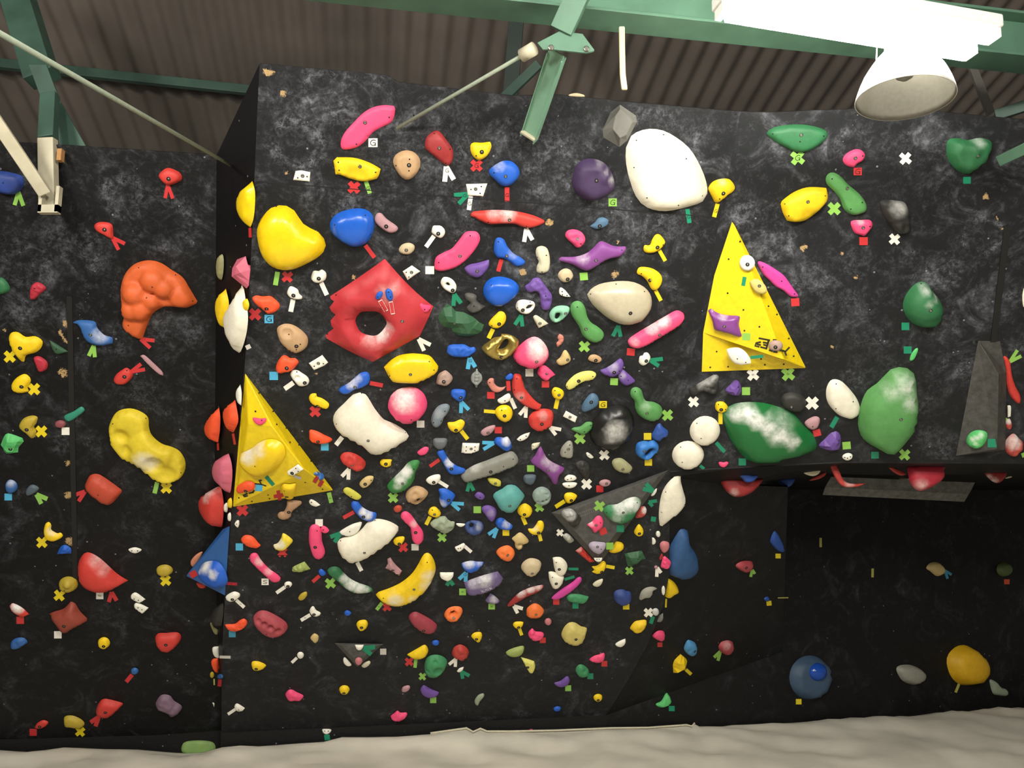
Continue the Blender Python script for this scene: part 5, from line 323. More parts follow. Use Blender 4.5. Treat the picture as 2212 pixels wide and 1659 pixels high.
{'l':'blue leaf hold in the middle of the recess','c':'bluem','f':'cave','o':[76,100,0],'p':[-87,38,-81,109,13,35,83,-44,89,-75,34,-60,-51,-6],'H':26,'R':34.8},
{'l':'dull red shield hold in the recess','c':'redg','f':'cave','o':[-133,-85,0],'p':[-90,7,-54,44,39,40,65,-4,42,-42,-3,-44],'H':32,'R':42.0,'b':[['o',-19,11]]},
{'l':'tiny blue hold above a yellow square in the recess','c':'bluem','f':'cave','o':[223,-397,0],'p':[-30,8,-5,23,27,0,17,-21,-12,-12],'H':12,'R':15.7},
{'l':'tan turtle-shaped hold in the dark recess','c':'tany','f':'back','o':[666,901,0],'p':[-105,13,-58,53,18,56,69,21,92,-22,51,-50,-3,-57,-64,-17],'H':39,'R':51.7},
{'l':'olive round hold deep in the recess','c':'oliveg','f':'back','o':[1419,879,0],'p':[83,-2,68,-33,35,-55,-8,-62,-48,-52,-76,-29,-83,2,-69,33,-36,55,7,62,47,53,75,29],'H':44,'R':58.1},
{'l':'cream leaf-shaped hold on the recess corner','c':'cream','f':'mid','o':[1379,-700,0],'p':[14,186,22,165,29,129,52,68,80,1,85,-43,68,-87,18,-143,-36,-207,-51,-200,-67,-143,-77,-55,-76,44,-51,117,-12,165],'H':39,'R':77.7,'k':[0,9],'b':[['s',72,-28],['s',-63,-87],['s',-60,61]]},
{'l':'large green and white chalky hold on the dark volume','c':'greenw','f':'vold','o':[101,53,2],'p':[-123,0,-98,33,-42,39,15,79,65,91,102,67,105,30,86,-25,52,-80,-2,-104,-57,-86,-104,-43],'H':40,'R':73.3,'b':[['b',-8,3],['s',-105,-8],['s',73,67],['s',-8,-61]],'h':[[34,59,51,0.9],[-23,23,41,0.8],[68,41,36,0.8],[-36,-38,36,0.35]]},
{'l':'pink pentagon hold on the dark volume','c':'pink','f':'vold','o':[-53,-53,2],'p':[-56,-5,-28,19,-6,56,19,59,42,25,42,-18,21,-37,-2,-65,-27,-33],'H':27,'R':36.4,'b':[['b',-7,8],['s',19,25]],'h':[[-34,9,15,0.5]]},
{'l':'lilac chalky hold on the dark volume','c':'lilac','f':'vold','o':[-31,-223,2],'p':[-51,14,-32,37,10,36,54,26,56,-12,26,-50,-18,-37,-42,-11],'H':29,'R':38.4,'b':[['b',-1,17],['s',24,0]]},
{'l':'white chip at the bottom tip of the dark volume','c':'white','f':'vold','o':[-8,-325,2],'p':[-29,15,25,15,22,-8,1,-15,-21,-4],'H':10,'R':13.9,'k':[0,1],'b':[['s',-10,9],['s',4,10]]},
{'l':'dark lump dusted with chalk on the dark volume','c':'char','f':'vold','o':[-213,-4,2],'p':[-64,20,-53,57,-7,63,33,26,63,-11,42,-60,12,-69,-23,-29],'H':29,'R':38.6,'h':[[-16,34,41,0.5],[-43,47,25,0.4]],'n':0.25},
{'l':'red wedge hold behind the dark volume','c':'red','f':'mid','o':[877,-1129,0],'p':[-68,36,-34,69,66,-51,34,-56],'H':15,'R':20.5,'k':[0,1,2,3],'h':[[-49,54,21,0.4]],'fc':1},
{'l':'yellow tongue hold behind the dark volume','c':'yel','f':'mid','o':[1074,-1069,0],'p':[-49,-30,-27,9,-10,45,29,35,45,2,26,-24,-15,-38],'H':24,'R':32.5},
{'l':'grey crystal hold behind the dark volume','c':'greyr','f':'mid','o':[756,-995,0],'p':[-39,19,-20,38,3,25,30,-7,34,-23,10,-39,-20,-13],'H':15,'R':20.6,'h':[[-9,24,26,0.6]],'fc':1},
{'l':'red and white ragged hold behind the dark volume','c':'rosew','f':'mid','o':[1193,-805,0],'p':[-31,-28,-14,41,17,47,33,9,12,-28,-19,-38],'H':19,'R':24.7,'h':[[18,27,21,0.9]],'n':0.2},
{'l':'white hold at the upper tip of the dark volume','c':'white','f':'mid','o':[1254,-654,0],'p':[-18,-23,-3,16,11,29,12,4,-2,-23],'H':7,'R':8.9},
{'l':'green bean hold above a lime X','c':'lgreen','f':'mid','o':[756,-210,0],'p':[-64,-10,-53,4,-15,13,17,41,51,39,55,8,34,-25,6,-40,-30,-29],'H':22,'R':29.1,'b':[['s',41,28],['s',8,-12]]},
{'l':'big black boulder hold with a chalky face','c':'black','f':'mid','o':[931,-202,0],'p':[-127,-56,-126,16,-95,88,-41,133,16,147,71,134,114,80,128,14,113,-53,75,-110,14,-145,-47,-140,-95,-112],'H':84,'R':120.5,'b':[['s',66,139],['s',-124,-12]],'h':[[0,20,59,0.55],[-18,-30,34,0.4],[34,-12,34,0.35]],'gl':1},
{'l':'grey-beige hold shaped like a gravestone','c':'greyr','f':'mid','o':[682,-359,0],'p':[-42,-18,-35,22,-5,63,21,56,33,11,36,-41,22,-49,-33,-44],'H':27,'R':35.8,'k':[5,7],'b':[['b',-1,22],['s',5,49],['s',-19,1]],'fl':1.8},
{'l':'tiny white leaf chip beside the black boulder','c':'white','f':'mid','o':[817,-394,0],'p':[-21,18,-5,18,27,-11,10,-20,-12,-5],'H':8,'R':10.4,'b':[['s',-4,5]]},
{'l':'black jagged hold above a white X','c':'char','f':'mid','o':[794,-492,0],'p':[-55,40,-17,64,26,41,43,-18,29,-71,1,-47,-29,-6],'H':25,'R':33.4,'n':0.4},
{'l':'olive smooth oval hold','c':'oliveg2','f':'mid','o':[1025,-463,0],'p':[-64,19,-52,48,-11,52,34,20,65,-15,53,-45,12,-48,-37,-28],'H':28,'R':37.4,'b':[['b',0,-9]]},
{'l':'upper of two white pill chips','c':'white','f':'mid','o':[718,-553,0],'p':[-34,2,-11,24,26,17,39,-6,4,-19,-27,-17],'H':15,'R':20.5,'b':[['s',3,8],['s',-17,-2]]},
{'l':'lower of two white pill chips','c':'white','f':'mid','o':[718,-601,0],'p':[-41,12,5,21,47,12,29,-15,-6,-21,-33,-9],'H':15,'R':19.6,'b':[['s',-5,4]]},
{'l':'small mauve oval hold above the dark volume','c':'mauve','f':'mid','o':[935,-585,0],'p':[36,4,34,-9,22,-19,5,-24,-13,-23,-28,-15,-35,-4,-33,9,-22,19,-4,24,14,22,29,15],'H':17,'R':22.6,'b':[['b',6,5]]},
{'l':'blue ragged hold beside a yellow square','c':'bluep','f':'mid','o':[1222,-233,0],'p':[-46,-19,-38,15,-24,55,-5,61,14,38,48,11,48,-18,21,-35,9,-58,-29,-47],'H':30,'R':39.8,'n':0.15},
{'l':'blue pocket hold with a double hole','c':'bluel','f':'mid','o':[1161,-345,0],'p':[-69,-8,-66,38,-28,55,3,50,32,61,62,34,71,-7,48,-42,21,-71,-15,-71,-55,-43],'H':44,'R':58.4,'q':[[-8,-34,-2,-9,21,11,35,1,18,-22,0,-41]],'b':[['b',-28,10]]},
{'l':'yellow thumb-like hold above the dark volume','c':'yel','f':'mid','o':[733,-691,0],'p':[-38,7,-28,32,8,35,41,14,34,-11,5,-38,-21,-35],'H':23,'R':31.3,'b':[['o',4,-7]]},
{'l':'small yellow pine-cone hold under the dark volume edge','c':'yel','f':'mid','o':[1197,-940,0],'p':[-28,-12,-19,30,-3,49,28,7,28,-32,-4,-39],'H':20,'R':26.6,'b':[['o',1,-9]]},
{'l':'dark green faceted block hold','c':'dgreenf','f':'mid','o':[1209,-1164,0],'p':[-79,47,30,69,67,2,44,-4,-20,-60,-43,-53],'H':35,'R':47.2,'k':[0,1,2,4],'b':[['s',17,36],['s',5,25]],'fc':1},
{'l':'yellow hook hold under the dark volume tip','c':'yel','f':'mid','o':[977,-1229,0],'p':[-46,11,-14,18,20,54,41,37,43,3,30,-30,-6,-44,-41,-32,-29,-16],'H':23,'R':30.3,'b':[['o',16,-17]]},
{'l':'upper of two touching white half-domes','c':'cream','f':'mid','o':[720,-1209,0],'p':[-51,63,-35,69,3,65,39,28,52,-18,38,-65,6,-78,-17,-57,-36,-4],'H':29,'R':39.3,'k':[0],'b':[['o',-6,-7],['s',-29,43]]},
{'l':'lower of two touching white half-domes','c':'cream','f':'mid','o':[704,-1322,0],'p':[-51,64,-24,67,44,36,53,2,36,-46,0,-72,-18,-52,-40,3],'H':32,'R':42.7,'k':[0],'b':[['o',1,-6],['s',-27,41]]},
{'l':'slim magenta leaf hold above a red square','c':'magen','f':'mid','o':[788,-1397,0],'p':[-95,-73,-74,-42,-29,5,26,52,60,92,82,92,86,61,53,11,8,-37,-43,-77,-81,-84],'H':21,'R':27.4},
{'l':'green bean hold below the magenta leaf','c':'greenb','f':'mid','o':[866,-1477,0],'p':[-73,10,-58,36,-3,36,49,21,73,10,60,-24,28,-40,-18,-26,-57,-22],'H':24,'R':32.2,'n':0.12},
{'l':'pale beige leaf chip beside the magenta leaf','c':'bone','f':'mid','o':[986,-1353,0],'p':[-33,-9,-13,18,26,34,28,4,9,-24,-19,-25],'H':15,'R':20.6},
{'l':'navy blue rock hold above a yellow square','c':'navyb','f':'mid','o':[1165,-1463,0],'p':[-62,8,-55,43,-12,56,18,42,47,34,62,-15,48,-57,-1,-69,-44,-45],'H':40,'R':53.0,'n':0.12},
{'l':'grey claw-shaped hold beside the recess','c':'greyr','f':'mid','o':[1332,-1442,0],'p':[-52,-41,-46,15,-17,46,27,52,58,34,31,24,32,0,17,-32,-16,-35,-38,-59],'H':27,'R':36.0},
{'l':'blue boulder with a chalky top on the blue pyramid','c':'blue','f':'volb_main','o':[-28,-61,2],'p':[-119,21,-60,69,9,86,68,80,97,30,98,-26,79,-67,13,-97,-62,-75,-118,-20],'H':52,'R':86.6,'h':[[-19,67,41,0.95],[37,19,31,0.95],[-74,37,20,0.7]]},
{'l':'pale orange hold half hidden behind the blue pyramid','c':'orangep','f':'left','o':[414,-823,0],'p':[-35,-22,-2,28,40,52,21,2,-22,-60],'H':12,'R':16.0},
{'l':'red hold under the blue pyramid','c':'red','f':'left','o':[434,-1024,0],'p':[-30,21,-13,-18,23,-16,20,13],'H':12,'R':16.2},
{'l':'dark red dome hold hanging under the overhang','c':'redd','f':'hang0','o':[0,0,0],'p':[-128,48,-59,59,4,51,136,48,129,22,80,-30,26,-59,-22,-67,-63,-56,-104,-15],'H':41,'R':58.2,'h':[[-52,-41,26,0.3]],'both':1},
{'l':'blue angular hold hanging in front of the red dome','c':'bluem','f':'hang1','o':[0,0,0],'p':[-80,30,3,35,17,9,74,9,36,-32,-11,-39,-40,-11],'H':20,'R':29.1,'k':[0,1,3],'both':1},
{'l':'blue cup hold hanging under the green almond hold','c':'bluem','f':'hang2','o':[0,0,0],'p':[-62,32,69,29,38,-19,-3,-33,-41,-8],'H':21,'R':29.8,'k':[0,1],'both':1},
{'l':'white half-disc hold hanging under the overhang','c':'bone','f':'hang3','o':[0,0,0],'p':[-55,7,-19,22,54,20,47,-9,10,-25,-37,-14],'H':15,'R':21.9,'both':1},
{'l':'brick red bar hold hanging behind the white half-disc','c':'brickr','f':'hang4','o':[0,0,0],'p':[-56,-17,10,15,49,31,45,10,3,-14,-51,-25],'H':8,'R':11.0,'both':1},
{'l':'long brick red drooping hold under the overhang','c':'brickr','f':'hang5','o':[0,0,0],'p':[-85,77,-59,87,-36,52,-5,-18,44,-38,125,-36,78,-56,-7,-58,-55,-8],'H':14,'R':19.8,'k':[5],'h':[[24,-33,30,0.3]],'both':1},
{'l':'large crimson heart hold hanging under the overhang','c':'crim','f':'hang6','o':[0,0,0],'p':[-108,46,-82,66,34,74,144,71,106,31,108,-8,65,-48,-8,-85,-58,-90,-95,-53,-107,-3],'H':53,'R':75.2,'k':[3],'h':[[-51,-58,35,0.3]],'both':1},
{'l':'narrow red wedge hold hanging beside the crimson heart','c':'brickr','f':'hang7','o':[0,0,0],'p':[-64,36,6,11,55,-15,23,-27,-21,-5],'H':9,'R':12.8,'k':[0],'both':1},
{'l':'white block hold touching the crimson heart','c':'bone','f':'hang8','o':[0,0,0],'p':[-29,18,46,27,33,1,-15,-30,-34,-16],'H':15,'R':21.0,'k':[0,1],'both':1},
{'l':'white bar hold at the lip of the overhang','c':'bone','f':'hang9','o':[0,0,0],'p':[-31,10,28,12,31,-11,-28,-11],'H':8,'R':11.0,'k':[0,1,2,3],'both':1},
{'l':'dull red hold hanging near the photo edge','c':'redd','f':'hang10','o':[0,0,0],'p':[-74,31,2,34,77,29,58,-11,17,-44,-20,-38,-60,-1],'H':26,'R':37.2,'k':[0,2],'h':[[-20,-33,22,0.5],[-50,-6,16,0.5]],'both':1},
{'l':'small white chip touching the dull red hanging hold','c':'bone','f':'hang11','o':[0,0,0],'p':[-24,-4,21,14,19,-1,-16,-9],'H':4,'R':6.0,'both':1}
]
TAPES = [
{'l':'red split tape beside the red knob hold below the end of the grey rod','c':'red','f':'left','s':'V','o':[425,1438],'p':[[-78,363,-264,-338,-99,-362,86,339],[-79,316,111,-381,277,-311,86,385]]},
{'l':'lime green split tape beside the navy hold beside the foot of the white brace','c':'lime','f':'left','s':'V','o':[-298,1359],'p':[[-50,361,-325,-315,-150,-362,124,315],[-57,298,77,-390,267,-310,131,378]]},
{'l':'red split tape beside the red fish-shaped hold in an empty area of the outer wall','c':'red','f':'left','s':'V','o':[149,1160],'p':[[-300,180,-52,-459,121,-359,-129,278],[-263,138,334,-156,431,26,-166,319]]},
{'l':'red split tape beside the large orange curved hold covered in round lumps','c':'red','f':'left','s':'V','o':[246,609],'p':[[-311,40,407,-31,447,186,-270,257],[-363,67,93,-443,239,-278,-218,230]]},
{'l':'yellow tape X beside the broad yellow three-lobed hold near the photo edge','c':'yel','f':'left','s':'X','o':[-465,499],'p':[[164,9,290,-163,104,-353,-22,-181,-200,-362,-331,-181,-154,0,-279,171,-94,359,31,189,208,369,340,190]]},
{'l':'lime green split tape beside the steel blue wing-shaped hold under the orange lumpy hold','c':'lime','f':'left','s':'V','o':[-38,545],'p':[[-1,381,-328,-253,-155,-346,171,289],[-17,321,-34,-373,171,-344,187,350]]},
{'l':'red split tape beside the glossy red oval hold below the blue wing-shaped hold','c':'red','f':'left','s':'V','o':[183,444],'p':[[-272,-245,278,237,171,407,-378,-74],[-319,-270,416,-110,403,110,-331,-50]]},
{'l':'yellow tape X beside the yellow stubby hold beside the dark wall seam','c':'yel','f':'left','s':'X','o':[-368,309],'p':[[162,11,297,-164,112,-365,-23,-190,-200,-381,-341,-198,-165,-7,-299,166,-114,366,20,193,196,383,338,201]]},
{'l':'white tape square beside the small maroon oval hold touching the teal stick hold','c':'white','f':'left','s':'square','o':[-237,52],'p':[[-181,235,235,242,177,-238,-241,-244]]},
{'l':'yellow tape X beside the mustard hook-shaped hold above the mint green faceted hold','c':'yel','f':'left','s':'X','o':[-366,48],'p':[[165,7,295,-177,106,-376,-24,-191,-204,-381,-341,-186,-161,2,-291,186,-102,383,28,200,207,388,344,196]]},
{'l':'lime green tape strip beside the big yellow kidney hold with a chalky scooped middle','c':'lime','f':'left','s':'strip','o':[218,-317],'p':[[-13,417,-227,-342,9,-413,222,349]]},
{'l':'yellow tape X beside the big yellow kidney hold with a chalky scooped middle','c':'yel','f':'left','s':'X','o':[277,-317],'p':[[164,-7,302,-203,117,-399,-21,-203,-198,-390,-342,-184,-166,2,-303,197,-119,392,19,197,195,383,340,179]]},
{'l':'red split tape beside the brick red barrel-shaped hold beside a split red tape','c':'red','f':'left','s':'V','o':[-206,-365],'p':[[252,356,-401,96,-362,-157,292,104],[190,302,-238,-367,-73,-513,355,158]]},
{'l':'sky blue tape square beside the small blue jug hold above a sky blue tape square','c':'sky','f':'left','s':'square','o':[-601,-380],'p':[[-164,226,239,227,173,-229,-231,-229]]},
{'l':'lime green split tape beside the small slate hold beside a split lime tape','c':'lime','f':'left','s':'V','o':[-428,-386],'p':[[-300,172,-122,-471,109,-335,-70,308],[-250,103,306,-210,435,65,-120,376]]},
{'l':'yellow tape X beside the yellow hooked hold with a ball end','c':'yel','f':'left','s':'X','o':[-461,-694],'p':[[164,1,298,-193,111,-405,-23,-210,-200,-412,-340,-208,-162,-6,-295,187,-109,397,24,204,201,405,341,202]]},
{'l':'white tape square beside the large red half-bowl hold with a chalky rim','c':'white','f':'left','s':'square','o':[-178,-1091],'p':[[-187,272,238,263,181,-270,-245,-260]],'w':['s',-0.3,0.2,15.5]},
{'l':'red split tape beside the large red half-bowl hold with a chalky rim','c':'red','f':'left','s':'V','o':[-106,-1100],'p':[[-103,401,-353,-363,-139,-452,109,314],[-104,285,121,-377,337,-230,110,430]]},
{'l':'yellow tape X beside the round mustard disc hold with a raised centre','c':'yel','f':'left','s':'X','o':[-412,-1084],'p':[[165,-18,284,-248,78,-447,-41,-217,-237,-406,-361,-165,-165,24,-283,252,-78,450,40,222,236,410,361,170]]},
{'l':'yellow tape X beside the small mustard oval hold below the red half-bowl hold','c':'yel','f':'left','s':'X','o':[219,-985],'p':[[173,16,330,-174,158,-402,0,-211,-164,-428,-328,-227,-164,-11,-320,179,-148,405,8,216,171,431,336,232]]},
{'l':'red tape square beside the small red hold with a chalk-white upper side','c':'red','f':'left','s':'square','o':[-662,-1267],'p':[[-172,288,258,276,181,-280,-251,-267]]},
{'l':'white tape square beside the reddish brown four-pointed star hold','c':'white','f':'left','s':'square','o':[-459,-1387],'p':[[-181,293,259,279,188,-290,-254,-275]]},
{'l':'red tape strip beside the tiny blue knob hold on an outer wall with red strip','c':'red','f':'left','s':'strip','o':[-69,-1757],'p':[[129,411,-301,-185,-124,-418,306,180]]},
{'l':'red split tape beside the red-orange pointed hold near the foot of the outer wall','c':'red','f':'left','s':'V','o':[-312,-2109],'p':[[167,477,-414,0,-301,-310,282,168],[109,391,-200,-439,32,-579,340,254]]},
{'l':'red tape square beside the small red leaf-shaped hold lowest beside the photo edge','c':'red','f':'left','s':'square','o':[-712,-2190],'p':[[-180,316,258,290,177,-315,-263,-288]]},
{'l':'yellow tape X beside the flat mustard shell-shaped hold near the wall foot','c':'yel','f':'left','s':'X','o':[-421,-2202],'p':[[155,-31,270,-274,72,-474,-42,-231,-230,-421,-349,-166,-161,24,-274,266,-77,464,36,223,223,412,343,159]]},
{'l':'red tape strip beside the yellow crescent hold high on the angled side panel','c':'red','f':'side','s':'strip','o':[535,621],'p':[[-82,259,-241,-181,73,-255,231,183]]},
{'l':'white tape square beside the tall cream white leaf-shaped hold on the side panel','c':'white','f':'side','s':'square','o':[270,89],'p':[[-362,108,218,130,352,-98,-226,-122]]},
{'l':'red tape strip beside the orange diamond hold beside the dark wall corner','c':'red','f':'side','s':'strip','o':[-392,-401],'p':[[-70,211,-221,-206,63,-215,213,201]]},
{'l':'red tape strip beside the orange bulging hold beside the yellow face volume','c':'red','f':'side','s':'strip','o':[-138,-371],'p':[[-164,313,-175,-310,154,-305,165,315]]},
{'l':'white tape square marked G under the large pink curved hold topmost on the centre panel','c':'white','f':'mid','s':'square','o':[-439,1333],'p':[[-209,193,220,217,220,-190,-212,-214]],'w':['G',0.4,0.2,27.0]},
{'l':'red tape X under the yellow bar hold with a scooped lower edge','c':'red','f':'mid','s':'X','o':[-531,1117],'p':[[162,-4,304,-158,134,-319,-7,-165,-168,-318,-316,-156,-155,-3,-295,150,-126,309,14,157,174,308,323,148]]},
{'l':'lime green tape strip marked G under the yellow bar hold with a scooped lower edge','c':'lime','f':'mid','s':'strip','o':[-464,1119],'p':[[-186,251,2,-321,195,-246,6,326]],'w':['G',1.3,-2.5,16.4]},
{'l':'white split tape marked G under the dark red two-layered oval hold','c':'white','f':'mid','s':'V','o':[-78,1206],'p':[[-203,345,-252,-395,-11,-407,35,334],[-185,274,210,-341,414,-210,17,404]],'w':['G',-3.6,15.1,18.0]},
{'l':'red tape X under the small yellow cup-shaped hold above a red X','c':'red','f':'mid','s':'X','o':[61,1252],'p':[[155,9,313,-129,164,-292,7,-153,-135,-308,-300,-161,-158,-7,-314,131,-166,292,-9,155,132,308,297,164]],'w':['G',-0.1,0.1,21.1]},
{'l':'red tape strip marked G under the rounded blue hold high on the centre panel','c':'red','f':'mid','s':'strip','o':[221,1118],'p':[[-144,353,-82,-362,149,-347,86,368]],'w':['G',0.5,-3.1,18.3]},
{'l':'lime green tape square marked G under the large dark purple boulder hold with chalky cells','c':'lime','f':'mid','s':'square','o':[763,1105],'p':[[-234,187,190,208,243,-192,-183,-212]],'w':['G',0.4,-0.2,25.9]},
{'l':'teal green tape strip marked G under the huge white smooth shield-shaped hold','c':'teal','f':'mid','s':'strip','o':[1172,1053],'p':[[-224,339,14,-382,230,-340,-10,381]],'w':['G',1.4,-3.5,17.3]},
{'l':'yellow tape strip marked G under the yellow trumpet-shaped hold beside the huge white hold','c':'yel','f':'mid','s':'strip','o':[1314,1089],'p':[[-88,376,-148,-326,80,-372,139,331]],'w':['G',-0.7,-3.2,17.3]},
{'l':'lime green tape X marked G under the dark green half-ellipse hold under the ceiling lamp','c':'lime','f':'right','s':'X','o':[-292,686],'p':[[175,13,370,-153,224,-342,29,-176,-110,-356,-315,-182,-175,-2,-369,163,-223,350,-29,186,109,364,313,191]],'w':['G',0.0,0.5,24.8]},
{'l':'red tape square marked G under the pink double-disc hold under the dead ceiling lamp','c':'red','f':'right','s':'square','o':[0,601],'p':[[-212,196,176,171,209,-192,-181,-167]],'w':['G',-0.2,0.3,25.3]},
{'l':'teal green tape square under the dark green heart-shaped hold near the photo edge','c':'teal','f':'right','s':'square','o':[515,526],'p':[[-196,179,154,157,201,-179,-150,-158]]},
{'l':'white tape X on the black wall below the dead lamp,beside no hold','c':'white','f':'right','s':'X','o':[217,650],'p':[[151,5,318,-141,201,-299,33,-153,-80,-304,-256,-150,-143,0,-310,145,-191,302,-25,157,88,306,263,154]]},
{'l':'lime green tape X beside the pale green peanut-shaped hold under the light','c':'lime','f':'right','s':'X','o':[-98,421],'p':[[166,-5,337,-180,185,-346,14,-170,-131,-328,-311,-143,-165,14,-335,189,-183,354,-13,179,132,335,311,152]]},
{'l':'red tape square under the pink tooth-shaped hold above a red tape square','c':'red','f':'right','s':'square','o':[60,245],'p':[[-227,223,182,202,221,-222,-190,-201]]},
{'l':'white tape X under the charcoal pocked hold between two white X marks','c':'white','f':'right','s':'X','o':[210,247],'p':[[138,-20,278,-183,141,-316,1,-153,-130,-279,-277,-108,-146,19,-285,181,-148,313,-9,151,121,276,268,106]]},
{'l':'teal green tape square under the deep green two-step cup hold on the upper panel','c':'teal','f':'right','s':'square','o':[315,-233],'p':[[-219,217,173,202,221,-226,-172,-212]]},
{'l':'teal green tape square beside the tiny mint leaf-shaped hold beside a teal square','c':'teal','f':'right','s':'square','o':[342,-371],'p':[[-228,217,177,204,224,-217,-182,-204]]},
{'l':'lime green tape X under the giant green bucket-shaped hold with a flat face','c':'lime','f':'right','s':'X','o':[398,-1024],'p':[[159,-11,324,-207,178,-390,13,-194,-127,-368,-300,-162,-160,12,-323,208,-177,388,-13,194,126,366,298,161]]},
{'l':'teal green tape square under the giant green bucket-shaped hold with a flat face','c':'teal','f':'right','s':'square','o':[238,-1025],'p':[[-229,226,181,222,226,-229,-187,-225]]},
{'l':'teal green tape strip under the tall white egg-shaped hold with a grey smudge','c':'teal','f':'right','s':'strip','o':[-3,-806],'p':[[27,410,-254,-259,-26,-413,254,257]]},
{'l':'lime green tape square beside the small purple pyramid hold under the yellow volume','c':'lime','f':'right','s':'square','o':[-498,-598],'p':[[-228,250,219,239,236,-253,-213,-242]]},
{'l':'yellow tape strip under the small yellow skull-like knob hold beside the green almond hold','c':'yel','f':'right','s':'strip','o':[-636,-770],'p':[[-121,368,-106,-373,132,-377,115,363]]},
{'l':'white tape X beside the dark oval hold almost lost against the black wall','c':'white','f':'right','s':'X','o':[-132,-682],'p':[[185,-4,375,-213,205,-426,15,-216,-148,-419,-348,-198,-184,4,-374,213,-203,424,-14,216,148,416,347,197]]},
{'l':'teal green tape square under the giant glossy green almond hold with a chalked ridge','c':'teal','f':'right','s':'square','o':[-503,-1064],'p':[[-219,248,204,244,220,-241,-204,-238]]},
{'l':'red tape square under the small mauve rounded hold beside the green almond hold','c':'red','f':'right','s':'square','o':[-93,-874],'p':[[-254,156,138,277,264,-153,-128,-275]]},
{'l':'lime green tape square beside the purple pyramid hold beside the green bucket hold','c':'lime','f':'right','s':'square','o':[76,-960],'p':[[-257,227,187,268,263,-218,-182,-260]]},
{'l':'teal green tape strip under the upper of two round white disc holds','c':'teal','f':'right','s':'strip','o':[-632,-962],'p':[[-337,235,182,-407,336,-234,-182,406]]},
{'l':'teal green tape strip under the lower of two round white disc holds','c':'teal','f':'right','s':'strip','o':[-736,-1098],'p':[[-181,32,77,-197,181,-30,-77,199]]},
{'l':'teal green tape square beside the pale green ribbed hold with white stripes','c':'teal','f':'wedgel','s':'square','o':[49,-164],'p':[[-169,273,253,250,178,-264,-246,-244]]},
{'l':'lime green split tape beside the long red tongue-shaped hold beside the black wedge','c':'lime','f':'right','s':'V','o':[884,-431],'p':[[-114,-302,154,360,-1,471,-270,-190],[-141,-335,368,-19,266,158,-243,-157]]},
{'l':'lime green tape strip beside the small red and white chalky hold behind the black wedge','c':'lime','f':'right','s':'strip','o':[893,-823],'p':[[-18,344,-177,-229,11,-342,169,231]]},
{'l':'white tape square beside the chunky red rock hold dusted white near the photo edge','c':'white','f':'right','s':'square','o':[932,-960],'p':[[-72,175,137,39,68,-184,-141,-47]]},
{'l':'lime green tape square beside the chunky red rock hold dusted white near the photo edge','c':'lime','f':'right','s':'square','o':[1030,-1030],'p':[[-179,79,47,187,172,-88,-54,-197]]},
{'l':'lime green tape strip under the huge glossy yellow heart-shaped hold','c':'lime','f':'mid','s':'strip','o':[-924,637],'p':[[-39,371,-191,-346,44,-381,194,337]]},
{'l':'red tape X under the huge glossy yellow heart-shaped hold','c':'red','f':'mid','s':'X','o':[-870,648],'p':[[147,-11,267,-167,104,-317,-16,-161,-172,-303,-297,-140,-141,2,-260,157,-97,306,22,151,177,293,302,131]]},
{'l':'red tape strip under the large glossy blue dome hold beside a mauve hold','c':'red','f':'mid','s':'strip','o':[-455,797],'p':[[-314,247,142,-377,310,-239,-147,384]]},
{'l':'white tape strip under the white knob hold between the yellow heart and red diamond','c':'white','f':'mid','s':'strip','o':[-689,590],'p':[[-241,268,25,-389,239,-276,-28,380]]},
{'l':'white tape strip under the white duck-like knob hold beside the orange bird-shaped hold','c':'white','f':'mid','s':'strip','o':[-854,493],'p':[[-45,359,-200,-322,38,-366,192,316]]},
{'l':'red tape X beside the orange bird-shaped hold above a blue square marked G','c':'red','f':'mid','s':'X','o':[-1042,439],'p':[[158,2,302,-164,128,-349,-15,-183,-181,-359,-331,-184,-165,-9,-308,156,-134,339,8,175,173,349,324,177]]},
{'l':'sky blue tape square under the orange bird-shaped hold above a blue square','c':'sky','f':'mid','s':'square','o':[-974,415],'p':[[-208,230,234,244,208,-226,-237,-240]],'w':['G',-0.1,0.3,28.3]},
{'l':'white-edged red tape strip beside the smaller of two blue chips on the red diamond','c':'redw','f':'redface','s':'strip','o':[-386,537],'p':[[-255,239,64,-354,256,-230,-64,362]],'on':'redv'},
{'l':'white-edged red tape strip beside the larger of two blue chips on the red diamond','c':'redw','f':'redface','s':'strip','o':[-342,528],'p':[[-153,318,-34,-365,159,-322,39,362]],'on':'redv'},
{'l':'white split tape under the big red diamond hold with a round hole through it','c':'white','f':'mid','s':'V','o':[-177,299],'p':[[-334,199,-28,-480,165,-375,-142,302],[-283,144,366,-181,454,33,-193,357]]},
{'l':'teal green split tape marked G beside the white trapezoid plate between two tapes marked G','c':'teal','f':'mid','s':'V','o':[-2,1097],'p':[[270,247,-420,160,-395,-46,296,41],[204,212,-232,-297,-74,-433,362,77]],'w':['G',12.5,6.1,15.6]},
{'l':'white tape strip marked G under the white trapezoid plate between two tapes marked G','c':'white','f':'mid','s':'strip','o':[37,1068],'p':[[-74,367,-135,-357,82,-376,142,349]],'w':['G',0.1,-3.9,17.3]},
{'l':'white split tape under the long red canoe-shaped hold dusted on top','c':'white','f':'mid','s':'V','o':[339,917],'p':[[-183,334,-236,-360,-20,-385,32,310],[-165,265,207,-310,388,-196,14,379]]},
{'l':'white tape strip under the white skull-like knob hold near the long red hold','c':'white','f':'mid','s':'strip','o':[-155,862],'p':[[110,363,-284,-232,-102,-359,291,238]]},
{'l':'white tape square beside the pink banana-shaped hold with a short slit','c':'white','f':'mid','s':'square','o':[-152,710],'p':[[-230,207,220,224,233,-200,-219,-217]]},
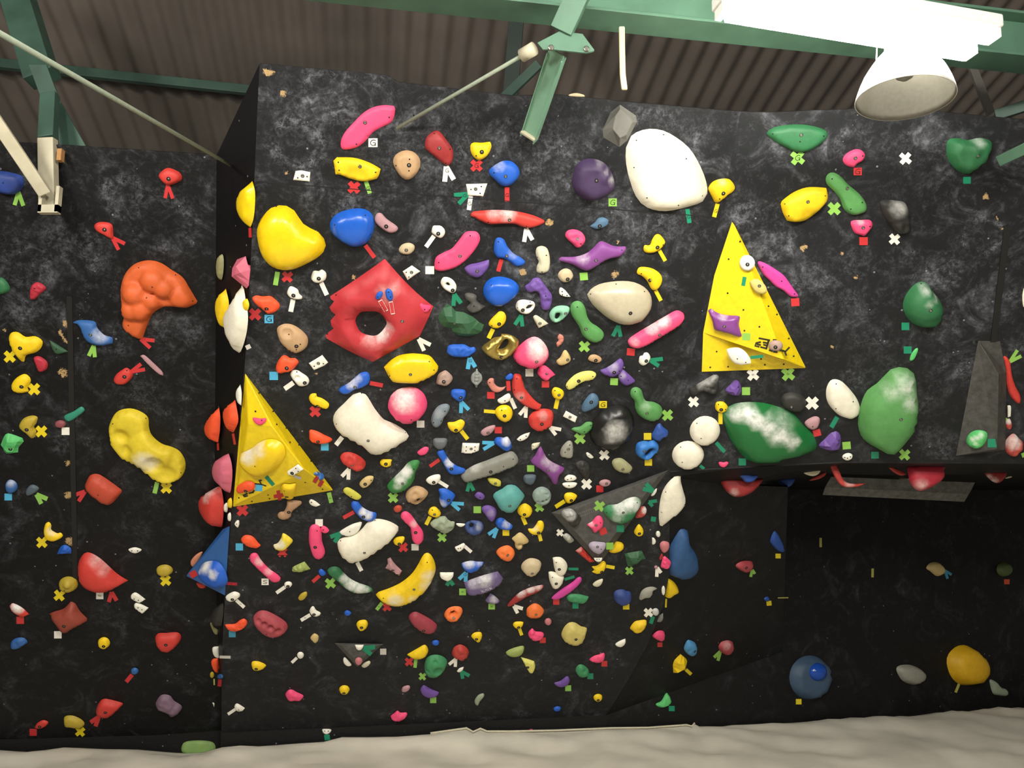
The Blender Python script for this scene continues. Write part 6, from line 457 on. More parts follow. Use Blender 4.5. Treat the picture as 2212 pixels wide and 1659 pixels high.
{'l':'red tape strip under the blue boomerang hold below the long red hold','c':'red','f':'mid','s':'strip','o':[209,750],'p':[[-40,357,-172,-303,43,-355,174,306]]},
{'l':'teal green split tape under the white oval ring hold above a teal split tape','c':'teal','f':'mid','s':'V','o':[-11,556],'p':[[-199,296,-226,-368,-5,-381,20,284],[-175,219,198,-283,370,-139,-4,361]]},
{'l':'teal green split tape under the white jug hold with a slanted slot','c':'teal','f':'mid','s':'V','o':[338,448],'p':[[-46,355,-344,-208,-164,-322,134,243],[-56,284,62,-365,264,-334,144,314]]},
{'l':'lime green tape square under the long purple gull-shaped hold','c':'lime','f':'mid','s':'square','o':[659,707],'p':[[-254,179,166,233,251,-185,-172,-239]]},
{'l':'yellow tape strip under the yellow snail-shaped hold above another yellow hold','c':'yel','f':'mid','s':'strip','o':[1067,837],'p':[[-288,226,130,-338,292,-230,-127,333]]},
{'l':'yellow tape strip under the yellow tadpole-shaped hold above the big beige hold','c':'yel','f':'mid','s':'strip','o':[1080,614],'p':[[-280,231,112,-340,282,-232,-112,338]]},
{'l':'teal green split tape under the large smooth beige lemon-shaped hold','c':'teal','f':'mid','s':'V','o':[883,402],'p':[[-96,367,-330,-259,-129,-360,103,268],[-97,294,107,-356,310,-308,104,341]]},
{'l':'sky blue tape square beside the orange lumpy hold under the tan hollow hold','c':'sky','f':'mid','s':'square','o':[-968,88],'p':[[-213,238,232,248,206,-240,-241,-250]]},
{'l':'white tape strip beside the white figure-eight hold with a scooped hollow','c':'white','f':'mid','s':'strip','o':[-891,31],'p':[[178,309,-312,-79,-177,-317,314,73]]},
{'l':'red tape strip beside the blue pear-shaped hold smeared with chalk below the red diamond','c':'red','f':'mid','s':'strip','o':[-425,49],'p':[[-364,-55,329,-195,372,57,-319,196]]},
{'l':'red tape X under the yellow kidney hold with a dirty notch','c':'red','f':'mid','s':'X','o':[-758,-125],'p':[[155,2,301,-171,136,-358,-10,-184,-167,-362,-319,-180,-162,-3,-306,169,-141,354,3,183,159,359,312,179]]},
{'l':'white tape strip under the huge white bone-shaped hold','c':'white','f':'mid','s':'strip','o':[-633,-312],'p':[[82,350,-277,-171,-81,-355,278,167]]},
{'l':'pale grey tape square under the round pink ball hold with a chalky face','c':'grey','f':'mid','s':'square','o':[-179,-197],'p':[[-219,223,212,229,223,-218,-210,-224]]},
{'l':'yellow tape strip under the yellow lemon-like hold beside the green angular hold','c':'yel','f':'mid','s':'strip','o':[186,366],'p':[[-5,330,-221,-222,-2,-329,213,225]]},
{'l':'sky blue split tape under the blue knobbly bar hold above a split tape','c':'sky','f':'mid','s':'V','o':[85,190],'p':[[-178,321,-252,-362,-23,-399,49,284],[-159,235,176,-313,366,-176,30,370]],'w':['G',-2.8,13.1,17.1]},
{'l':'pale grey tape square under the large pink egg hold with a chalky flank','c':'grey','f':'mid','s':'square','o':[415,138],'p':[[-240,229,201,239,240,-225,-202,-235]]},
{'l':'red tape square under the salmon pink hook-shaped hold','c':'red','f':'mid','s':'square','o':[209,-7],'p':[[-228,207,195,215,222,-211,-203,-219]]},
{'l':'red tape strip under the tiny blue chip beside the red boomerang hold','c':'red','f':'mid','s':'strip','o':[303,54],'p':[[-150,299,-65,-315,160,-291,73,323]]},
{'l':'white split tape under the red boomerang hold pointing down','c':'white','f':'mid','s':'V','o':[406,-107],'p':[[2,378,-342,-139,-176,-283,168,235],[-16,312,1,-390,205,-401,186,302]]},
{'l':'red tape square under the pink eye-like jug hold under the pink egg','c':'red','f':'mid','s':'square','o':[512,69],'p':[[-228,199,190,208,229,-206,-191,-215]]},
{'l':'yellow tape strip under the small yellow knob hold beside the pale yellow banana','c':'yel','f':'mid','s':'strip','o':[587,-55],'p':[[-86,326,-148,-282,94,-336,155,273]]},
{'l':'sky blue split tape under the small blue lumpy hold beside the grey finned disc','c':'sky','f':'mid','s':'V','o':[56,-81],'p':[[-217,305,-209,-413,4,-418,-5,300],[-184,220,263,-278,409,-111,-38,386]]},
{'l':'white tape strip beside the white leaf chip with strip beside the red boomerang','c':'white','f':'mid','s':'strip','o':[338,-57],'p':[[-253,273,56,-373,245,-270,-65,375]]},
{'l':'yellow tape strip beside the round yellow doughnut hold','c':'yel','f':'mid','s':'strip','o':[208,-110],'p':[[330,88,-325,141,-329,-83,327,-138]]},
{'l':'white split tape beside the round red knurled dish hold','c':'white','f':'mid','s':'V','o':[590,-224],'p':[[-336,83,56,-413,206,-267,-187,228],[-269,41,398,-90,413,140,-253,269]]},
{'l':'lime green tape X under the tall green peanut hold beside the mint ring','c':'lime','f':'mid','s':'X','o':[708,304],'p':[[164,-2,333,-175,179,-346,10,-173,-137,-337,-314,-155,-167,8,-335,179,-181,349,-13,178,133,340,310,161]]},
{'l':'lime green tape square under the lower purple hold of a touching pair','c':'lime','f':'mid','s':'square','o':[904,93],'p':[[-245,221,203,205,240,-230,-210,-214]]},
{'l':'teal green split tape beside the white bean hold under the long pink sausage hold','c':'teal','f':'mid','s':'V','o':[1125,224],'p':[[-288,-62,434,48,368,293,-353,182],[-367,-46,196,-381,289,-168,-274,166]]},
{'l':'red tape square under the long pink sausage hold with chalky shine','c':'red','f':'mid','s':'square','o':[975,278],'p':[[-242,235,216,205,242,-229,-217,-198]]},
{'l':'yellow tape square marked G beside the slate teardrop hold beside a yellow square marked G','c':'yel','f':'mid','s':'square','o':[858,-54],'p':[[-253,217,197,225,254,-223,-198,-230]],'w':['G',0.0,-0.2,27.4]},
{'l':'lime green tape X beside the green hold shaped like a bowling pin','c':'lime','f':'mid','s':'X','o':[1250,-118],'p':[[176,18,382,-154,248,-361,42,-188,-86,-386,-301,-204,-173,-7,-377,164,-243,369,-39,199,88,394,303,215]]},
{'l':'white tape X under the gnarled dark hold like a branch under the yellow volume','c':'white','f':'right','s':'X','o':[-790,-660],'p':[[162,12,324,-149,181,-339,18,-178,-118,-360,-289,-191,-152,-9,-315,151,-171,341,-9,181,127,361,297,193]]},
{'l':'white tape X under the big yellow volume','c':'white','f':'right','s':'X','o':[-463,-496],'p':[[166,17,350,-151,207,-360,23,-191,-114,-390,-307,-213,-170,-14,-353,154,-210,360,-27,193,109,389,301,214]],'w':['s',-0.2,0.1,13.0]},
{'l':'lime green tape X under the big yellow volume','c':'lime','f':'right','s':'X','o':[-273,-498],'p':[[187,23,394,-164,240,-396,33,-208,-114,-430,-331,-232,-183,-12,-389,175,-234,405,-29,219,117,437,333,242]],'w':['s',0.2,0.6,14.4]},
{'l':'teal green tape strip under the round white disc hold high on the yellow volume','c':'teal','f':'volr_main','s':'strip','o':[85,221],'p':[[-24,272,-167,-203,22,-264,165,210]]},
{'l':'red tape square under the long magenta leaf hold beside the yellow volume','c':'red','f':'right','s':'square','o':[-259,-74],'p':[[-236,225,185,231,233,-216,-190,-224]]},
{'l':'lime green tape square beside the purple winged hold on the yellow volume','c':'lime','f':'volr_main','s':'square','o':[58,-87],'p':[[-173,234,240,169,170,-235,-245,-172]]},
{'l':'teal green tape strip beside the white leaf-shaped hold on the yellow volume underside','c':'teal','f':'volr_low','s':'strip','o':[149,-27],'p':[[-354,-95,339,-83,347,93,-345,82]]},
{'l':'teal green tape strip under the large yellow horn hold on the yellow pyramid','c':'teal','f':'voll_main','s':'strip','o':[56,-186],'p':[[-256,214,40,-380,264,-212,-33,379]]},
{'l':'sky blue tape square beside the orange red oval hold on the yellow pyramid','c':'sky','f':'voll_main','s':'square','o':[-23,-232],'p':[[-137,243,291,215,140,-248,-290,-221]]},
{'l':'pale grey painted glint strip under the white box-shaped hold on the yellow pyramid','c':'grey','f':'voll_low','s':'strip','o':[45,181],'p':[[-227,4,202,-311,217,-6,-209,304]]},  # a glint on the volume, drawn as a pale grey strip
{'l':'red tape X beside the yellow cup hold on the underside of the yellow pyramid','c':'red','f':'voll_low','s':'X','o':[-33,-49],'p':[[132,-189,211,-642,16,-731,-61,-277,-246,-361,-324,109,-141,192,-216,632,-26,719,51,280,234,363,317,-105]]},
{'l':'red tape strip under the smaller blue and white chip on the yellow pyramid','c':'red','f':'voll_low','s':'strip','o':[148,154],'p':[[-56,486,-155,-250,55,-482,152,261]]},
{'l':'red tape strip under the larger blue chip near the tip of the yellow pyramid','c':'red','f':'voll_low','s':'strip','o':[181,107],'p':[[-47,492,-155,-237,57,-487,163,249]]},
{'l':'lime green tape strip under the tip of the yellow pyramid','c':'lime','f':'mid','s':'strip','o':[-693,-695],'p':[[-177,326,-53,-388,183,-318,57,396]],'w':['s',0.9,-3.0,10.7]},
{'l':'red tape X under the yellow pyramid','c':'red','f':'mid','s':'X','o':[-1194,-783],'p':[[173,9,326,-189,144,-407,-9,-209,-182,-417,-342,-209,-168,-1,-320,196,-138,412,13,216,185,423,345,217]]},
{'l':'sky blue tape square under the orange red carrot-shaped hold beside the yellow pyramid','c':'sky','f':'mid','s':'square','o':[-713,-351],'p':[[-204,240,221,244,208,-240,-219,-244]]},
{'l':'white split tape under the red rough lozenge hold under the white bone hold','c':'white','f':'mid','s':'V','o':[-593,-527],'p':[[40,394,-372,-118,-220,-294,192,220],[10,314,-36,-409,177,-422,222,301]]},
{'l':'red tape strip beside the blue bent hold with a white chalk stripe','c':'red','f':'mid','s':'strip','o':[-588,-817],'p':[[257,330,-368,-87,-267,-325,360,94]]},
{'l':'yellow tape strip under the yellow bowl hold with a dark rim','c':'yel','f':'mid','s':'strip','o':[72,-264],'p':[[-283,187,116,-361,290,-195,-110,351]]},
{'l':'red tape square beside the mauve seed-shaped hold beside a red square','c':'red','f':'mid','s':'square','o':[265,-230],'p':[[-222,209,192,215,221,-211,-195,-216]]},
{'l':'sky blue split tape beside the blue twin-lobed hold dusted with chalk','c':'sky','f':'mid','s':'V','o':[214,-326],'p':[[312,226,-368,246,-362,12,320,-9],[257,208,-335,-229,-217,-430,375,8]]},
{'l':'red tape strip beside the blue slug-shaped hold beside the long grey hold','c':'red','f':'mid','s':'strip','o':[-92,-453],'p':[[207,322,-335,-136,-214,-332,329,127]]},
{'l':'teal green split tape under the long grey beam-shaped hold','c':'teal','f':'mid','s':'V','o':[122,-616],'p':[[-149,339,-257,-310,-51,-371,56,279],[-137,253,141,-336,322,-224,44,364]]},
{'l':'lime green tape square beside the purple bow-tie hold with chalky middle','c':'lime','f':'mid','s':'square','o':[474,-487],'p':[[-230,221,199,224,238,-226,-193,-228]]},
{'l':'lime green tape X under the green flame-shaped hold heavily coated in chalk','c':'lime','f':'mid','s':'X','o':[-329,-695],'p':[[160,1,311,-180,156,-370,5,-189,-144,-370,-302,-180,-153,1,-303,181,-148,370,2,190,149,370,308,182]]},
{'l':'white tape strip beside the white knob hold beside the chalked green flame hold','c':'white','f':'mid','s':'strip','o':[-38,-598],'p':[[-348,105,242,-315,343,-105,-247,314]]},
{'l':'sky blue split tape beside the blue triangular jug hold beside a sky blue split tape','c':'sky','f':'mid','s':'V','o':[48,-747],'p':[[-311,8,428,-41,427,211,-310,260],[-375,38,121,-458,251,-266,-246,229]]},
{'l':'lime green tape X under the round grey cratered hold tinged pink on top','c':'lime','f':'mid','s':'X','o':[550,-765],'p':[[150,23,320,-127,205,-321,36,-171,-74,-356,-251,-198,-141,-13,-309,137,-194,329,-26,180,83,364,260,208]]},
{'l':'lime green tape square beside the purple pebble hold beside a lime square','c':'lime','f':'mid','s':'square','o':[173,-781],'p':[[-236,246,218,246,246,-247,-210,-246]]},
{'l':'yellow tape strip under the yellow acorn hold under the teal boulder','c':'yel','f':'mid','s':'strip','o':[465,-862],'p':[[-237,244,27,-348,231,-235,-33,356]]},
{'l':'yellow tape strip under the yellow round hold above the grey crystal hold','c':'yel','f':'mid','s':'strip','o':[-119,-860],'p':[[15,361,-220,-231,-16,-359,219,235]]},
{'l':'pale grey tape square under the pink curved hold beside the white wave hold','c':'grey','f':'mid','s':'square','o':[-193,-1057],'p':[[-225,251,211,247,222,-243,-217,-239]]},
{'l':'lime green tape X under the grey-green crystal cluster hold','c':'lime','f':'mid','s':'X','o':[-31,-985],'p':[[144,-3,287,-181,142,-357,-1,-179,-139,-346,-288,-158,-150,8,-291,186,-147,360,-5,183,132,349,282,163]]},
{'l':'sky blue split tape under the blue hold between the purple pebble and a yellow square','c':'sky','f':'mid','s':'V','o':[285,-948],'p':[[110,392,-404,-44,-271,-265,244,172],[73,330,-105,-374,104,-471,281,234]]},
{'l':'yellow tape square under the blue hold between the purple pebble and a yellow square','c':'yel','f':'mid','s':'square','o':[359,-952],'p':[[-222,232,192,230,225,-224,-191,-221]]},
{'l':'yellow tape strip under the yellow banana-like jug beside the dark grey volume','c':'yel','f':'mid','s':'strip','o':[576,-991],'p':[[-186,221,-30,-291,178,-224,22,288]]},
{'l':'red tape X beside the tiny yellow jug hold at the white wave hold tip','c':'red','f':'mid','s':'X','o':[-266,-1057],'p':[[155,7,312,-167,169,-368,13,-193,-124,-384,-287,-201,-151,-10,-306,164,-164,363,-8,190,127,379,291,197]]},
{'l':'white tape strip under the large white wave-shaped hold low on the panel','c':'white','f':'mid','s':'strip','o':[-530,-1202],'p':[[-238,264,18,-397,236,-259,-20,401]]},
{'l':'teal green split tape beside the flat white oval chip above the white wave hold','c':'teal','f':'mid','s':'V','o':[-663,-973],'p':[[195,362,-390,120,-319,-172,267,71],[130,302,-219,-331,-17,-504,332,131]]},
{'l':'lime green tape strip under the large yellow banana hold with chalky outer edge','c':'lime','f':'mid','s':'strip','o':[-409,-1518],'p':[[79,369,-262,-197,-88,-377,253,190]],'w':['s',-2.1,-3.1,9.8]},
{'l':'red tape X under the large yellow banana hold with chalky outer edge','c':'red','f':'mid','s':'X','o':[-361,-1523],'p':[[152,9,304,-172,162,-377,9,-195,-127,-390,-286,-199,-150,-5,-302,176,-160,379,-8,199,127,393,287,204]]},
{'l':'teal green split tape under the white slotted half-moon hold beside the yellow banana','c':'teal','f':'mid','s':'V','o':[30,-1335],'p':[[-139,294,-290,-171,-70,-300,81,166],[-123,146,131,-293,320,-125,65,314]]},
{'l':'white tape strip beside the small white arrow-like chip above the blue dusted hold','c':'white','f':'mid','s':'strip','o':[131,-1074],'p':[[-285,134,167,-333,294,-140,-159,325]]},
{'l':'sky blue split tape marked G under the blue hold with a chalk-dusted top edge','c':'sky','f':'mid','s':'V','o':[118,-1288],'p':[[22,431,-402,-92,-229,-314,195,212],[-10,334,-18,-411,221,-436,227,310]],'w':['G',4.8,14.5,17.7]},
{'l':'lime green tape square beside the purple block hold with raised letters','c':'lime','f':'mid','s':'square','o':[114,-1411],'p':[[-232,271,204,263,229,-273,-209,-264]],'w':['s',-0.2,0.0,14.9]},
{'l':'lime green tape square under the small purple hold under the lettered purple block','c':'lime','f':'mid','s':'square','o':[307,-1535],'p':[[-226,246,198,237,229,-253,-197,-243]],'w':['s',0.1,-0.3,14.4]},
{'l':'white split tape under the thin dark red bar hold with chalk along its top','c':'white','f':'mid','s':'V','o':[474,-1555],'p':[[-323,149,-30,-469,165,-337,-128,280],[-248,74,357,-164,401,118,-203,355]]},
{'l':'yellow tape strip under the small yellow mushroom hold between orange and pink holds','c':'yel','f':'mid','s':'strip','o':[513,-1756],'p':[[-212,246,1,-341,203,-244,-10,342]]},
{'l':'red tape square beside the pink ragged hold beside a red square','c':'red','f':'mid','s':'square','o':[668,-1834],'p':[[-226,250,181,238,225,-240,-184,-228]]},
{'l':'sky blue tape square beside the orange red slug hold above a sky blue square','c':'sky','f':'mid','s':'square','o':[-1230,-1045],'p':[[-195,260,227,256,189,-264,-235,-260]]},
{'l':'red tape X under the yellow and white wing-shaped hold','c':'red','f':'mid','s':'X','o':[-984,-1086],'p':[[158,-1,297,-192,131,-389,-7,-198,-165,-386,-310,-185,-152,2,-290,192,-124,388,13,198,170,385,316,186]]},
{'l':'white tape square above the upright pink bean hold below a white square','c':'white','f':'mid','s':'square','o':[-761,-873],'p':[[-213,263,222,262,206,-260,-231,-258]]},
{'l':'white tape square marked S under the slanted pink sausage hold beside a square marked S','c':'white','f':'mid','s':'square','o':[-1098,-1310],'p':[[-200,252,225,245,196,-256,-231,-249]],'w':['S',-0.3,-0.2,27.3]},
{'l':'red tape strip under the tiny blue bean hold touching the green snake hold','c':'red','f':'mid','s':'strip','o':[-793,-1292],'p':[[147,337,-281,-124,-149,-333,280,130]]},
{'l':'lime green tape X under the green snake-like hold whitened by chalk','c':'lime','f':'mid','s':'X','o':[-708,-1328],'p':[[170,16,343,-172,186,-411,14,-222,-135,-449,-316,-250,-166,-24,-337,164,-181,400,-10,213,139,438,319,242]]},
{'l':'white tape strip beside the small white round knob hold beside the pink sausage','c':'white','f':'mid','s':'strip','o':[-1009,-1375],'p':[[217,345,-324,-118,-216,-346,326,118]]},
{'l':'white tape strip under the white bean hold beside the foot of the blue pyramid','c':'white','f':'mid','s':'strip','o':[-1257,-1479],'p':[[-300,193,142,-396,297,-191,-145,396]],'w':['s',2.0,-2.8,9.5]},
{'l':'dull blue tape square under the orange red sausage hold curved upwards','c':'skyd','f':'mid','s':'square','o':[-1324,-1723],'p':[[-185,281,231,269,190,-275,-228,-263]]},
{'l':'white tape strip beside the white hook-like knob hold above the red lip hold','c':'white','f':'mid','s':'strip','o':[-868,-1599],'p':[[246,345,-348,-99,-247,-349,348,97]],'w':['s',-3.0,-2.3,9.7]},
{'l':'teal green split tape beside the white half-moon chip on the small dark volume','c':'teal','f':'vols','s':'V','o':[63,14],'p':[[-292,-73,444,7,415,392,-319,312],[-397,-28,98,-588,281,-291,-214,267]]},
{'l':'pale grey tape square beside the small dark triangular volume','c':'grey','f':'mid','s':'square','o':[-384,-1901],'p':[[-202,264,199,251,200,-269,-202,-256]]},
{'l':'white tape strip beside the white half-dome hold at the panel corner','c':'white','f':'side','s':'strip','o':[-925,-1728],'p':[[-1026,-236,915,41,1020,235,-915,-36]]},
{'l':'red split tape beside the orange half hold at the panel corner','c':'red','f':'left','s':'V','o':[531,-1687],'p':[[-307,-121,356,64,323,313,-339,128],[-351,-120,279,-334,333,-86,-296,127]]},
{'l':'yellow-green tape strip under the mustard hold low in the dark wall corner','c':'yelg','f':'left','s':'strip','o':[463,-1813],'p':[[-33,269,-51,-266,39,-266,57,269]]},
{'l':'red tape strip under the tiny blue disc hold at the panel corner','c':'red','f':'side','s':'strip','o':[-1115,-1929],'p':[[-139,225,-526,-311,149,-214,529,316]]},
{'l':'white tape strip beside the white round knob hold low beside the small dark volume','c':'white','f':'mid','s':'strip','o':[-954,-1957],'p':[[118,305,-230,-109,-109,-304,240,112]]},
{'l':'white tape strip beside the white wedge chip near the panel foot','c':'white','f':'mid','s':'strip','o':[-1380,-2401],'p':[[223,343,-308,-115,-219,-351,313,108]]},
{'l':'teal green tape strip under the white half-moon chip on the kickboard','c':'teal','f':'kickc','s':'strip','o':[-609,-18],'p':[[-208,161,-149,-199,217,-167,158,194]]},
{'l':'red tape X beside the yellow dimpled half-moon hold low on the panel','c':'red','f':'mid','s':'X','o':[-214,-1996],'p':[[150,1,301,-193,157,-398,6,-203,-131,-398,-288,-193,-151,1,-301,195,-158,398,-8,205,128,398,286,195]]},
{'l':'lime green tape strip under the yellow dimpled half-moon hold low on the panel','c':'lime','f':'mid','s':'strip','o':[-173,-2011],'p':[[-86,405,-131,-370,94,-410,138,366]]},
{'l':'white split tape under the round brick red rough hold','c':'white','f':'mid','s':'V','o':[83,-2011],'p':[[35,409,-393,-69,-249,-297,180,183],[1,309,-4,-392,211,-418,215,283]]},
{'l':'lime green tape X beside the green bubble-cratered hold low on the panel','c':'lime','f':'mid','s':'X','o':[-123,-2132],'p':[[131,-15,253,-206,113,-368,-8,-177,-141,-331,-268,-130,-135,23,-255,213,-116,374,5,184,137,338,264,138]]},
{'l':'teal green split tape beside the tiny white leaf chip beside the green cratered hold','c':'teal','f':'mid','s':'V','o':[154,-2122],'p':[[-286,238,-168,-426,63,-378,-55,287],[-219,123,342,-283,439,-2,-122,402]]},
{'l':'lime green tape square under the purple half-moon hold under the green cratered hold','c':'lime','f':'mid','s':'square','o':[-45,-2353],'p':[[-220,290,203,271,220,-293,-205,-274]]},
{'l':'red tape square beside the pink ragged hold below the beige shield hold','c':'red','f':'mid','s':'square','o':[1117,-2059],'p':[[-233,262,176,248,242,-270,-169,-255]]},
{'l':'teal green tape square beside the small green dented hold beside a teal square','c':'teal','f':'mid','s':'square','o':[1032,-2173],'p':[[-242,282,184,266,249,-278,-179,-261]]},
{'l':'lime green tape square under the purple crescent hold above a lime square','c':'lime','f':'mid','s':'square','o':[888,-2281],'p':[[-245,288,181,271,240,-281,-189,-263]]},
{'l':'white tape X beside the small shiny white ball hold','c':'white','f':'mid','s':'X','o':[1362,-1611],'p':[[163,12,361,-183,235,-402,37,-207,-83,-416,-290,-211,-170,-2,-366,191,-241,409,-44,216,75,422,282,220]]},
{'l':'teal green tape strip under the small shiny white ball hold','c':'teal','f':'mid','s':'strip','o':[1396,-1676],'p':[[-94,374,-171,-253,96,-370,172,259]]},
{'l':'red tape square under the dark pink heart hold low in the recess','c':'red','f':'cave','s':'square','o':[-602,-743],'p':[[-304,244,130,198,306,-239,-130,-192]]},
{'l':'yellow tape strip beside the yellow cheese-wedge hold in the recess','c':'yel','f':'cave','s':'strip','o':[-221,-1043],'p':[[-437,170,318,-404,430,-171,-325,400]]},
{'l':'lime green split tape beside the red and grey round hold in the recess','c':'lime','f':'cave','s':'V','o':[-2,-908],'p':[[-115,489,-473,-48,-145,-311,215,229],[-125,419,47,-491,401,-615,225,299]]},
{'l':'teal green tape square beside the green pitted crescent hold near the mat','c':'teal','f':'back','s':'square','o':[-1892,-36],'p':[[-233,201,247,165,235,-202,-245,-165]]},
{'l':'yellow tape square under the large translucent blue dish hold with a bright blue boss','c':'yel','f':'back','s':'square','o':[-783,-70],'p':[[-248,217,269,180,244,-219,-273,-180]]},
{'l':'yellow-green tape strip under the large yellow egg hold low in the recess','c':'yelg','f':'back','s':'strip','o':[798,-79],'p':[[94,376,-349,-277,-101,-374,344,279]]},
{'l':'white split tape under the tiny mauve knob above a white split tape','c':'white','f':'mid','s':'V','o':[1373,-1264],'p':[[-213,309,-129,-445,103,-464,17,291],[-177,220,146,-210,305,-48,-19,381]]},
{'l':'yellow tape strip under the yellow side-on hold at the panel corner by the recess','c':'yel','f':'cave','s':'strip','o':[-701,-368],'p':[[-212,393,56,-373,208,-393,-62,374]]},
{'l':'yellow tape square under the blue leaf hold in the middle of the recess','c':'yel','f':'cave','s':'square','o':[138,-9],'p':[[-357,218,150,199,364,-219,-146,-199]]},
{'l':'lime green split tape under the dull red shield hold in the recess','c':'lime','f':'cave','s':'V','o':[-35,-146],'p':[[-296,288,-131,-343,157,-409,-9,224],[-230,191,204,-182,359,-52,-76,321]]},
{'l':'yellow tape square under the tiny blue hold above a yellow square in the recess','c':'yel','f':'cave','s':'square','o':[269,-441],'p':[[-380,234,108,239,386,-228,-107,-231]]},
{'l':'yellow-green tape strip alone in the recess,lying level','c':'yelg','f':'cave','s':'strip','o':[387,-399],'p':[[-516,-16,571,-73,518,25,-567,81]]},
{'l':'yellow-green tape strip upright high in the dark recess','c':'yelg','f':'back','s':'strip','o':[-496,1141],'p':[[-97,378,-147,-365,87,-369,137,375]]},
{'l':'yellow-green tape strip upright lower in the dark recess','c':'yelg','f':'back','s':'strip','o':[1,887],'p':[[-82,362,-159,-348,85,-360,163,352]]},
{'l':'dull blue split tape beside the tan turtle-shaped hold in the dark recess','c':'skyd','f':'back','s':'V','o':[785,860],'p':[[-308,175,367,-196,541,-17,-135,354],[-360,237,-156,-456,122,-401,-83,293]]},
{'l':'orange tape square under the olive round hold deep in the recess','c':'orange','f':'back','s':'square','o':[1443,772],'p':[[-292,221,344,202,294,-223,-341,-203]]},
{'l':'teal green split tape in the shadow beside the cream leaf hold','c':'teal','f':'mid','s':'V','o':[1250,-731],'p':[[-165,-63,339,17,273,263,-231,182],[-266,-21,23,-345,159,-182,-130,141]]},
{'l':'teal green tape square in the shadow below a teal split tape','c':'teal','f':'mid','s':'square','o':[1279,-854],'p':[[-162,217,166,150,168,-210,-161,-142]]},
{'l':'lime green tape X beside the large green and white chalky hold on the dark volume','c':'lime','f':'vold','s':'X','o':[-48,75],'p':[[178,-32,341,-252,164,-421,1,-200,-168,-360,-338,-128,-170,32,-331,251,-155,418,7,199,174,358,346,128]]},
{'l':'teal green tape square under the large green and white chalky hold on the dark volume','c':'teal','f':'vold','s':'square','o':[104,-90],'p':[[-270,263,194,261,266,-270,-201,-267]]},
{'l':'red tape square beside the pink pentagon hold on the dark volume','c':'red','f':'vold','s':'square','o':[-2,-112],'p':[[-296,141,106,323,303,-134,-101,-317]]},
{'l':'lime green tape square beside the lilac chalky hold on the dark volume','c':'lime','f':'vold','s':'square','o':[55,-223],'p':[[-267,265,191,262,259,-268,-201,-264]]},
{'l':'white tape X beside the grey crystal hold behind the dark volume','c':'white','f':'mid','s':'X','o':[697,-954],'p':[[123,-9,244,-159,127,-292,7,-142,-105,-269,-231,-111,-120,15,-240,165,-124,297,-4,148,107,274,234,117]]},
{'l':'teal green split tape beside the white hold at the upper tip of the dark volume','c':'teal','f':'vold','s':'V','o':[242,201],'p':[[313,-39,-362,138,-380,-152,297,-331],[383,-81,-156,465,-312,260,226,-289]]},
{'l':'lime green tape X under the green bean hold above a lime X','c':'lime','f':'mid','s':'X','o':[748,-280],'p':[[171,13,366,-163,224,-373,29,-196,-107,-397,-311,-211,-175,-11,-369,164,-227,372,-33,197,101,396,306,212]]},
{'l':'white tape X beside the big black boulder hold with a chalky face','c':'white','f':'mid','s':'X','o':[907,-391],'p':[[163,12,349,-147,226,-347,40,-186,-78,-376,-273,-208,-155,-19,-339,140,-216,337,-31,179,86,367,280,201]]},
{'l':'white tape X under the black jagged hold above a white X','c':'white','f':'mid','s':'X','o':[824,-596],'p':[[173,1,359,-188,210,-389,24,-198,-117,-389,-311,-190,-170,0,-354,189,-206,387,-21,200,119,389,314,191]]},
{'l':'red tape square under the small mauve oval hold above the dark volume','c':'red','f':'mid','s':'square','o':[910,-629],'p':[[-249,239,185,240,246,-247,-190,-248]]},
{'l':'yellow tape square beside the blue ragged hold beside a yellow square','c':'yel','f':'mid','s':'square','o':[1152,-261],'p':[[-260,225,196,231,266,-229,-192,-234]]},
{'l':'yellow tape square under the blue pocket hold with a double hole','c':'yel','f':'mid','s':'square','o':[1184,-440],'p':[[-258,231,196,235,267,-230,-189,-233]]},
{'l':'yellow tape strip beside the yellow thumb-like hold above the dark volume','c':'yel','f':'mid','s':'strip','o':[676,-740],'p':[[184,336,-341,-91,-184,-340,343,89]]},
{'l':'lime green tape X under the dark green faceted block hold','c':'lime','f':'mid','s':'X','o':[1182,-1258],'p':[[137,13,304,-148,194,-331,27,-170,-78,-345,-252,-176,-147,-2,-312,158,-202,340,-37,181,68,354,242,186]]},
{'l':'yellow tape strip beside the yellow hook hold under the dark volume tip','c':'yel','f':'mid','s':'strip','o':[1052,-1225],'p':[[-292,-64,285,-193,289,72,-288,200]]},
{'l':'teal green tape strip beside the upper of two touching white half-domes','c':'teal','f':'mid','s':'strip','o':[812,-1238],'p':[[-315,-84,341,-114,323,88,-332,117]]},
{'l':'teal green tape strip beside the lower of two touching white half-domes','c':'teal','f':'mid','s':'strip','o':[795,-1311],'p':[[-273,-219,342,9,270,218,-345,-10]]},
{'l':'red tape square under the slim magenta leaf hold above a red square','c':'red','f':'mid','s':'square','o':[727,-1504],'p':[[-225,248,184,240,234,-258,-177,-249]]},
{'l':'teal green tape square under the green bean hold below the magenta leaf','c':'teal','f':'mid','s':'square','o':[859,-1540],'p':[[-228,246,174,237,228,-252,-176,-243]]},
{'l':'yellow tape square under the navy blue rock hold above a yellow square','c':'yel','f':'mid','s':'square','o':[1202,-1556],'p':[[-253,254,179,245,248,-245,-186,-235]]},
{'l':'red tape square beside the blue boulder with a chalky top on the blue pyramid','c':'red','f':'volb_main','s':'square','o':[-214,-77],'p':[[-377,54,267,331,384,-50,-259,-330]]},
{'l':'red tape strip at the foot of the blue pyramid','c':'red','f':'side','s':'strip','o':[-588,-1228],'p':[[-1009,-140,897,-35,1012,145,-887,46]],'w':['s',11.3,1.0,7.6]}
]

SC = bpy.context.scene
COL = SC.collection

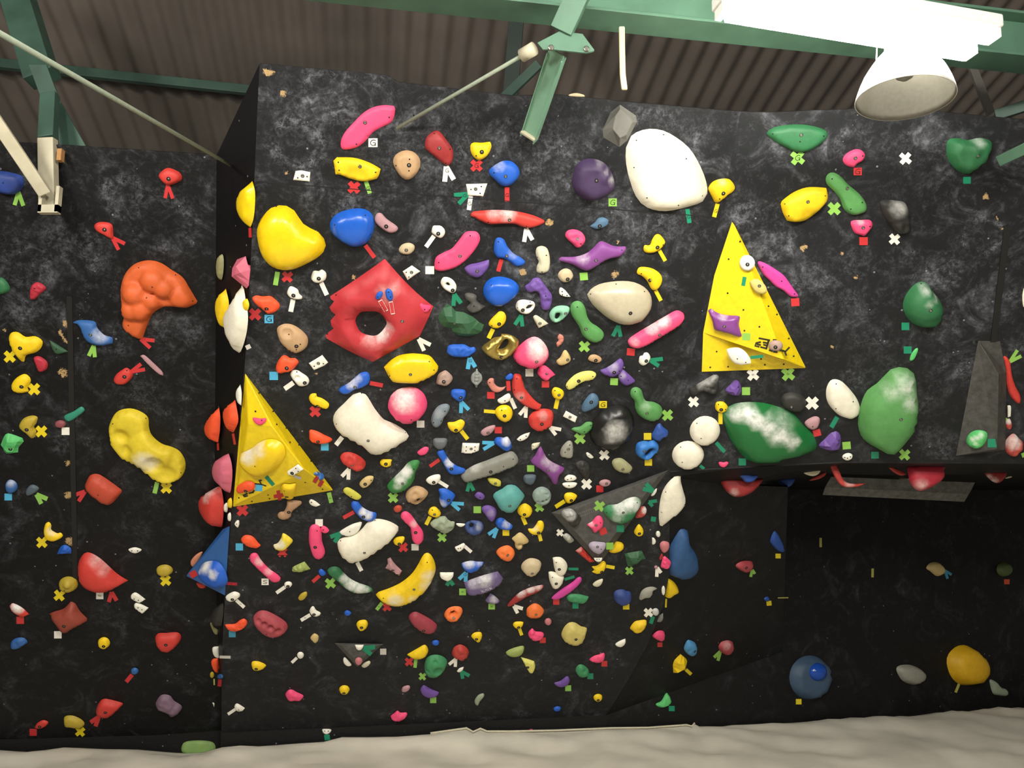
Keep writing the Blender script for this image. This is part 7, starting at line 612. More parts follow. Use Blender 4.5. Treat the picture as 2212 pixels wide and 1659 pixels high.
# ------------------------------------------------------------------ materials
def lin(hx):
    hx = hx.lstrip('#')
    out = []
    for i in (0, 2, 4):
        c = int(hx[i:i+2], 16) / 255
        out.append(c/12.92 if c <= .04045 else ((c+.055)/1.055)**2.4)
    return (*out, 1)

MATS = {}
def base_mat(name):
    m = bpy.data.materials.new(name); m.use_nodes = True
    nt = m.node_tree
    return m, nt, nt.nodes['Principled BSDF']

def N(nt, kind, **k):
    n = nt.nodes.new(kind)
    for a, b in k.items(): setattr(n, a, b)
    return n

def plain(name, hx, rough=.5, metal=0, bump=0, bscale=60, var=.12, spec=.5):
    if name in MATS: return MATS[name]
    m, nt, bs = base_mat(name)
    tc = N(nt, 'ShaderNodeTexCoord'); no = N(nt, 'ShaderNodeTexNoise')
    no.inputs['Scale'].default_value = bscale; no.inputs['Detail'].default_value = 4
    nt.links.new(tc.outputs['Object'], no.inputs['Vector'])
    mx = N(nt, 'ShaderNodeMix', data_type='RGBA', blend_type='MULTIPLY'); mx.inputs[0].default_value = 1
    mx.inputs[6].default_value = lin(hx)
    mr = N(nt, 'ShaderNodeMapRange'); mr.inputs[1].default_value = .3; mr.inputs[2].default_value = .7
    mr.inputs[3].default_value = 1-var; mr.inputs[4].default_value = 1+var*.5
    nt.links.new(no.outputs['Fac'], mr.inputs[0]); nt.links.new(mr.outputs[0], mx.inputs[7])
    nt.links.new(mx.outputs[2], bs.inputs['Base Color'])
    bs.inputs['Roughness'].default_value = rough; bs.inputs['Metallic'].default_value = metal
    bs.inputs['Specular IOR Level'].default_value = spec
    if bump:
        b = N(nt, 'ShaderNodeBump'); b.inputs['Strength'].default_value = bump; b.inputs['Distance'].default_value = .002
        nt.links.new(no.outputs['Fac'], b.inputs['Height']); nt.links.new(b.outputs[0], bs.inputs['Normal'])
    MATS[name] = m
    return m

def hold_mat(name, hx, rough=.6, metal=0, bump=.25):
    """cast resin with a grainy skin; chalk from hands lies where the 'chalk' attribute says"""
    if name in MATS: return MATS[name]
    m, nt, bs = base_mat(name)
    tc = N(nt, 'ShaderNodeTexCoord')
    n1 = N(nt, 'ShaderNodeTexNoise'); n1.inputs['Scale'].default_value = 26; n1.inputs['Detail'].default_value = 6; n1.inputs['Roughness'].default_value = .7
    n2 = N(nt, 'ShaderNodeTexNoise'); n2.inputs['Scale'].default_value = 420; n2.inputs['Detail'].default_value = 2
    for n in (n1, n2): nt.links.new(tc.outputs['Object'], n.inputs['Vector'])
    mr = N(nt, 'ShaderNodeMapRange'); mr.inputs[1].default_value = .3; mr.inputs[2].default_value = .7; mr.inputs[3].default_value = .86; mr.inputs[4].default_value = 1.05
    nt.links.new(n1.outputs['Fac'], mr.inputs[0])
    mul = N(nt, 'ShaderNodeMix', data_type='RGBA', blend_type='MULTIPLY'); mul.inputs[0].default_value = 1
    mul.inputs[6].default_value = lin(hx); nt.links.new(mr.outputs[0], mul.inputs[7])
    at = N(nt, 'ShaderNodeAttribute', attribute_name='chalk')
    n3 = N(nt, 'ShaderNodeMath', operation='MULTIPLY_ADD'); n3.inputs[1].default_value = 1.5; n3.inputs[2].default_value = -.75
    nt.links.new(n1.outputs['Fac'], n3.inputs[0])
    g2 = N(nt, 'ShaderNodeMath', operation='MULTIPLY', use_clamp=True); g2.inputs[1].default_value = 2.2
    nt.links.new(at.outputs['Fac'], g2.inputs[0])
    g3 = N(nt, 'ShaderNodeMath', operation='MULTIPLY'); nt.links.new(n3.outputs[0], g3.inputs[0]); nt.links.new(g2.outputs[0], g3.inputs[1])
    gate = N(nt, 'ShaderNodeMath', operation='ADD', use_clamp=True); nt.links.new(at.outputs['Fac'], gate.inputs[0]); nt.links.new(g3.outputs[0], gate.inputs[1])
    mx = N(nt, 'ShaderNodeMix', data_type='RGBA'); mx.inputs[7].default_value = (.78, .77, .74, 1)
    nt.links.new(gate.outputs[0], mx.inputs[0]); nt.links.new(mul.outputs[2], mx.inputs[6])
    nt.links.new(mx.outputs[2], bs.inputs['Base Color'])
    bs.inputs['Roughness'].default_value = rough; bs.inputs['Metallic'].default_value = metal
    b = N(nt, 'ShaderNodeBump'); b.inputs['Strength'].default_value = bump; b.inputs['Distance'].default_value = .0012
    nt.links.new(n2.outputs['Fac'], b.inputs['Height']); nt.links.new(b.outputs[0], bs.inputs['Normal'])
    MATS[name] = m
    return m

HEX = dict(beige='#c9b795', beigeg='#bfb59c', beigey='#cdbd6c', black='#161616', blue='#1c5cc4', blueb='#33497f', blued='#2c5484', bluedish='#3a5068',
  bluel='#2f76c4', bluem='#234c9c', bluep='#2a4f9c', bluew='#3f74c0', bone='#d2cdb2', bonebr='#a98464', brick='#b8452e', brickr='#b23a34', brown='#94402f',
  char='#2a2927', cream='#efe9d6', crim='#b0283a', crimd='#9c3a48', crimr='#aa4650', dgreen='#2c5238', dgreenf='#2f5b3c', gold='#ab9550', green='#2a6b41',
  greenb='#3c8a5a', greend='#176b34', greenw='#2f7a4c', greyb='#75828c', greybowl='#62676a', greyd='#4e4d49', greyl='#8e9390', greym='#86867e',
  greyr='#97968a', lblue='#4f92c6', lgreen='#559250', lgreend='#2f7a38', lilac='#a99db0', limeg='#7fa05a', magen='#cc4098', mauve='#b58a90', mauved='#7d6478',
  mauver='#8c4a50', mint='#58bd6c', mintp='#8cc6a6', moon='#8a9c94', must='#b8a032', navy='#27408a', navyb='#2c4180', olive='#8c8a60', oliveg='#56663a',
  oliveg2='#a09f78', orange='#f2562c', orangef='#f07838', orangep='#d08a6c', pink='#f04c7c', pist='#9aa85c', purp='#6a4a98', purpd='#3e2c50', purpg='#6a5a86',
  purpm='#80418a', red='#cc3a32', redd='#9a2a2c', redg='#a8414a', redv='#c0333b', rose='#d0687e', rosebr='#cc8272', rosed='#c4767c', rosew='#b8483e', rust='#d4602c',
  sage='#98a48c', shiny='#c8c8c4', slate='#4e5c68', slateb='#4c6c88', steelb='#2f62a4', tan='#c09c74', tany='#cdb47a', taupe='#ab9084', teal='#2f8a72',
  tealb='#5aa09c', white='#f0ede0', yel='#f2cc12', yelg='#c8c24a', yelshade='#dcc42c', yelo='#e4b21c', yelp='#e2dc74', yelr='#ecc41c', yelw='#ead23a')  # the kidney hold's yellow is dimmed, its shade put into the colour
GLOSSY = dict(black=.35, greend=.3, gold=.3, shiny=.12, redv=.5, volume=.4)
def hm(c, gl=0):
    r = GLOSSY.get(c, .58)
    if gl: r = min(r, .32)
    return hold_mat('resin_' + c + ('_gloss' if gl else ''), HEX[c], r, .75 if c == 'gold' else 0, .12 if gl else .3)

TAPE_HEX = dict(grey='#c9c6bd', lime='#8abf54', orange='#d8502c', red='#c62f33', redw='#c4343a', sky='#4fb0dc', skyd='#3c8aa8', teal='#0f8562', white='#f1eee4', yel='#e4cc1c', yelg='#b4b45c')
def tm(c): return plain('tape_' + c, TAPE_HEX[c], .45, var=.05, bscale=30)

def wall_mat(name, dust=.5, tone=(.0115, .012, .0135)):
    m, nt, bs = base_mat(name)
    L = nt.links.new
    tc = N(nt, 'ShaderNodeTexCoord')
    def noi(s, det=6, rough=.65, dist=0):
        n = N(nt, 'ShaderNodeTexNoise'); n.inputs['Scale'].default_value = s; n.inputs['Detail'].default_value = det
        n.inputs['Roughness'].default_value = rough; n.inputs['Distortion'].default_value = dist
        L(tc.outputs['Object'], n.inputs['Vector']); return n.outputs['Fac']
    def ma(op, a, b=None, c=None, clamp=False):
        n = N(nt, 'ShaderNodeMath', operation=op, use_clamp=clamp)
        for i, q in enumerate((a, b, c)):
            if q is None: continue
            if isinstance(q, (int, float)): n.inputs[i].default_value = q
            else: L(q, n.inputs[i])
        return n.outputs[0]
    def ramp(x, lo, hi):
        n = N(nt, 'ShaderNodeMapRange', interpolation_type='SMOOTHSTEP'); n.inputs[1].default_value = lo; n.inputs[2].default_value = hi
        L(x, n.inputs[0]); return n.outputs[0]
    ch = N(nt, 'ShaderNodeAttribute', attribute_name='chalk').outputs['Fac']
    wo = N(nt, 'ShaderNodeAttribute', attribute_name='wood').outputs['Fac']
    smear = ramp(noi(4.2, 8, .7, .9), .50, .74)
    fine = ramp(noi(38, 6, .75, .6), .40, .70)
    grit = ramp(noi(150, 3, .6), .52, .72)
    broad = ma('MULTIPLY', smear, ma('ADD', ma('MULTIPLY', fine, .55), .25))
    local = ma('MULTIPLY', ch, ma('ADD', ma('MULTIPLY', fine, .8), ma('MULTIPLY', grit, .35)))
    streak = ma('MULTIPLY', local, ramp(noi(8, 9, .78, .5), .38, .66))
    du = N(nt, 'ShaderNodeAttribute', attribute_name='dust').outputs['Fac']
    scuff = ma('MULTIPLY', ma('MULTIPLY', ramp(noi(17, 9, .8, .4), .5, .72), du), .13*dust)
    fac = ma('ADD', ma('ADD', scuff, ma('MULTIPLY', broad, ma('MULTIPLY', du, .62*dust))), ma('MULTIPLY', streak, .95), None, True)
    vo = N(nt, 'ShaderNodeTexVoronoi'); vo.inputs['Scale'].default_value = 15; L(tc.outputs['Object'], vo.inputs['Vector'])
    sp = ma('MULTIPLY', ma('LESS_THAN', vo.outputs['Distance'], .075), ramp(noi(9, 2), .52, .56))
    vo2 = N(nt, 'ShaderNodeTexVoronoi'); vo2.inputs['Scale'].default_value = 6.3; L(tc.outputs['Object'], vo2.inputs['Vector'])
    ringd = ma('SUBTRACT', 1.0, ramp(ma('ABSOLUTE', ma('SUBTRACT', vo2.outputs['Distance'], .10)), .0, .045))
    ring = ma('MULTIPLY', ma('MULTIPLY', ringd, ramp(noi(1.7, 2), .5, .62)), ma('MULTIPLY', fine, .16*dust))
    hole = ma('LESS_THAN', vo2.outputs['Distance'], .028)
    fac2 = ma('MAXIMUM', ma('ADD', fac, ring, None, True), ma('MULTIPLY', sp, .30+.3*dust))
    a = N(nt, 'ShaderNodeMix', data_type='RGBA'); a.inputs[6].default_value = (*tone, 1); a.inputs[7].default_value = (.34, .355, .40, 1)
    L(fac2, a.inputs[0])
    hb = N(nt, 'ShaderNodeMix', data_type='RGBA'); hb.inputs[7].default_value = (.003, .003, .003, 1)
    L(hole, hb.inputs[0]); L(a.outputs[2], hb.inputs[6])
    wd = N(nt, 'ShaderNodeMix', data_type='RGBA'); wd.inputs[7].default_value = (.42, .28, .13, 1)
    L(ma('GREATER_THAN', ma('MULTIPLY', wo, noi(60, 5, .8, 1.5)), .40), wd.inputs[0]); L(hb.outputs[2], wd.inputs[6])
    L(wd.outputs[2], bs.inputs['Base Color'])
    L(ma('ADD', .5, ma('MULTIPLY', fac2, .4)), bs.inputs['Roughness'])
    bs.inputs['Specular IOR Level'].default_value = .22
    bp = N(nt, 'ShaderNodeBump'); bp.inputs['Strength'].default_value = .25; bp.inputs['Distance'].default_value = .003
    L(fine, bp.inputs['Height']); L(bp.outputs[0], bs.inputs['Normal'])
    return m

M_WALL = wall_mat('black_painted_plywood', 1.0)
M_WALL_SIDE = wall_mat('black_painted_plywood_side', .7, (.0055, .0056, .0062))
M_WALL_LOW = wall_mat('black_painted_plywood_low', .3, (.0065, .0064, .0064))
M_TRIM = plain('black_trim', '#0d0c0b', .6)
M_STEEL = plain('bolt_steel', '#8a8880', .35, .9)
M_DARK = plain('hole_dark', '#0a0908', .8)
M_INK = plain('marker_ink', '#14130f', .6)
M_GREEN = plain('green_steel_paint', '#557a65', .5, var=.2, bscale=7)
M_GREENS = plain('green_steel_paint_old', '#365246', .55, var=.3, bscale=6)
M_POST = plain('green_steel_paint_brightened', '#7aa68c', .5, var=.15, bscale=7)  # same green paint, lightened to put the light on the lower post
M_CREAM = plain('cream_steel_paint', '#b9b29a', .55, var=.2, bscale=9)
M_ROD = plain('grey_green_rod', '#8c9684', .5)
M_ROOF = plain('corrugated_sheet', '#70675f', .8, var=.25, bscale=1.6)
M_WHITE = plain('white_enamel', '#e8e6de', .4)
M_BELLIN = plain('lamp_reflector', '#77746a', .4, .4)
M_FOAM = plain('cream_foam', '#d6cca2', .8)
M_WOOD = plain('wood_block', '#a87a48', .7)
M_VOL = hold_mat('yellow_volume_paint', '#ecce14', .42, 0, .08)
M_VOLB = hold_mat('blue_volume_paint', '#2f64a8', .4, 0, .08)
M_VOLK = hold_mat('charcoal_volume_paint', '#3b3a38', .75, 0, .5)
M_VOLKK = hold_mat('black_volume_paint', '#26241f', .7, 0, .5)
M_NUT = hold_mat('grey_concrete', '#75746e', .8, 0, .5)
M_LOGO = plain('printed_black', '#262310', .5)
M_FAINT = plain('printed_grey', '#77756f', .8)

def emit(name, col, s):
    m = bpy.data.materials.new(name); m.use_nodes = True
    nt = m.node_tree; nt.nodes.clear()
    e = nt.nodes.new('ShaderNodeEmission'); o = nt.nodes.new('ShaderNodeOutputMaterial')
    e.inputs[0].default_value = (*col, 1); e.inputs[1].default_value = s
    nt.links.new(e.outputs[0], o.inputs[0]); return m
M_TUBE = emit('fluorescent_glow', (1, .96, .86), 96)

# ------------------------------------------------------------------ object helpers
def link(name, me, mat=None, parent=None):
    o = bpy.data.objects.new(name, me); COL.objects.link(o)
    if mat is not None and me is not None:
        for x in (mat if isinstance(mat, (list, tuple)) else [mat]): me.materials.append(x)
    if parent is not None: o.parent = parent
    return o
def tag(o, label, cat, group=None):
    o['label'] = label; o['category'] = cat
    if group: o['group'] = group
    return o
def struct(o): o['kind'] = 'structure'; return o
def empty(name, loc=(0, 0, 0)):
    o = bpy.data.objects.new(name, None); COL.objects.link(o); o.location = loc; o.empty_display_size = .05; return o
def mesh(name, vs, fs, smooth=False):
    me = bpy.data.meshes.new(name); me.from_pydata([tuple(v) for v in vs], [], fs); me.validate(); me.update()
    if smooth: me.polygons.foreach_set('use_smooth', [True]*len(me.polygons))
    return me
def fmat(k, u=0, v=0, n=0):
    O, U, V, W = [Vector(x) for x in D['FR'][k]]
    p = O + U*u/1000 + V*v/1000 + W*n/1000
    return Matrix(((U.x, V.x, W.x, p.x), (U.y, V.y, W.y, p.y), (U.z, V.z, W.z, p.z), (0, 0, 0, 1)))

def bar(p, q, w, h, up=(0, 0, 1), taper=1):
    """box along p-q, w across, h along 'up'"""
    p, q = Vector(p), Vector(q); d = (q-p).normalized(); s = d.cross(Vector(up)).normalized(); u = s.cross(d)
    vs = []
    for c, k in ((p, 1), (q, taper)):
        for a, b in ((-1, -1), (1, -1), (1, 1), (-1, 1)): vs.append(c + s*a*w/2*k + u*b*h/2*k)
    return vs, [(3, 2, 1, 0), (4, 5, 6, 7), (0, 1, 5, 4), (1, 2, 6, 5), (2, 3, 7, 6), (3, 0, 4, 7)]
def tube(pts, r, seg=10, r2=None):
    pts = [Vector(p) for p in pts]; vs, fs = [], []
    for i, p in enumerate(pts):
        d = (pts[min(i+1, len(pts)-1)] - pts[max(i-1, 0)]).normalized()
        s = d.cross(Vector((0, 0, 1)) if abs(d.z) < .9 else Vector((1, 0, 0))).normalized(); u = s.cross(d)
        rr = r if r2 is None else r + (r2-r)*i/(len(pts)-1)
        for k in range(seg):
            a = 2*math.pi*k/seg; vs.append(p + s*math.cos(a)*rr + u*math.sin(a)*rr)
    for i in range(len(pts)-1):
        for k in range(seg): fs.append((i*seg+k, i*seg+(k+1) % seg, (i+1)*seg+(k+1) % seg, (i+1)*seg+k))
    fs.append(tuple(range(seg))[::-1]); fs.append(tuple(range((len(pts)-1)*seg, len(pts)*seg)))
    return vs, fs
def bevel(o, w=.004, seg=2):
    m = o.modifiers.new('edge', 'BEVEL'); m.width = w; m.segments = seg; m.limit_method = 'ANGLE'
def prism(poly, depth_vec):
    n = len(poly); dv = Vector(depth_vec); vs = [Vector(p) for p in poly] + [Vector(p)+dv for p in poly]
    return vs, [tuple(range(n))[::-1], tuple(range(n, 2*n))] + [(i, (i+1) % n, n+(i+1) % n, n+i) for i in range(n)]

# ------------------------------------------------------------------ 2-D helpers
def smooth_outline(pts, corners, step):
    n = len(pts); P = [np.array(p, float) for p in pts]; out = []
    for i in range(n):
        p0, p1, p2, p3 = P[i-1], P[i], P[(i+1) % n], P[(i+2) % n]
        if i in corners: p0 = p1
        if (i+1) % n in corners: p3 = p2
        k = max(1, int(round(np.linalg.norm(p2-p1)/step)))
        for j in range(k):
            t = j/k
            out.append(.5*((2*p1) + (-p0+p2)*t + (2*p0-5*p1+4*p2-p3)*t*t + (-p0+3*p1-3*p2+p3)*t**3))
    return np.array(out)
def inside(g, poly):
    x, y = g[:, 0], g[:, 1]; c = np.zeros(len(g), bool); q = np.roll(poly, -1, 0)
    for (x1, y1), (x2, y2) in zip(poly, q):
        if y1 == y2: continue
        c ^= ((y1 > y) != (y2 > y)) & (x < (x2-x1)*(y-y1)/(y2-y1)+x1)
    return c
def edge_dist(g, poly):
    d = np.full(len(g), 1e9)
    for p, q in zip(poly, np.roll(poly, -1, 0)):
        e = q-p; t = np.clip(((g-p)@e)/(e@e+1e-9), 0, 1)
        d = np.minimum(d, np.linalg.norm(g-(p+t[:, None]*e), axis=1))
    return d
def fill(loops, g, gap):
    """triangulate the first loop minus the other loops, with inner points every g"""
    o = loops[0]; mn, mx = o.min(0), o.max(0); xs = []; r = 0; y = mn[1]
    while y < mx[1]:
        xs += [(x, y) for x in np.arange(mn[0] + (g/2 if r % 2 else 0), mx[0], g)]; y += g*.866; r += 1
    G = np.array(xs).reshape(-1, 2)
    if len(G):
        k = inside(G, o)
        for h in loops[1:]: k &= ~inside(G, h)
        G = G[k]
    if len(G):
        k = edge_dist(G, o) > g*gap
        for h in loops[1:]: k &= edge_dist(G, h) > g*gap
        G = G[k]
    vs, es = [], []
    for L in loops:
        b = len(vs); vs += [tuple(p) for p in L]; es += [(b+i, b+(i+1) % len(L)) for i in range(len(L))]
    nb = len(vs); vs += [tuple(p) for p in G]
    v2, _e, f2, ov, _oe, _of = delaunay_2d_cdt([Vector(v) for v in vs], es, [], 0, 1e-4)
    V = np.array([tuple(v) for v in v2]); F = np.array([tuple(f) for f in f2 if len(f) == 3])
    C = V[F].mean(1); k = inside(C, o)
    for h in loops[1:]: k &= ~inside(C, h)
    F = F[k]
    isb = np.array([any(i < nb for i in a) for a in ov])
    A, B, Cc = V[F[:, 0]], V[F[:, 1]], V[F[:, 2]]
    cr = (B[:, 0]-A[:, 0])*(Cc[:, 1]-A[:, 1])-(B[:, 1]-A[:, 1])*(Cc[:, 0]-A[:, 0])
    F[cr < 0] = F[cr < 0][:, ::-1]
    return V, F, isb
def inflate(V, F, isb):
    n = len(V); idx = -np.ones(n, int); I = np.where(~isb)[0]; idx[I] = np.arange(len(I))
    if len(I) == 0: return np.zeros(n)
    ed = set()
    for a, b, c in F:
        for p, q in ((a, b), (b, c), (c, a)): ed.add((min(p, q), max(p, q)))
    Lm = np.zeros((len(I), len(I))); 
    for a, b in ed:
        w = 1.0/max(1e-6, float((V[a]-V[b])@(V[a]-V[b])))
        for p, q in ((a, b), (b, a)):
            if idx[p] >= 0:
                Lm[idx[p], idx[p]] += w
                if idx[q] >= 0: Lm[idx[p], idx[q]] -= w
    u = np.zeros(n); u[I] = np.linalg.solve(Lm + np.eye(len(I))*1e-12, np.ones(len(I)))
    return np.clip(u/u.max(), 0, 1)

# ------------------------------------------------------------------ walls
def blob_field(U, k):
    ch, wo = np.zeros(len(U)), np.zeros(len(U))
    for (x, y, r, a, ring, w) in D['BLOB'].get(k, []):
        d = np.hypot(U[:, 0]-x, U[:, 1]-y)
        f = np.exp(-((d-r)/max(ring, 8))**2)*a if ring else np.clip(1-(d/(r*1.25))**2, 0, 1)*a
        if w: wo = np.maximum(wo, np.clip(1.7-(d/r)*.9, 0, 1))
        else: ch = np.maximum(ch, f)
    return ch, wo
def put_attr(me, name, arr):
    a = me.attributes.new(name, 'FLOAT', 'POINT'); a.data.foreach_set('value', np.asarray(arr, np.float32))
def wall(name, k, mat, grid):
    o = np.array(D['WALL'][k], float)
    if ((o*np.roll(o[:, ::-1]*[1, -1], -1, 0)).sum()) < 0: pass
    V, F, b = fill([o], grid, .5)
    me = mesh(name, [(x/1000, y/1000, 0) for x, y in V], [tuple(int(i) for i in f) for f in F])
    ch, wo = blob_field(V, k); put_attr(me, 'chalk', ch); put_attr(me, 'wood', wo); put_attr(me, 'dust', np.clip(.35+(V[:, 1]+(900 if k == 'right' else 200))/1500, .42, 1))
    ob = link(name, me, mat); ob.matrix_world = fmat(k)
    s = ob.modifiers.new('board', 'SOLIDIFY'); s.thickness = .02; s.offset = -1
    return struct(ob)
wall('wall_center', 'mid', M_WALL, 24)
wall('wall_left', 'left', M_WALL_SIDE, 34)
wall('wall_right', 'right', M_WALL, 26)
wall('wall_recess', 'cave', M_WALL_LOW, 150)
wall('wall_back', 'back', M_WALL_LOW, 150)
ST0 = D['ST']
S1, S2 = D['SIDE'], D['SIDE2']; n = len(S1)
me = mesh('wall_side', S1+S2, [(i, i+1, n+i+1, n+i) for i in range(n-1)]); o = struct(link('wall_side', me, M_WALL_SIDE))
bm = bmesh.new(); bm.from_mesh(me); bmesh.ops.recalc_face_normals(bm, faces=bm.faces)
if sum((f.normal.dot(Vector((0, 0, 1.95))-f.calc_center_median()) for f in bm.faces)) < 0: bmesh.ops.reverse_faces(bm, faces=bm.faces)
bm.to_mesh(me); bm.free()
A, B = D['LIP'], D['CAVT']; n = len(A)
lipd = [(p[0], p[1], p[2]-.008) for p in A]
me = mesh('ceiling_overhang', A+lipd+B, [(i+1, i, n+i, n+i+1) for i in range(n-1)]+[(n+i+1, n+i, 2*n+i, 2*n+i+1) for i in range(n-1)])
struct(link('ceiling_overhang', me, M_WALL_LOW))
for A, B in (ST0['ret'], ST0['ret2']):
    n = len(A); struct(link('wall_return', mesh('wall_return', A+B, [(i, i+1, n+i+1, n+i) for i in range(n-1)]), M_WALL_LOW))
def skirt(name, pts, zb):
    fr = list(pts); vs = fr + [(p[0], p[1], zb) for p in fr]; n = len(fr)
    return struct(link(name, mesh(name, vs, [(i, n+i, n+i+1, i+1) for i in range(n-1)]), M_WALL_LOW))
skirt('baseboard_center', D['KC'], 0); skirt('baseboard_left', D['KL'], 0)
ST = D['ST']
for a, b in ST['seamc']: struct(link('trim_3', mesh('trim_3', *bar(a, b, .004, .0012, D['FR']['mid'][3])), M_TRIM))
a, b = ST['stripe']; struct(link('trim_1', mesh('trim_1', *bar(a, b, .030, .006, D['FR']['right'][3])), M_TRIM))
a, b = ST['seams'][0]; struct(link('trim_2', mesh('trim_2', *bar(a, b, .028, .004, D['FR']['left'][3])), M_TRIM))

# ------------------------------------------------------------------ parts shared by the holds
def lathe(prof, seg=14):
    vs, fs = [], []
    for r, z in prof: vs += [(r*math.cos(2*math.pi*k/seg), r*math.sin(2*math.pi*k/seg), z) for k in range(seg)]
    for i in range(len(prof)-1):
        for k in range(seg): fs.append((i*seg+k, i*seg+(k+1) % seg, (i+1)*seg+(k+1) % seg, (i+1)*seg+k))
    fs.append(tuple(range((len(prof)-1)*seg, len(prof)*seg)))
    return vs, fs
def part_mesh(name, prof, mats, split):
    vs, fs = lathe(prof); me = mesh(name, vs, fs, True)
    for m in mats: me.materials.append(m)
    for i, p in enumerate(me.polygons): p.material_index = 0 if i < split else 1
    return me
PM = dict(b=('bolt', part_mesh('bolt', [(.0088, -.0008), (.0088, .0006), (.0074, .0008), (.0068, -.0002), (.0064, .0022), (.0056, .003), (.0034, .003), (.003, .0008), (.0005, .0006)], [M_DARK, M_STEEL], 14*3)),
          o=('bolt_hole', part_mesh('bolt_hole', [(.0105, -.0008), (.0105, .0008), (.009, .001), (.0085, .0003), (.0045, .0004), (.004, .0014), (.0005, .0014)], [M_DARK, M_STEEL], 14*4)),
          s=('screw', part_mesh('screw', [(.0036, -.0008), (.0036, .0007), (.0026, .0010), (.0005, .0006)], [M_DARK, M_DARK], 99)))

def ribbon(poly, w, zf):
    vs, fs = [], []
    P = [np.array(p, float) for p in poly]
    for i, p in enumerate(P):
        d = P[min(i+1, len(P)-1)]-P[max(i-1, 0)]; d = d/(np.linalg.norm(d)+1e-9); nn = np.array([-d[1], d[0]])*w/2
        e = -d*w*.3 if i == 0 else (d*w*.3 if i == len(P)-1 else 0)
        for q in (p+nn+e, p-nn+e): vs.append((q[0]/1000, q[1]/1000, zf(q)))
    for i in range(len(P)-1): fs.append((2*i, 2*i+1, 2*i+3, 2*i+2))
    return vs, fs
def ribbons(name, polys, w, zf, mat, parent, thick=.0004):
    vs, fs = [], []
    for p in polys:
        v, f = ribbon(p, w, zf); b = len(vs); vs += v; fs += [tuple(i+b for i in q) for q in f]
    o = link(name, mesh(name, vs, fs), mat, parent)
    s = o.modifiers.new('ink', 'SOLIDIFY'); s.thickness = thick; s.offset = 1
    return o
GLYPH = {'G': [[(.45, .38), (.2, .5), (-.15, .42), (-.42, .1), (-.4, -.25), (-.1, -.48), (.25, -.42), (.42, -.2), (.42, 0)], [(.05, 0), (.45, 0), (.42, -.5)]],
         'S': [[(.4, .42), (.05, .5), (-.35, .35), (-.3, .1), (.25, -.08), (.38, -.3), (.1, -.5), (-.4, -.42)]],
         's': [[(-.5, .3), (-.1, .4), (-.45, -.2), (-.1, -.35)], [(.1, -.35), (.3, .4), (.5, -.3)]]}

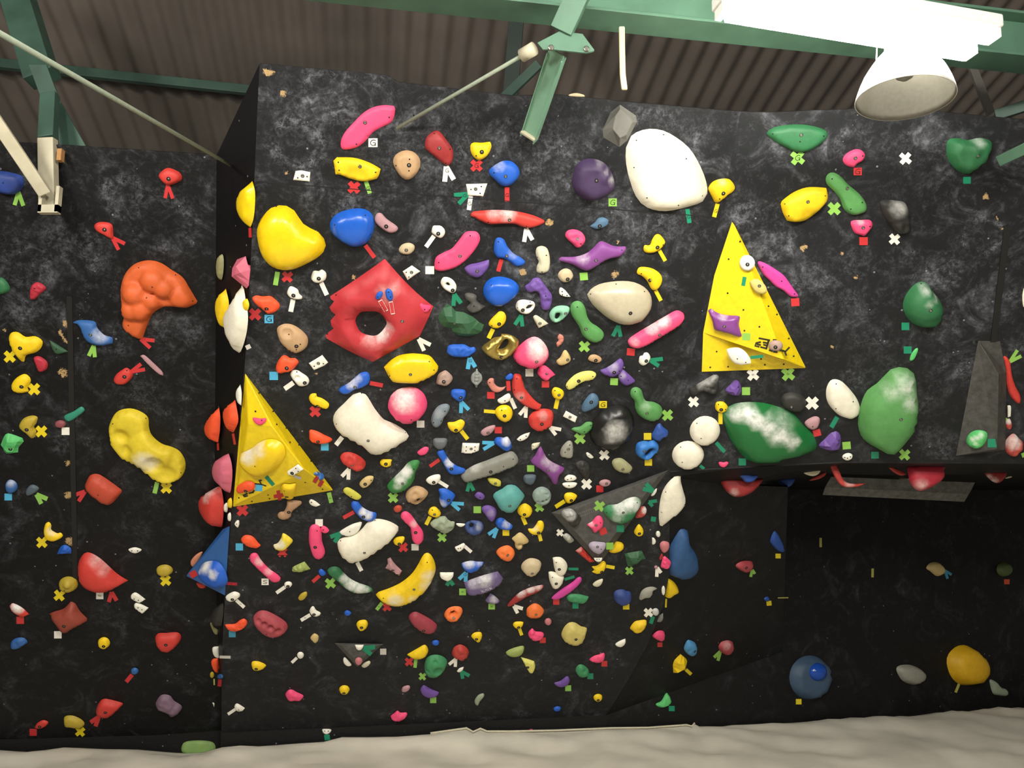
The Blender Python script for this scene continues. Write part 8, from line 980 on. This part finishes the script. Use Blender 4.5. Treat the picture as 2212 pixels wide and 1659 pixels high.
# ------------------------------------------------------------------ holds
HOSTS = {}
def pairs(a, k=1): return [(a[i]/k, a[i+1]/k) for i in range(0, len(a), 2)]
def build_hold(i, d):
    d['p'] = pairs(d['p']); d['q'] = [pairs(q) for q in d.get('q', [])]
    R = max(d['R'], 4); dens = d.get('dens', 1)
    g = max(2.6, R/(4.3*dens)) if not d.get('fc') else max(3, R/1.7)
    area = np.ptp([p[0] for p in d['p']])*np.ptp([p[1] for p in d['p']])
    g = max(g, math.sqrt(area/900))
    out = smooth_outline(d['p'], set(d.get('k', [])), min(g, R/3) if not d.get('fc') else max(3, R/2.2))
    loops = [out] + [smooth_outline(q, set(), min(g, 5)) for q in d.get('q', [])]
    V, F, isb = fill(loops, g, .55)
    u = inflate(V, F, isb); fl = d.get('fl', 1.0); H = d['H']/1000
    s = np.sqrt(u)
    z = H*np.tanh(fl*1.1*s)/math.tanh(fl*1.1)
    if 'bev' in d:
        nx = np.roll(out, -1, 0); e = nx-out; dn = e[:, 0]/(np.linalg.norm(e, axis=1)+1e-9)
        if sum(out[:, 0]*nx[:, 1]-nx[:, 0]*out[:, 1]) < 0: dn = -dn
        z = np.full(len(V), 1.0)
        for p, q, k in zip(out, nx, dn):
            ee = q-p; tt = np.clip(((V-p)@ee)/(ee@ee+1e-9), 0, 1); z = np.minimum(z, np.linalg.norm(V-(p+tt[:, None]*ee), axis=1)/(R*(d['bev'][0] if k > .3 else d['bev'][1])))
        z = H*np.clip(z, 0, 1)
        for hl in loops[1:]: z = z*np.sqrt(np.clip(edge_dist(V, hl)/(.16*R), .0, 1))
    bp = np.zeros(len(V))
    for x, y, r, a in d.get('m', []):
        q = np.clip(1-((V[:, 0]-x)**2+(V[:, 1]-y)**2)/r**2, 0, 1); bp = np.maximum(bp, a*H*np.sqrt(q)*np.clip(s*3, 0, 1))
    z = z + bp
    for x, y, r, a in d.get('d', []):
        q = np.clip(1-((V[:, 0]-x)**2+(V[:, 1]-y)**2)/r**2, 0, 1); z = z*(1-a*q*(3-2*q)*q)
    nz = d.get('n', 0)
    if nz:
        k = 1.5/R
        w = np.array([noise.noise(Vector((x*k+i*3.1, y*k, i*1.7)))+.5*noise.noise(Vector((x*k*2.3+i, y*k*2.3, 5))) for x, y in V])
        z = z*(1+nz*1.6*w)
    if d.get('fc'):
        w = np.array([noise.noise(Vector((x*.9/R+i*2.3, y*.9/R, i))) for x, y in V]); z = z*(1+.35*w)
    z = np.where(isb, 0, np.maximum(z, 0))
    c = np.zeros(len(V))
    for x, y, r, a in d.get('h', []):
        c = np.maximum(c, np.clip(1-((V[:, 0]-x)**2+(V[:, 1]-y)**2)/(r*1.3)**2, 0, 1)*a)
    zb = .002
    vs = [(x/1000, y/1000, h+zb) for (x, y), h in zip(V, z)]; fs = [tuple(int(a) for a in f) for f in F]
    if d.get('both'):
        nv = len(vs); mp = {}
        for a in range(nv):
            if isb[a]: mp[a] = a
            else: mp[a] = len(vs); vs.append((vs[a][0], vs[a][1], zb-z[a]*.7))
        fs += [(mp[f[2]], mp[f[1]], mp[f[0]]) for f in fs]; c = np.concatenate([c, c[~isb]])
    name = 'foot_chip' if 'chip' in d['l'] else 'climbing_hold'
    me = mesh(name, vs, fs, not d.get('fc'))
    put_attr(me, 'chalk', np.resize(c, len(me.vertices)) if len(c) != len(me.vertices) else c)
    ob = link(name, me, hm(d['c'], d.get('gl', 0)))
    M4 = fmat(d['f'], *d['o'])
    if 'on' in d:
        bv, hmx = HOSTS[d['on']]
        inv = hmx.inverted(); Wn = M4.to_3x3() @ Vector((0, 0, 1)); org = M4.translation + Wn*.5
        hit, nor, _i, _d = bv.ray_cast(inv @ org, (inv.to_3x3() @ -Wn).normalized())
        if hit is not None:
            nn = (hmx.to_3x3() @ nor).normalized()
            if nn.dot(Wn) < 0: nn = -nn
            q = Wn.rotation_difference((nn*.7+Wn*.3).normalized()).to_matrix().to_4x4()
            M4 = Matrix.Translation(hmx @ hit + nn*.0015) @ q @ Matrix.Translation(-M4.translation) @ M4
    ob.matrix_world = M4
    tag(ob, d['l'], 'foothold chip' if name == 'foot_chip' else 'climbing hold')
    bv = None
    if d.get('b') or 'tag' in d or 'id' in d: bv = BVHTree.FromPolygons(vs, fs)
    if 'id' in d: HOSTS[d['id']] = (bv, M4.copy())
    for kind, x, y in d.get('b', []):
        hit, nor, _i, _d = bv.ray_cast(Vector((x/1000, y/1000, 1)), Vector((0, 0, -1)))
        if hit is None: continue
        nm, pm = PM[kind]
        p = bpy.data.objects.new(nm, pm); COL.objects.link(p); p.parent = ob
        if nor.z < 0: nor = -nor
        nor = (nor+Vector((0, 0, .4 if hit.z > .012 else 2.5))).normalized(); k = min(1, R/16); hit = Vector((hit.x, hit.y, max(hit.z, .005)))
        p.matrix_basis = Matrix.Translation(hit) @ Vector((0, 0, 1)).rotation_difference(nor).to_matrix().to_4x4() @ Matrix.Scale(k, 4)
    zs = lambda q: ((lambda r: r[0].z if r[0] is not None else zb)(bv.ray_cast(Vector((q[0]/1000, q[1]/1000, 1)), Vector((0, 0, -1)))))
    if d.get('tag') == 'unik':
        L = [[(-22, 8), (-20, -12)], [(-10, 2), (-20, -3), (-9, -13)], [(-3, -13), (-1, 3), (5, -3), (10, 4), (10, -11)], [(17, 3), (18, -10)], [(25, 9), (27, -10)], [(36, 4), (27, -1), (38, -9)]]
        a = math.radians(20); W = []
        for p in L: W.append([((x*1.15*math.cos(a)-y*math.sin(a))+8, (x*1.15*math.sin(a)+y*math.cos(a))-22) for x, y in p])
        o = ribbons('raised_lettering', W, 3.6, lambda q: zs(q)+.0005, hm('purpg'), ob, .004)
        o.data.polygons.foreach_set('use_smooth', [False]*len(o.data.polygons)); put_attr(o.data, 'chalk', np.full(len(o.data.vertices), .55))
    if d.get('tag') == 'eye':
        vs2, fs2 = lathe([(.075, 0), (.073, .02), (.062, .042), (.042, .06), (.02, .07), (.001, .073)], 24)
        o = link('boss', mesh('boss', vs2, fs2, True), hold_mat('blue_boss', '#1c4aa8', .15, 0, .05), ob); o['label'] = 'bright blue round boss'
        o.matrix_basis = Matrix.Translation((.02, .055, zs((20, 55))-.012)) @ Matrix.Diagonal((1.1, .9, .8, 1))
    return ob
for i, d in enumerate(HOLDS): build_hold(i, d)

# ------------------------------------------------------------------ tape marks
GROUPS = {'square': 'square tape marks', 'X': 'crossed tape marks', 'strip': 'single strip tape marks', 'V': 'split tape marks'}
def build_tape(d):
    d['p'] = [pairs(q, 10) for q in d['p']]
    vs, fs = [], []
    def add(q, z, t):
        b = len(vs); n = len(q)
        a = sum(q[i][0]*q[(i+1) % n][1]-q[(i+1) % n][0]*q[i][1] for i in range(n))
        if a < 0: q = q[::-1]
        vs.extend([(x/1000, y/1000, z) for x, y in q]+[(x/1000, y/1000, z+t) for x, y in q])
        fs.append(tuple(range(b+n, b+2*n))); fs.append(tuple(range(b, b+n))[::-1])
        fs.extend([(b+i, b+(i+1) % n, b+n+(i+1) % n, b+n+i) for i in range(n)])
    for k, q in enumerate(d['p']): add(q, .0006+k*.0004, .0005+k*.0002)
    ob = link('tape_mark', mesh('tape_mark', vs, fs), tm(d['c']))
    M4 = fmat(d['f'], *d['o'], 0)
    if 'on' in d:
        bv, hmx = HOSTS[d['on']]; inv = hmx.inverted(); Wn = M4.to_3x3() @ Vector((0, 0, 1))
        for v in ob.data.vertices:
            w = M4 @ v.co; hit, nor, _i, _d = bv.ray_cast(inv @ (w + Wn*.5), (inv.to_3x3() @ -Wn).normalized())
            if hit is not None: v.co = M4.inverted() @ (hmx @ hit) + Vector((0, 0, .002+v.co.z))
    ob.matrix_world = M4
    tag(ob, d['l'], 'tape mark', GROUPS[d['s']])
    if d['c'] == 'redw':
        q = d['p'][0]; c = np.mean(q, 0)
        zc = {i: ob.data.vertices[4+i].co.z for i in range(4)}
        vv, ff = [], []
        a = sum(q[i][0]*q[(i+1) % 4][1]-q[(i+1) % 4][0]*q[i][1] for i in range(4)); qq = q if a >= 0 else q[::-1]
        for i in range(4):
            p = np.array(qq[i]); r = c+(p-c)*np.array([.86, .86]); r = p+(c-p)/np.linalg.norm(c-p)*4.2
            vv += [(p[0]/1000, p[1]/1000, zc[i]+.0006), (r[0]/1000, r[1]/1000, zc[i]+.0006)]
        ff = [(2*i, 2*((i+1) % 4), 2*((i+1) % 4)+1, 2*i+1) for i in range(4)]
        o = link('edge_line', mesh('edge_line', vv, ff), tm('white'), ob); o['label'] = 'thin white outline'
    if 'w' in d:
        t, x, y, s = d['w']
        ribbons('handwriting', [[(x+a*s, y+b*s) for a, b in p] for p in GLYPH[t]], max(1.6, s*.125), lambda q: .0019, M_INK, ob, .0003)
for d in TAPES: build_tape(d)

# ------------------------------------------------------------------ volumes
VL = dict(volr=('big bright yellow pyramid volume on the upper black panel', M_VOL), voll=('yellow pyramid volume with a face at the panel corner', M_VOL),
  vold=('dark grey triangular volume pointing down beside the recess', M_VOLK), vols=('small dark triangular volume low on the centre panel', M_VOLK),
  volb=('blue pyramid volume on the corner of the outer wall', M_VOLB), wedge=('tall black wedge volume near the photo edge', M_VOLKK),
  nut=('grey eight-sided concrete-look block hold above the huge white hold', M_NUT))
for k, d in D['VOL'].items():
    lab, m = VL[k]
    me = mesh('climbing_volume', d['v'], d['f'])
    bm = bmesh.new(); bm.from_mesh(me); bmesh.ops.recalc_face_normals(bm, faces=bm.faces)
    n = Vector(d['n'])
    if sum(f.normal.dot(n)*f.calc_area() for f in bm.faces) < 0: bmesh.ops.reverse_faces(bm, faces=bm.faces)
    bm.to_mesh(me); bm.free()
    ch = [0]*len(me.vertices)
    if k in ('vold', 'vols', 'wedge'): ch = [.05]*len(me.vertices)
    put_attr(me, 'chalk', ch)
    ob = link('climbing_volume', me, m); tag(ob, lab, 'climbing volume')
    bevel(ob, .006 if k in ('volr', 'voll', 'volb') else .003, 3)
    if k in D['LOGO']:
        fr, w, polys = D['LOGO'][k]
        o = ribbons('printed_lettering', polys, w*2.2 if k != 'vold' else 2, lambda q: .0008, M_LOGO if k != 'vold' else M_FAINT, ob, .0004)
        o.matrix_parent_inverse = Matrix(); o.matrix_world = fmat(fr); o.matrix_basis = fmat(fr)
    # screw holes along the faces of the painted volumes
    for p, nn in D['VS'].get(k, []):
        o = bpy.data.objects.new('screw', PM['s'][1]); COL.objects.link(o); o.parent = ob
        o.matrix_basis = Matrix.Translation(Vector(p)+Vector(nn)*.0012) @ Vector((0, 0, 1)).rotation_difference(Vector(nn)).to_matrix().to_4x4() @ Matrix.Scale(1.3, 4)
vs, fs = prism(ST['panel'], (0, -.05, .05)); ob = link('climbing_volume', mesh('climbing_volume', vs, fs), M_VOLK)
put_attr(ob.data, 'chalk', [.1]*8); tag(ob, 'flat dark panel volume hanging under the overhang', 'climbing volume')

# ------------------------------------------------------------------ roof sheet
o_, dh, dd, cn = [Vector(x) for x in ST['ceil']]
cs = [Vector(c)-o_ for c in ST['ceil_corners']]
dd = (dd-dh*dd.dot(dh)).normalized()
u0, u1 = min(c.dot(dh) for c in cs), max(c.dot(dh) for c in cs); w0, w1 = min(c.dot(dd) for c in cs), max(c.dot(dd) for c in cs)
w0 = max(w0, -4.5); w1 = min(w1, 5)
nu = int((u1-u0)/.019); vs, fs = [], []
for i in range(nu+1):
    a = u0+(u1-u0)*i/nu
    for b in (w0, w1): vs.append(o_+dh*a+dd*b+cn*(.019*math.sin(2*math.pi*a/.152)))
fs = [(2*i, 2*i+1, 2*i+3, 2*i+2) for i in range(nu)]
struct(link('ceiling', mesh('ceiling', vs, fs, True), M_ROOF))

# ------------------------------------------------------------------ steelwork
def steel(name, p, q, w, h, mat, lab, cat='steel beam', up=(0, 0, 1)):
    o = link(name, mesh(name, *bar(p, q, w, h, up)), mat); bevel(o, .003); return tag(o, lab, cat)
steel('roof_purlin', *ST['purlin'], .05, .07, M_GREENS, 'thin dark green purlin crossing the corrugated roof at the upper left')
a, b = [Vector(x) for x in ST['beam']]
bx = (b-a).normalized(); bs_ = bx.cross(Vector((0, 0, 1))).normalized()
root = tag(empty('roof_beam', a), 'long pale green steel I-beam crossing above the walls', 'steel beam')
def beam_part(name, dz, w, h):
    vs, fs = bar(a+Vector((0, 0, dz))-a, b+Vector((0, 0, dz))-a, w, h); o = link(name, mesh(name, vs, fs), M_GREEN, root); bevel(o, .002); return o
beam_part('bottom_flange', -.11, .15, .014); beam_part('web', 0, .012, .21); beam_part('top_flange', .11, .15, .014)
L0, L1, L2, L3 = [Vector(x) for x in ST['leg']]
root = tag(empty('steel_post', L1), 'green steel post with gusset plate reaching down to the wall', 'steel post')
o = link('upper_post', mesh('upper_post', *bar(L0-L1, L1-L1, .095, .05, (0, 1, 0))), M_GREEN, root); bevel(o, .002)
lw = (L3-L2).normalized()
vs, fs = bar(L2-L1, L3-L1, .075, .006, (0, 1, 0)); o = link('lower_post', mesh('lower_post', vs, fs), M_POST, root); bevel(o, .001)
sd = lw.cross(Vector((0, 1, 0))).normalized()
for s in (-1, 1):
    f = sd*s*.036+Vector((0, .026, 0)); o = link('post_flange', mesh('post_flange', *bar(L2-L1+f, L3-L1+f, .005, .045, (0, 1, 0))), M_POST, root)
o = link('end_plate', mesh('end_plate', *bar(L3-L1-lw*.012, L3-L1-lw*.002, .078, .045, (0, 1, 0))), M_CREAM, root); o['label'] = 'cream edged end plate'
g = [Vector(p)-L1 for p in ST['gusset']]; g = [Vector((p.x, g[0].y, p.z)) for p in g]
o = link('gusset_plate', mesh('gusset_plate', *prism(g, (0, .01, 0))), M_GREEN, root); bevel(o, .001)
for i in (3, 8):
    c = g[i].lerp(sum(g, Vector())/len(g), .3)
    vs, fs = lathe([(.013, 0), (.013, .008), (.009, .01), (.001, .01)], 6)
    o = link('plate_bolt', mesh('plate_bolt', vs, fs), M_STEEL, root); o.matrix_basis = Matrix.Translation(c+Vector((0, -.001, 0))) @ Matrix.Rotation(math.pi/2, 4, 'X')
def rod(p, q, r, lab, sock=None):
    p, q = Vector(p), Vector(q); root = tag(empty('tie_rod', p), lab, 'tie rod')
    link('rod', mesh('rod', *tube([p-p, q-p], r), True), M_ROD, root)
    d = (q-p).normalized()
    if sock:
        o = link('end_socket', mesh('end_socket', *tube([-d*.01, d*.055], sock, 12), True), M_CREAM, root); o['label'] = 'cream end socket'
    return root
rod(*ST['rod1'], .0085, 'long grey tie rod running down to the dark side panel')
rod(*ST['rod2'], .0085, 'short grey tie rod from the gusset plate to the wall', .028)
F = ST['frame']
steel('roof_rafter', *F['rafter'], .16, .10, M_GREENS, 'dark green rafter under the roof at the upper left', up=(0, 1, 0))
root = tag(empty('steel_column', F['col'][0]), 'green steel column with a cream painted foot', 'steel column'); c0 = Vector(F['col'][0])
for nm, k, m in (('column_head', 'col', M_GREENS), ('column_foot', 'colw', M_CREAM)):
    p, q = [Vector(x)-c0 for x in F[k]]; o = link(nm, mesh(nm, *bar(p, q, .078, .05, (0, 1, 0))), m, root); bevel(o, .004)
gg = [Vector(p)-c0 for p in F['gus']]
o = link('haunch_plate', mesh('haunch_plate', *prism(gg, (0, .01, 0))), M_GREENS, root)
p, q = [Vector(x) for x in F['brace']]; d = (q-p).normalized()
root = tag(empty('brace_bar', p), 'broad cream painted diagonal brace bar', 'brace')
o = link('bar', mesh('bar', *bar(p-p, q-p-d*.03, .060, .022, (0, 1, 0))), M_CREAM, root); bevel(o, .005)
sdv = d.cross(Vector((0, 1, 0))).normalized()
for s in (-1, 1):
    c = Vector((s*.040, .01, 0)); o = link('fork_arm', mesh('fork_arm', *bar(q-p+c+Vector((0, 0, .07)), q-p+c+Vector((0, 0, -.06)), .016, .03, (0, 1, 0))), M_CREAM, root)
o = link('fork_base', mesh('fork_base', *bar(q-p+Vector((-.048, .01, -.045)), q-p+Vector((.048, .01, -.045)), .03, .04)), M_CREAM, root)
b_ = Vector(F['block'][0]); o = link('wood_block', mesh('wood_block', *bar(b_-Vector((0, 0, .03)), b_+Vector((0, 0, .03)), .022, .03, (0, 1, 0))), M_WOOD); tag(o, 'small wooden block wedged beside the steel column foot', 'wood block')
steel('diagonal_brace', *ST['diag'], .06, .03, M_GREENS, 'dark green diagonal brace behind the short tie rod', 'brace', (0, 1, 0))
steel('steel_upright', *ST['post'], .10, .06, plain('green_black_steel', '#1f2e28', .7), 'dark green upright behind the gusset plate', 'steel post', (0, 1, 0))
steel('diagonal_brace', *ST['rdiag'], .05, .02, plain('grey_steel', '#6d6962', .6), 'grey diagonal brace beside the dead lamp', 'brace', (0, 1, 0))
steel('steel_post', *ST['rleg'], .085, .05, M_GREEN, 'green post end touching the wall at the photo edge', 'steel post', (0, 1, 0))
steel('diagonal_brace', *ST['rleg2'], .06, .03, M_GREENS, 'green brace along the wall top at the photo edge', 'brace', (0, 1, 0))
P_ = [Vector(p) for p in ST['strap']]
vs, fs = [], []
for i, p in enumerate(P_):
    for x, y in ((-.013, -.007), (.013, -.007), (.013, .007), (-.013, .007)): vs.append(p+Vector((x, y, 0)))
for i in range(len(P_)-1):
    for k in range(4): fs.append((4*i+k, 4*i+(k+1) % 4, 4*i+4+(k+1) % 4, 4*i+4+k))
fs += [(3, 2, 1, 0), tuple(range(len(vs)-4, len(vs)))]
o = link('hanging_strip', mesh('hanging_strip', vs, fs), M_FOAM); bevel(o, .005); tag(o, 'cream foam strip hanging from the green beam', 'foam strip')

# ------------------------------------------------------------------ lamps
t0, t1 = [Vector(x) for x in ST['tube']]; td = (t1-t0).normalized(); tl = (t1-t0).length
root = tag(empty('fluorescent_light', t0), 'glowing white fluorescent batten light under the green beam', 'ceiling light')
ts = td.cross(Vector((0, 0, 1))).normalized()
o = link('housing', mesh('housing', *bar(Vector((0, 0, .055))-td*.02, td*(tl+.02)+Vector((0, 0, .055)), .19, .05)), M_WHITE, root); bevel(o, .008)
for s in (-1, 1):
    c = ts*s*.055; link('tube', mesh('tube', *tube([c+td*.02, c+td*(tl-.02)], .022, 16), True), M_TUBE, root)['label'] = 'glowing tube'
    for e in (0, tl): link('tube_holder', mesh('tube_holder', *bar(c+td*(e-.012)+Vector((0, 0, .02)), c+td*(e+.012)+Vector((0, 0, .02)), .06, .05)), M_WHITE, root)
b0, b1 = [Vector(x) for x in ST['bell']]; ax = (b1-b0); H = ax.length; ax.normalize(); R = ST['bellr']
root = tag(empty('pendant_lamp', b0), 'unlit silver bell-shaped pendant lamp below the fluorescent light', 'pendant lamp')
rot = Vector((0, 0, 1)).rotation_difference((ax+Vector((-.22, 0.03, 0))).normalized()).to_matrix().to_4x4()
prof = [(1, 0), (.97, .12), (.91, .3), (.82, .5), (.70, .7), (.57, .88), (.46, 1.0), (.40, 1.06)]
vs, fs = [], []
sg = 40
for r, z in prof: vs += [(R*r*math.cos(2*math.pi*k/sg), R*r*math.sin(2*math.pi*k/sg), z*H) for k in range(sg)]
for i in range(len(prof)-1):
    for k in range(sg): fs.append((i*sg+k, i*sg+(k+1) % sg, (i+1)*sg+(k+1) % sg, (i+1)*sg+k))
o = link('lamp_shade', mesh('lamp_shade', vs, fs, True), [M_WHITE, M_BELLIN], root); o.matrix_basis = rot
s = o.modifiers.new('skin', 'SOLIDIFY'); s.thickness = .003; s.offset = -1; s.material_offset = 1; s.material_offset_rim = 0
vs, fs = tube([(0, 0, H*1.0), (0, 0, H*1.35)], R*.40, 24); o = link('lamp_socket', mesh('lamp_socket', vs, fs, True), M_WHITE, root); o.matrix_basis = rot
vs, fs = lathe([(R*.14, H*1.02), (R*.15, H*.8), (R*.2, H*.62), (R*.17, H*.48), (R*.08, H*.42), (.001, H*.41)], 20)
o = link('bulb', mesh('bulb', vs, fs, True), plain('dead_bulb', '#84827a', .25), root); o.matrix_basis = rot
a, b = [Vector(x) for x in ST['wire']]; link('hanging_wire', mesh('hanging_wire', *tube([a-b0+Vector((0, 0, .05)), b-b0], .002, 6)), M_WHITE, root)

# ------------------------------------------------------------------ mat and floor
E = [Vector(p) for p in ST['mat']]
dense = []
for i in range(len(E)-1):
    k = max(1, int((E[i+1]-E[i]).length/.05)); dense += [E[i].lerp(E[i+1], j/k) for j in range(k)]
dense.append(E[-1]); rows = 40; vs, fs = [], []
zt = .285
for r in range(rows+1):
    t = (r/rows)**1.5
    for i, p in enumerate(dense):
        y = p.y+(1.2-p.y)*t; k = math.exp(-((p.y-y)/.16)**2)
        amp = min(1, (p.y-y)/.1)
        z = (p.z-.006)*k+zt*(1-k)
        q = Vector((p.x*1.1, y*1.7, 0))
        w = abs(noise.noise(q*1.4+Vector((3, 1, 0))))*.05+abs(noise.noise(q*3.1))*.03+.012*noise.noise(q*9)
        z += (.03-w)*amp
        vs.append((p.x, y, z))
nn = len(dense)
fs = [(r*nn+i, (r+1)*nn+i, (r+1)*nn+i+1, r*nn+i+1) for r in range(rows) for i in range(nn-1)]
b = len(vs)
vs += [(p.x, p.y, .01) for p in dense]; fs += [(i+1, b+i+1, b+i, i) for i in range(nn-1)]
M_MAT = plain('mat_fabric', '#e4dece', .75, var=.2, bscale=2.2)
root = link('floor_mat', mesh('floor_mat', vs, fs, True), M_MAT); tag(root, 'wrinkled pale grey crash mat along the foot of the walls', 'crash mat')
sm_ = [Vector((p.x, p.y-.012, p.z+.004)) for p in dense if -.6 < p.x < 1.35]
link('piping', mesh('piping', *tube(sm_, .007, 6), True), plain('mat_piping', '#cfc8b0', .7), root)['label'] = 'pale piping along the mat edge'
struct(link('floor', mesh('floor', [(-7, -4, 0), (8, -4, 0), (8, 9, 0), (-7, 9, 0)], [(0, 1, 2, 3)]), plain('floor_concrete', '#6b675f', .8)))

# ------------------------------------------------------------------ light: the gym's other ceiling battens hang behind the camera
def batten(x, y, z, e):
    l = bpy.data.lights.new('ceiling_batten', 'POINT'); l.shadow_soft_size = .22; l.energy = e; l.color = (1, .95, .85)
    o = bpy.data.objects.new('ceiling_batten', l); COL.objects.link(o); o.location = (x, y, z)
    return o
batten(-2.6, 1.0, 3.9, 150); batten(.3, .2, 4.0, 200); batten(-1.2, -1.8, 4.0, 200); batten(1.9, -1.6, 4.0, 200)
w = bpy.data.worlds.new('gym'); SC.world = w; w.use_nodes = True
w.node_tree.nodes['Background'].inputs[0].default_value = (1, .96, .9, 1); w.node_tree.nodes['Background'].inputs[1].default_value = .09

# ------------------------------------------------------------------ camera
cam = bpy.data.cameras.new('camera'); co = bpy.data.objects.new('camera', cam); COL.objects.link(co)
cam.sensor_fit = 'HORIZONTAL'; cam.sensor_width = 36; cam.lens = 1720*36/2212; cam.clip_end = 60
co.location = D['cam']; co.rotation_euler = (math.pi/2+D['pitch'], 0, 0)
SC.camera = co
SC.view_settings.view_transform = 'Standard'; SC.view_settings.look = 'None'
SC.view_settings.exposure = .74; SC.view_settings.gamma = 1; SC.view_settings.use_curve_mapping = False
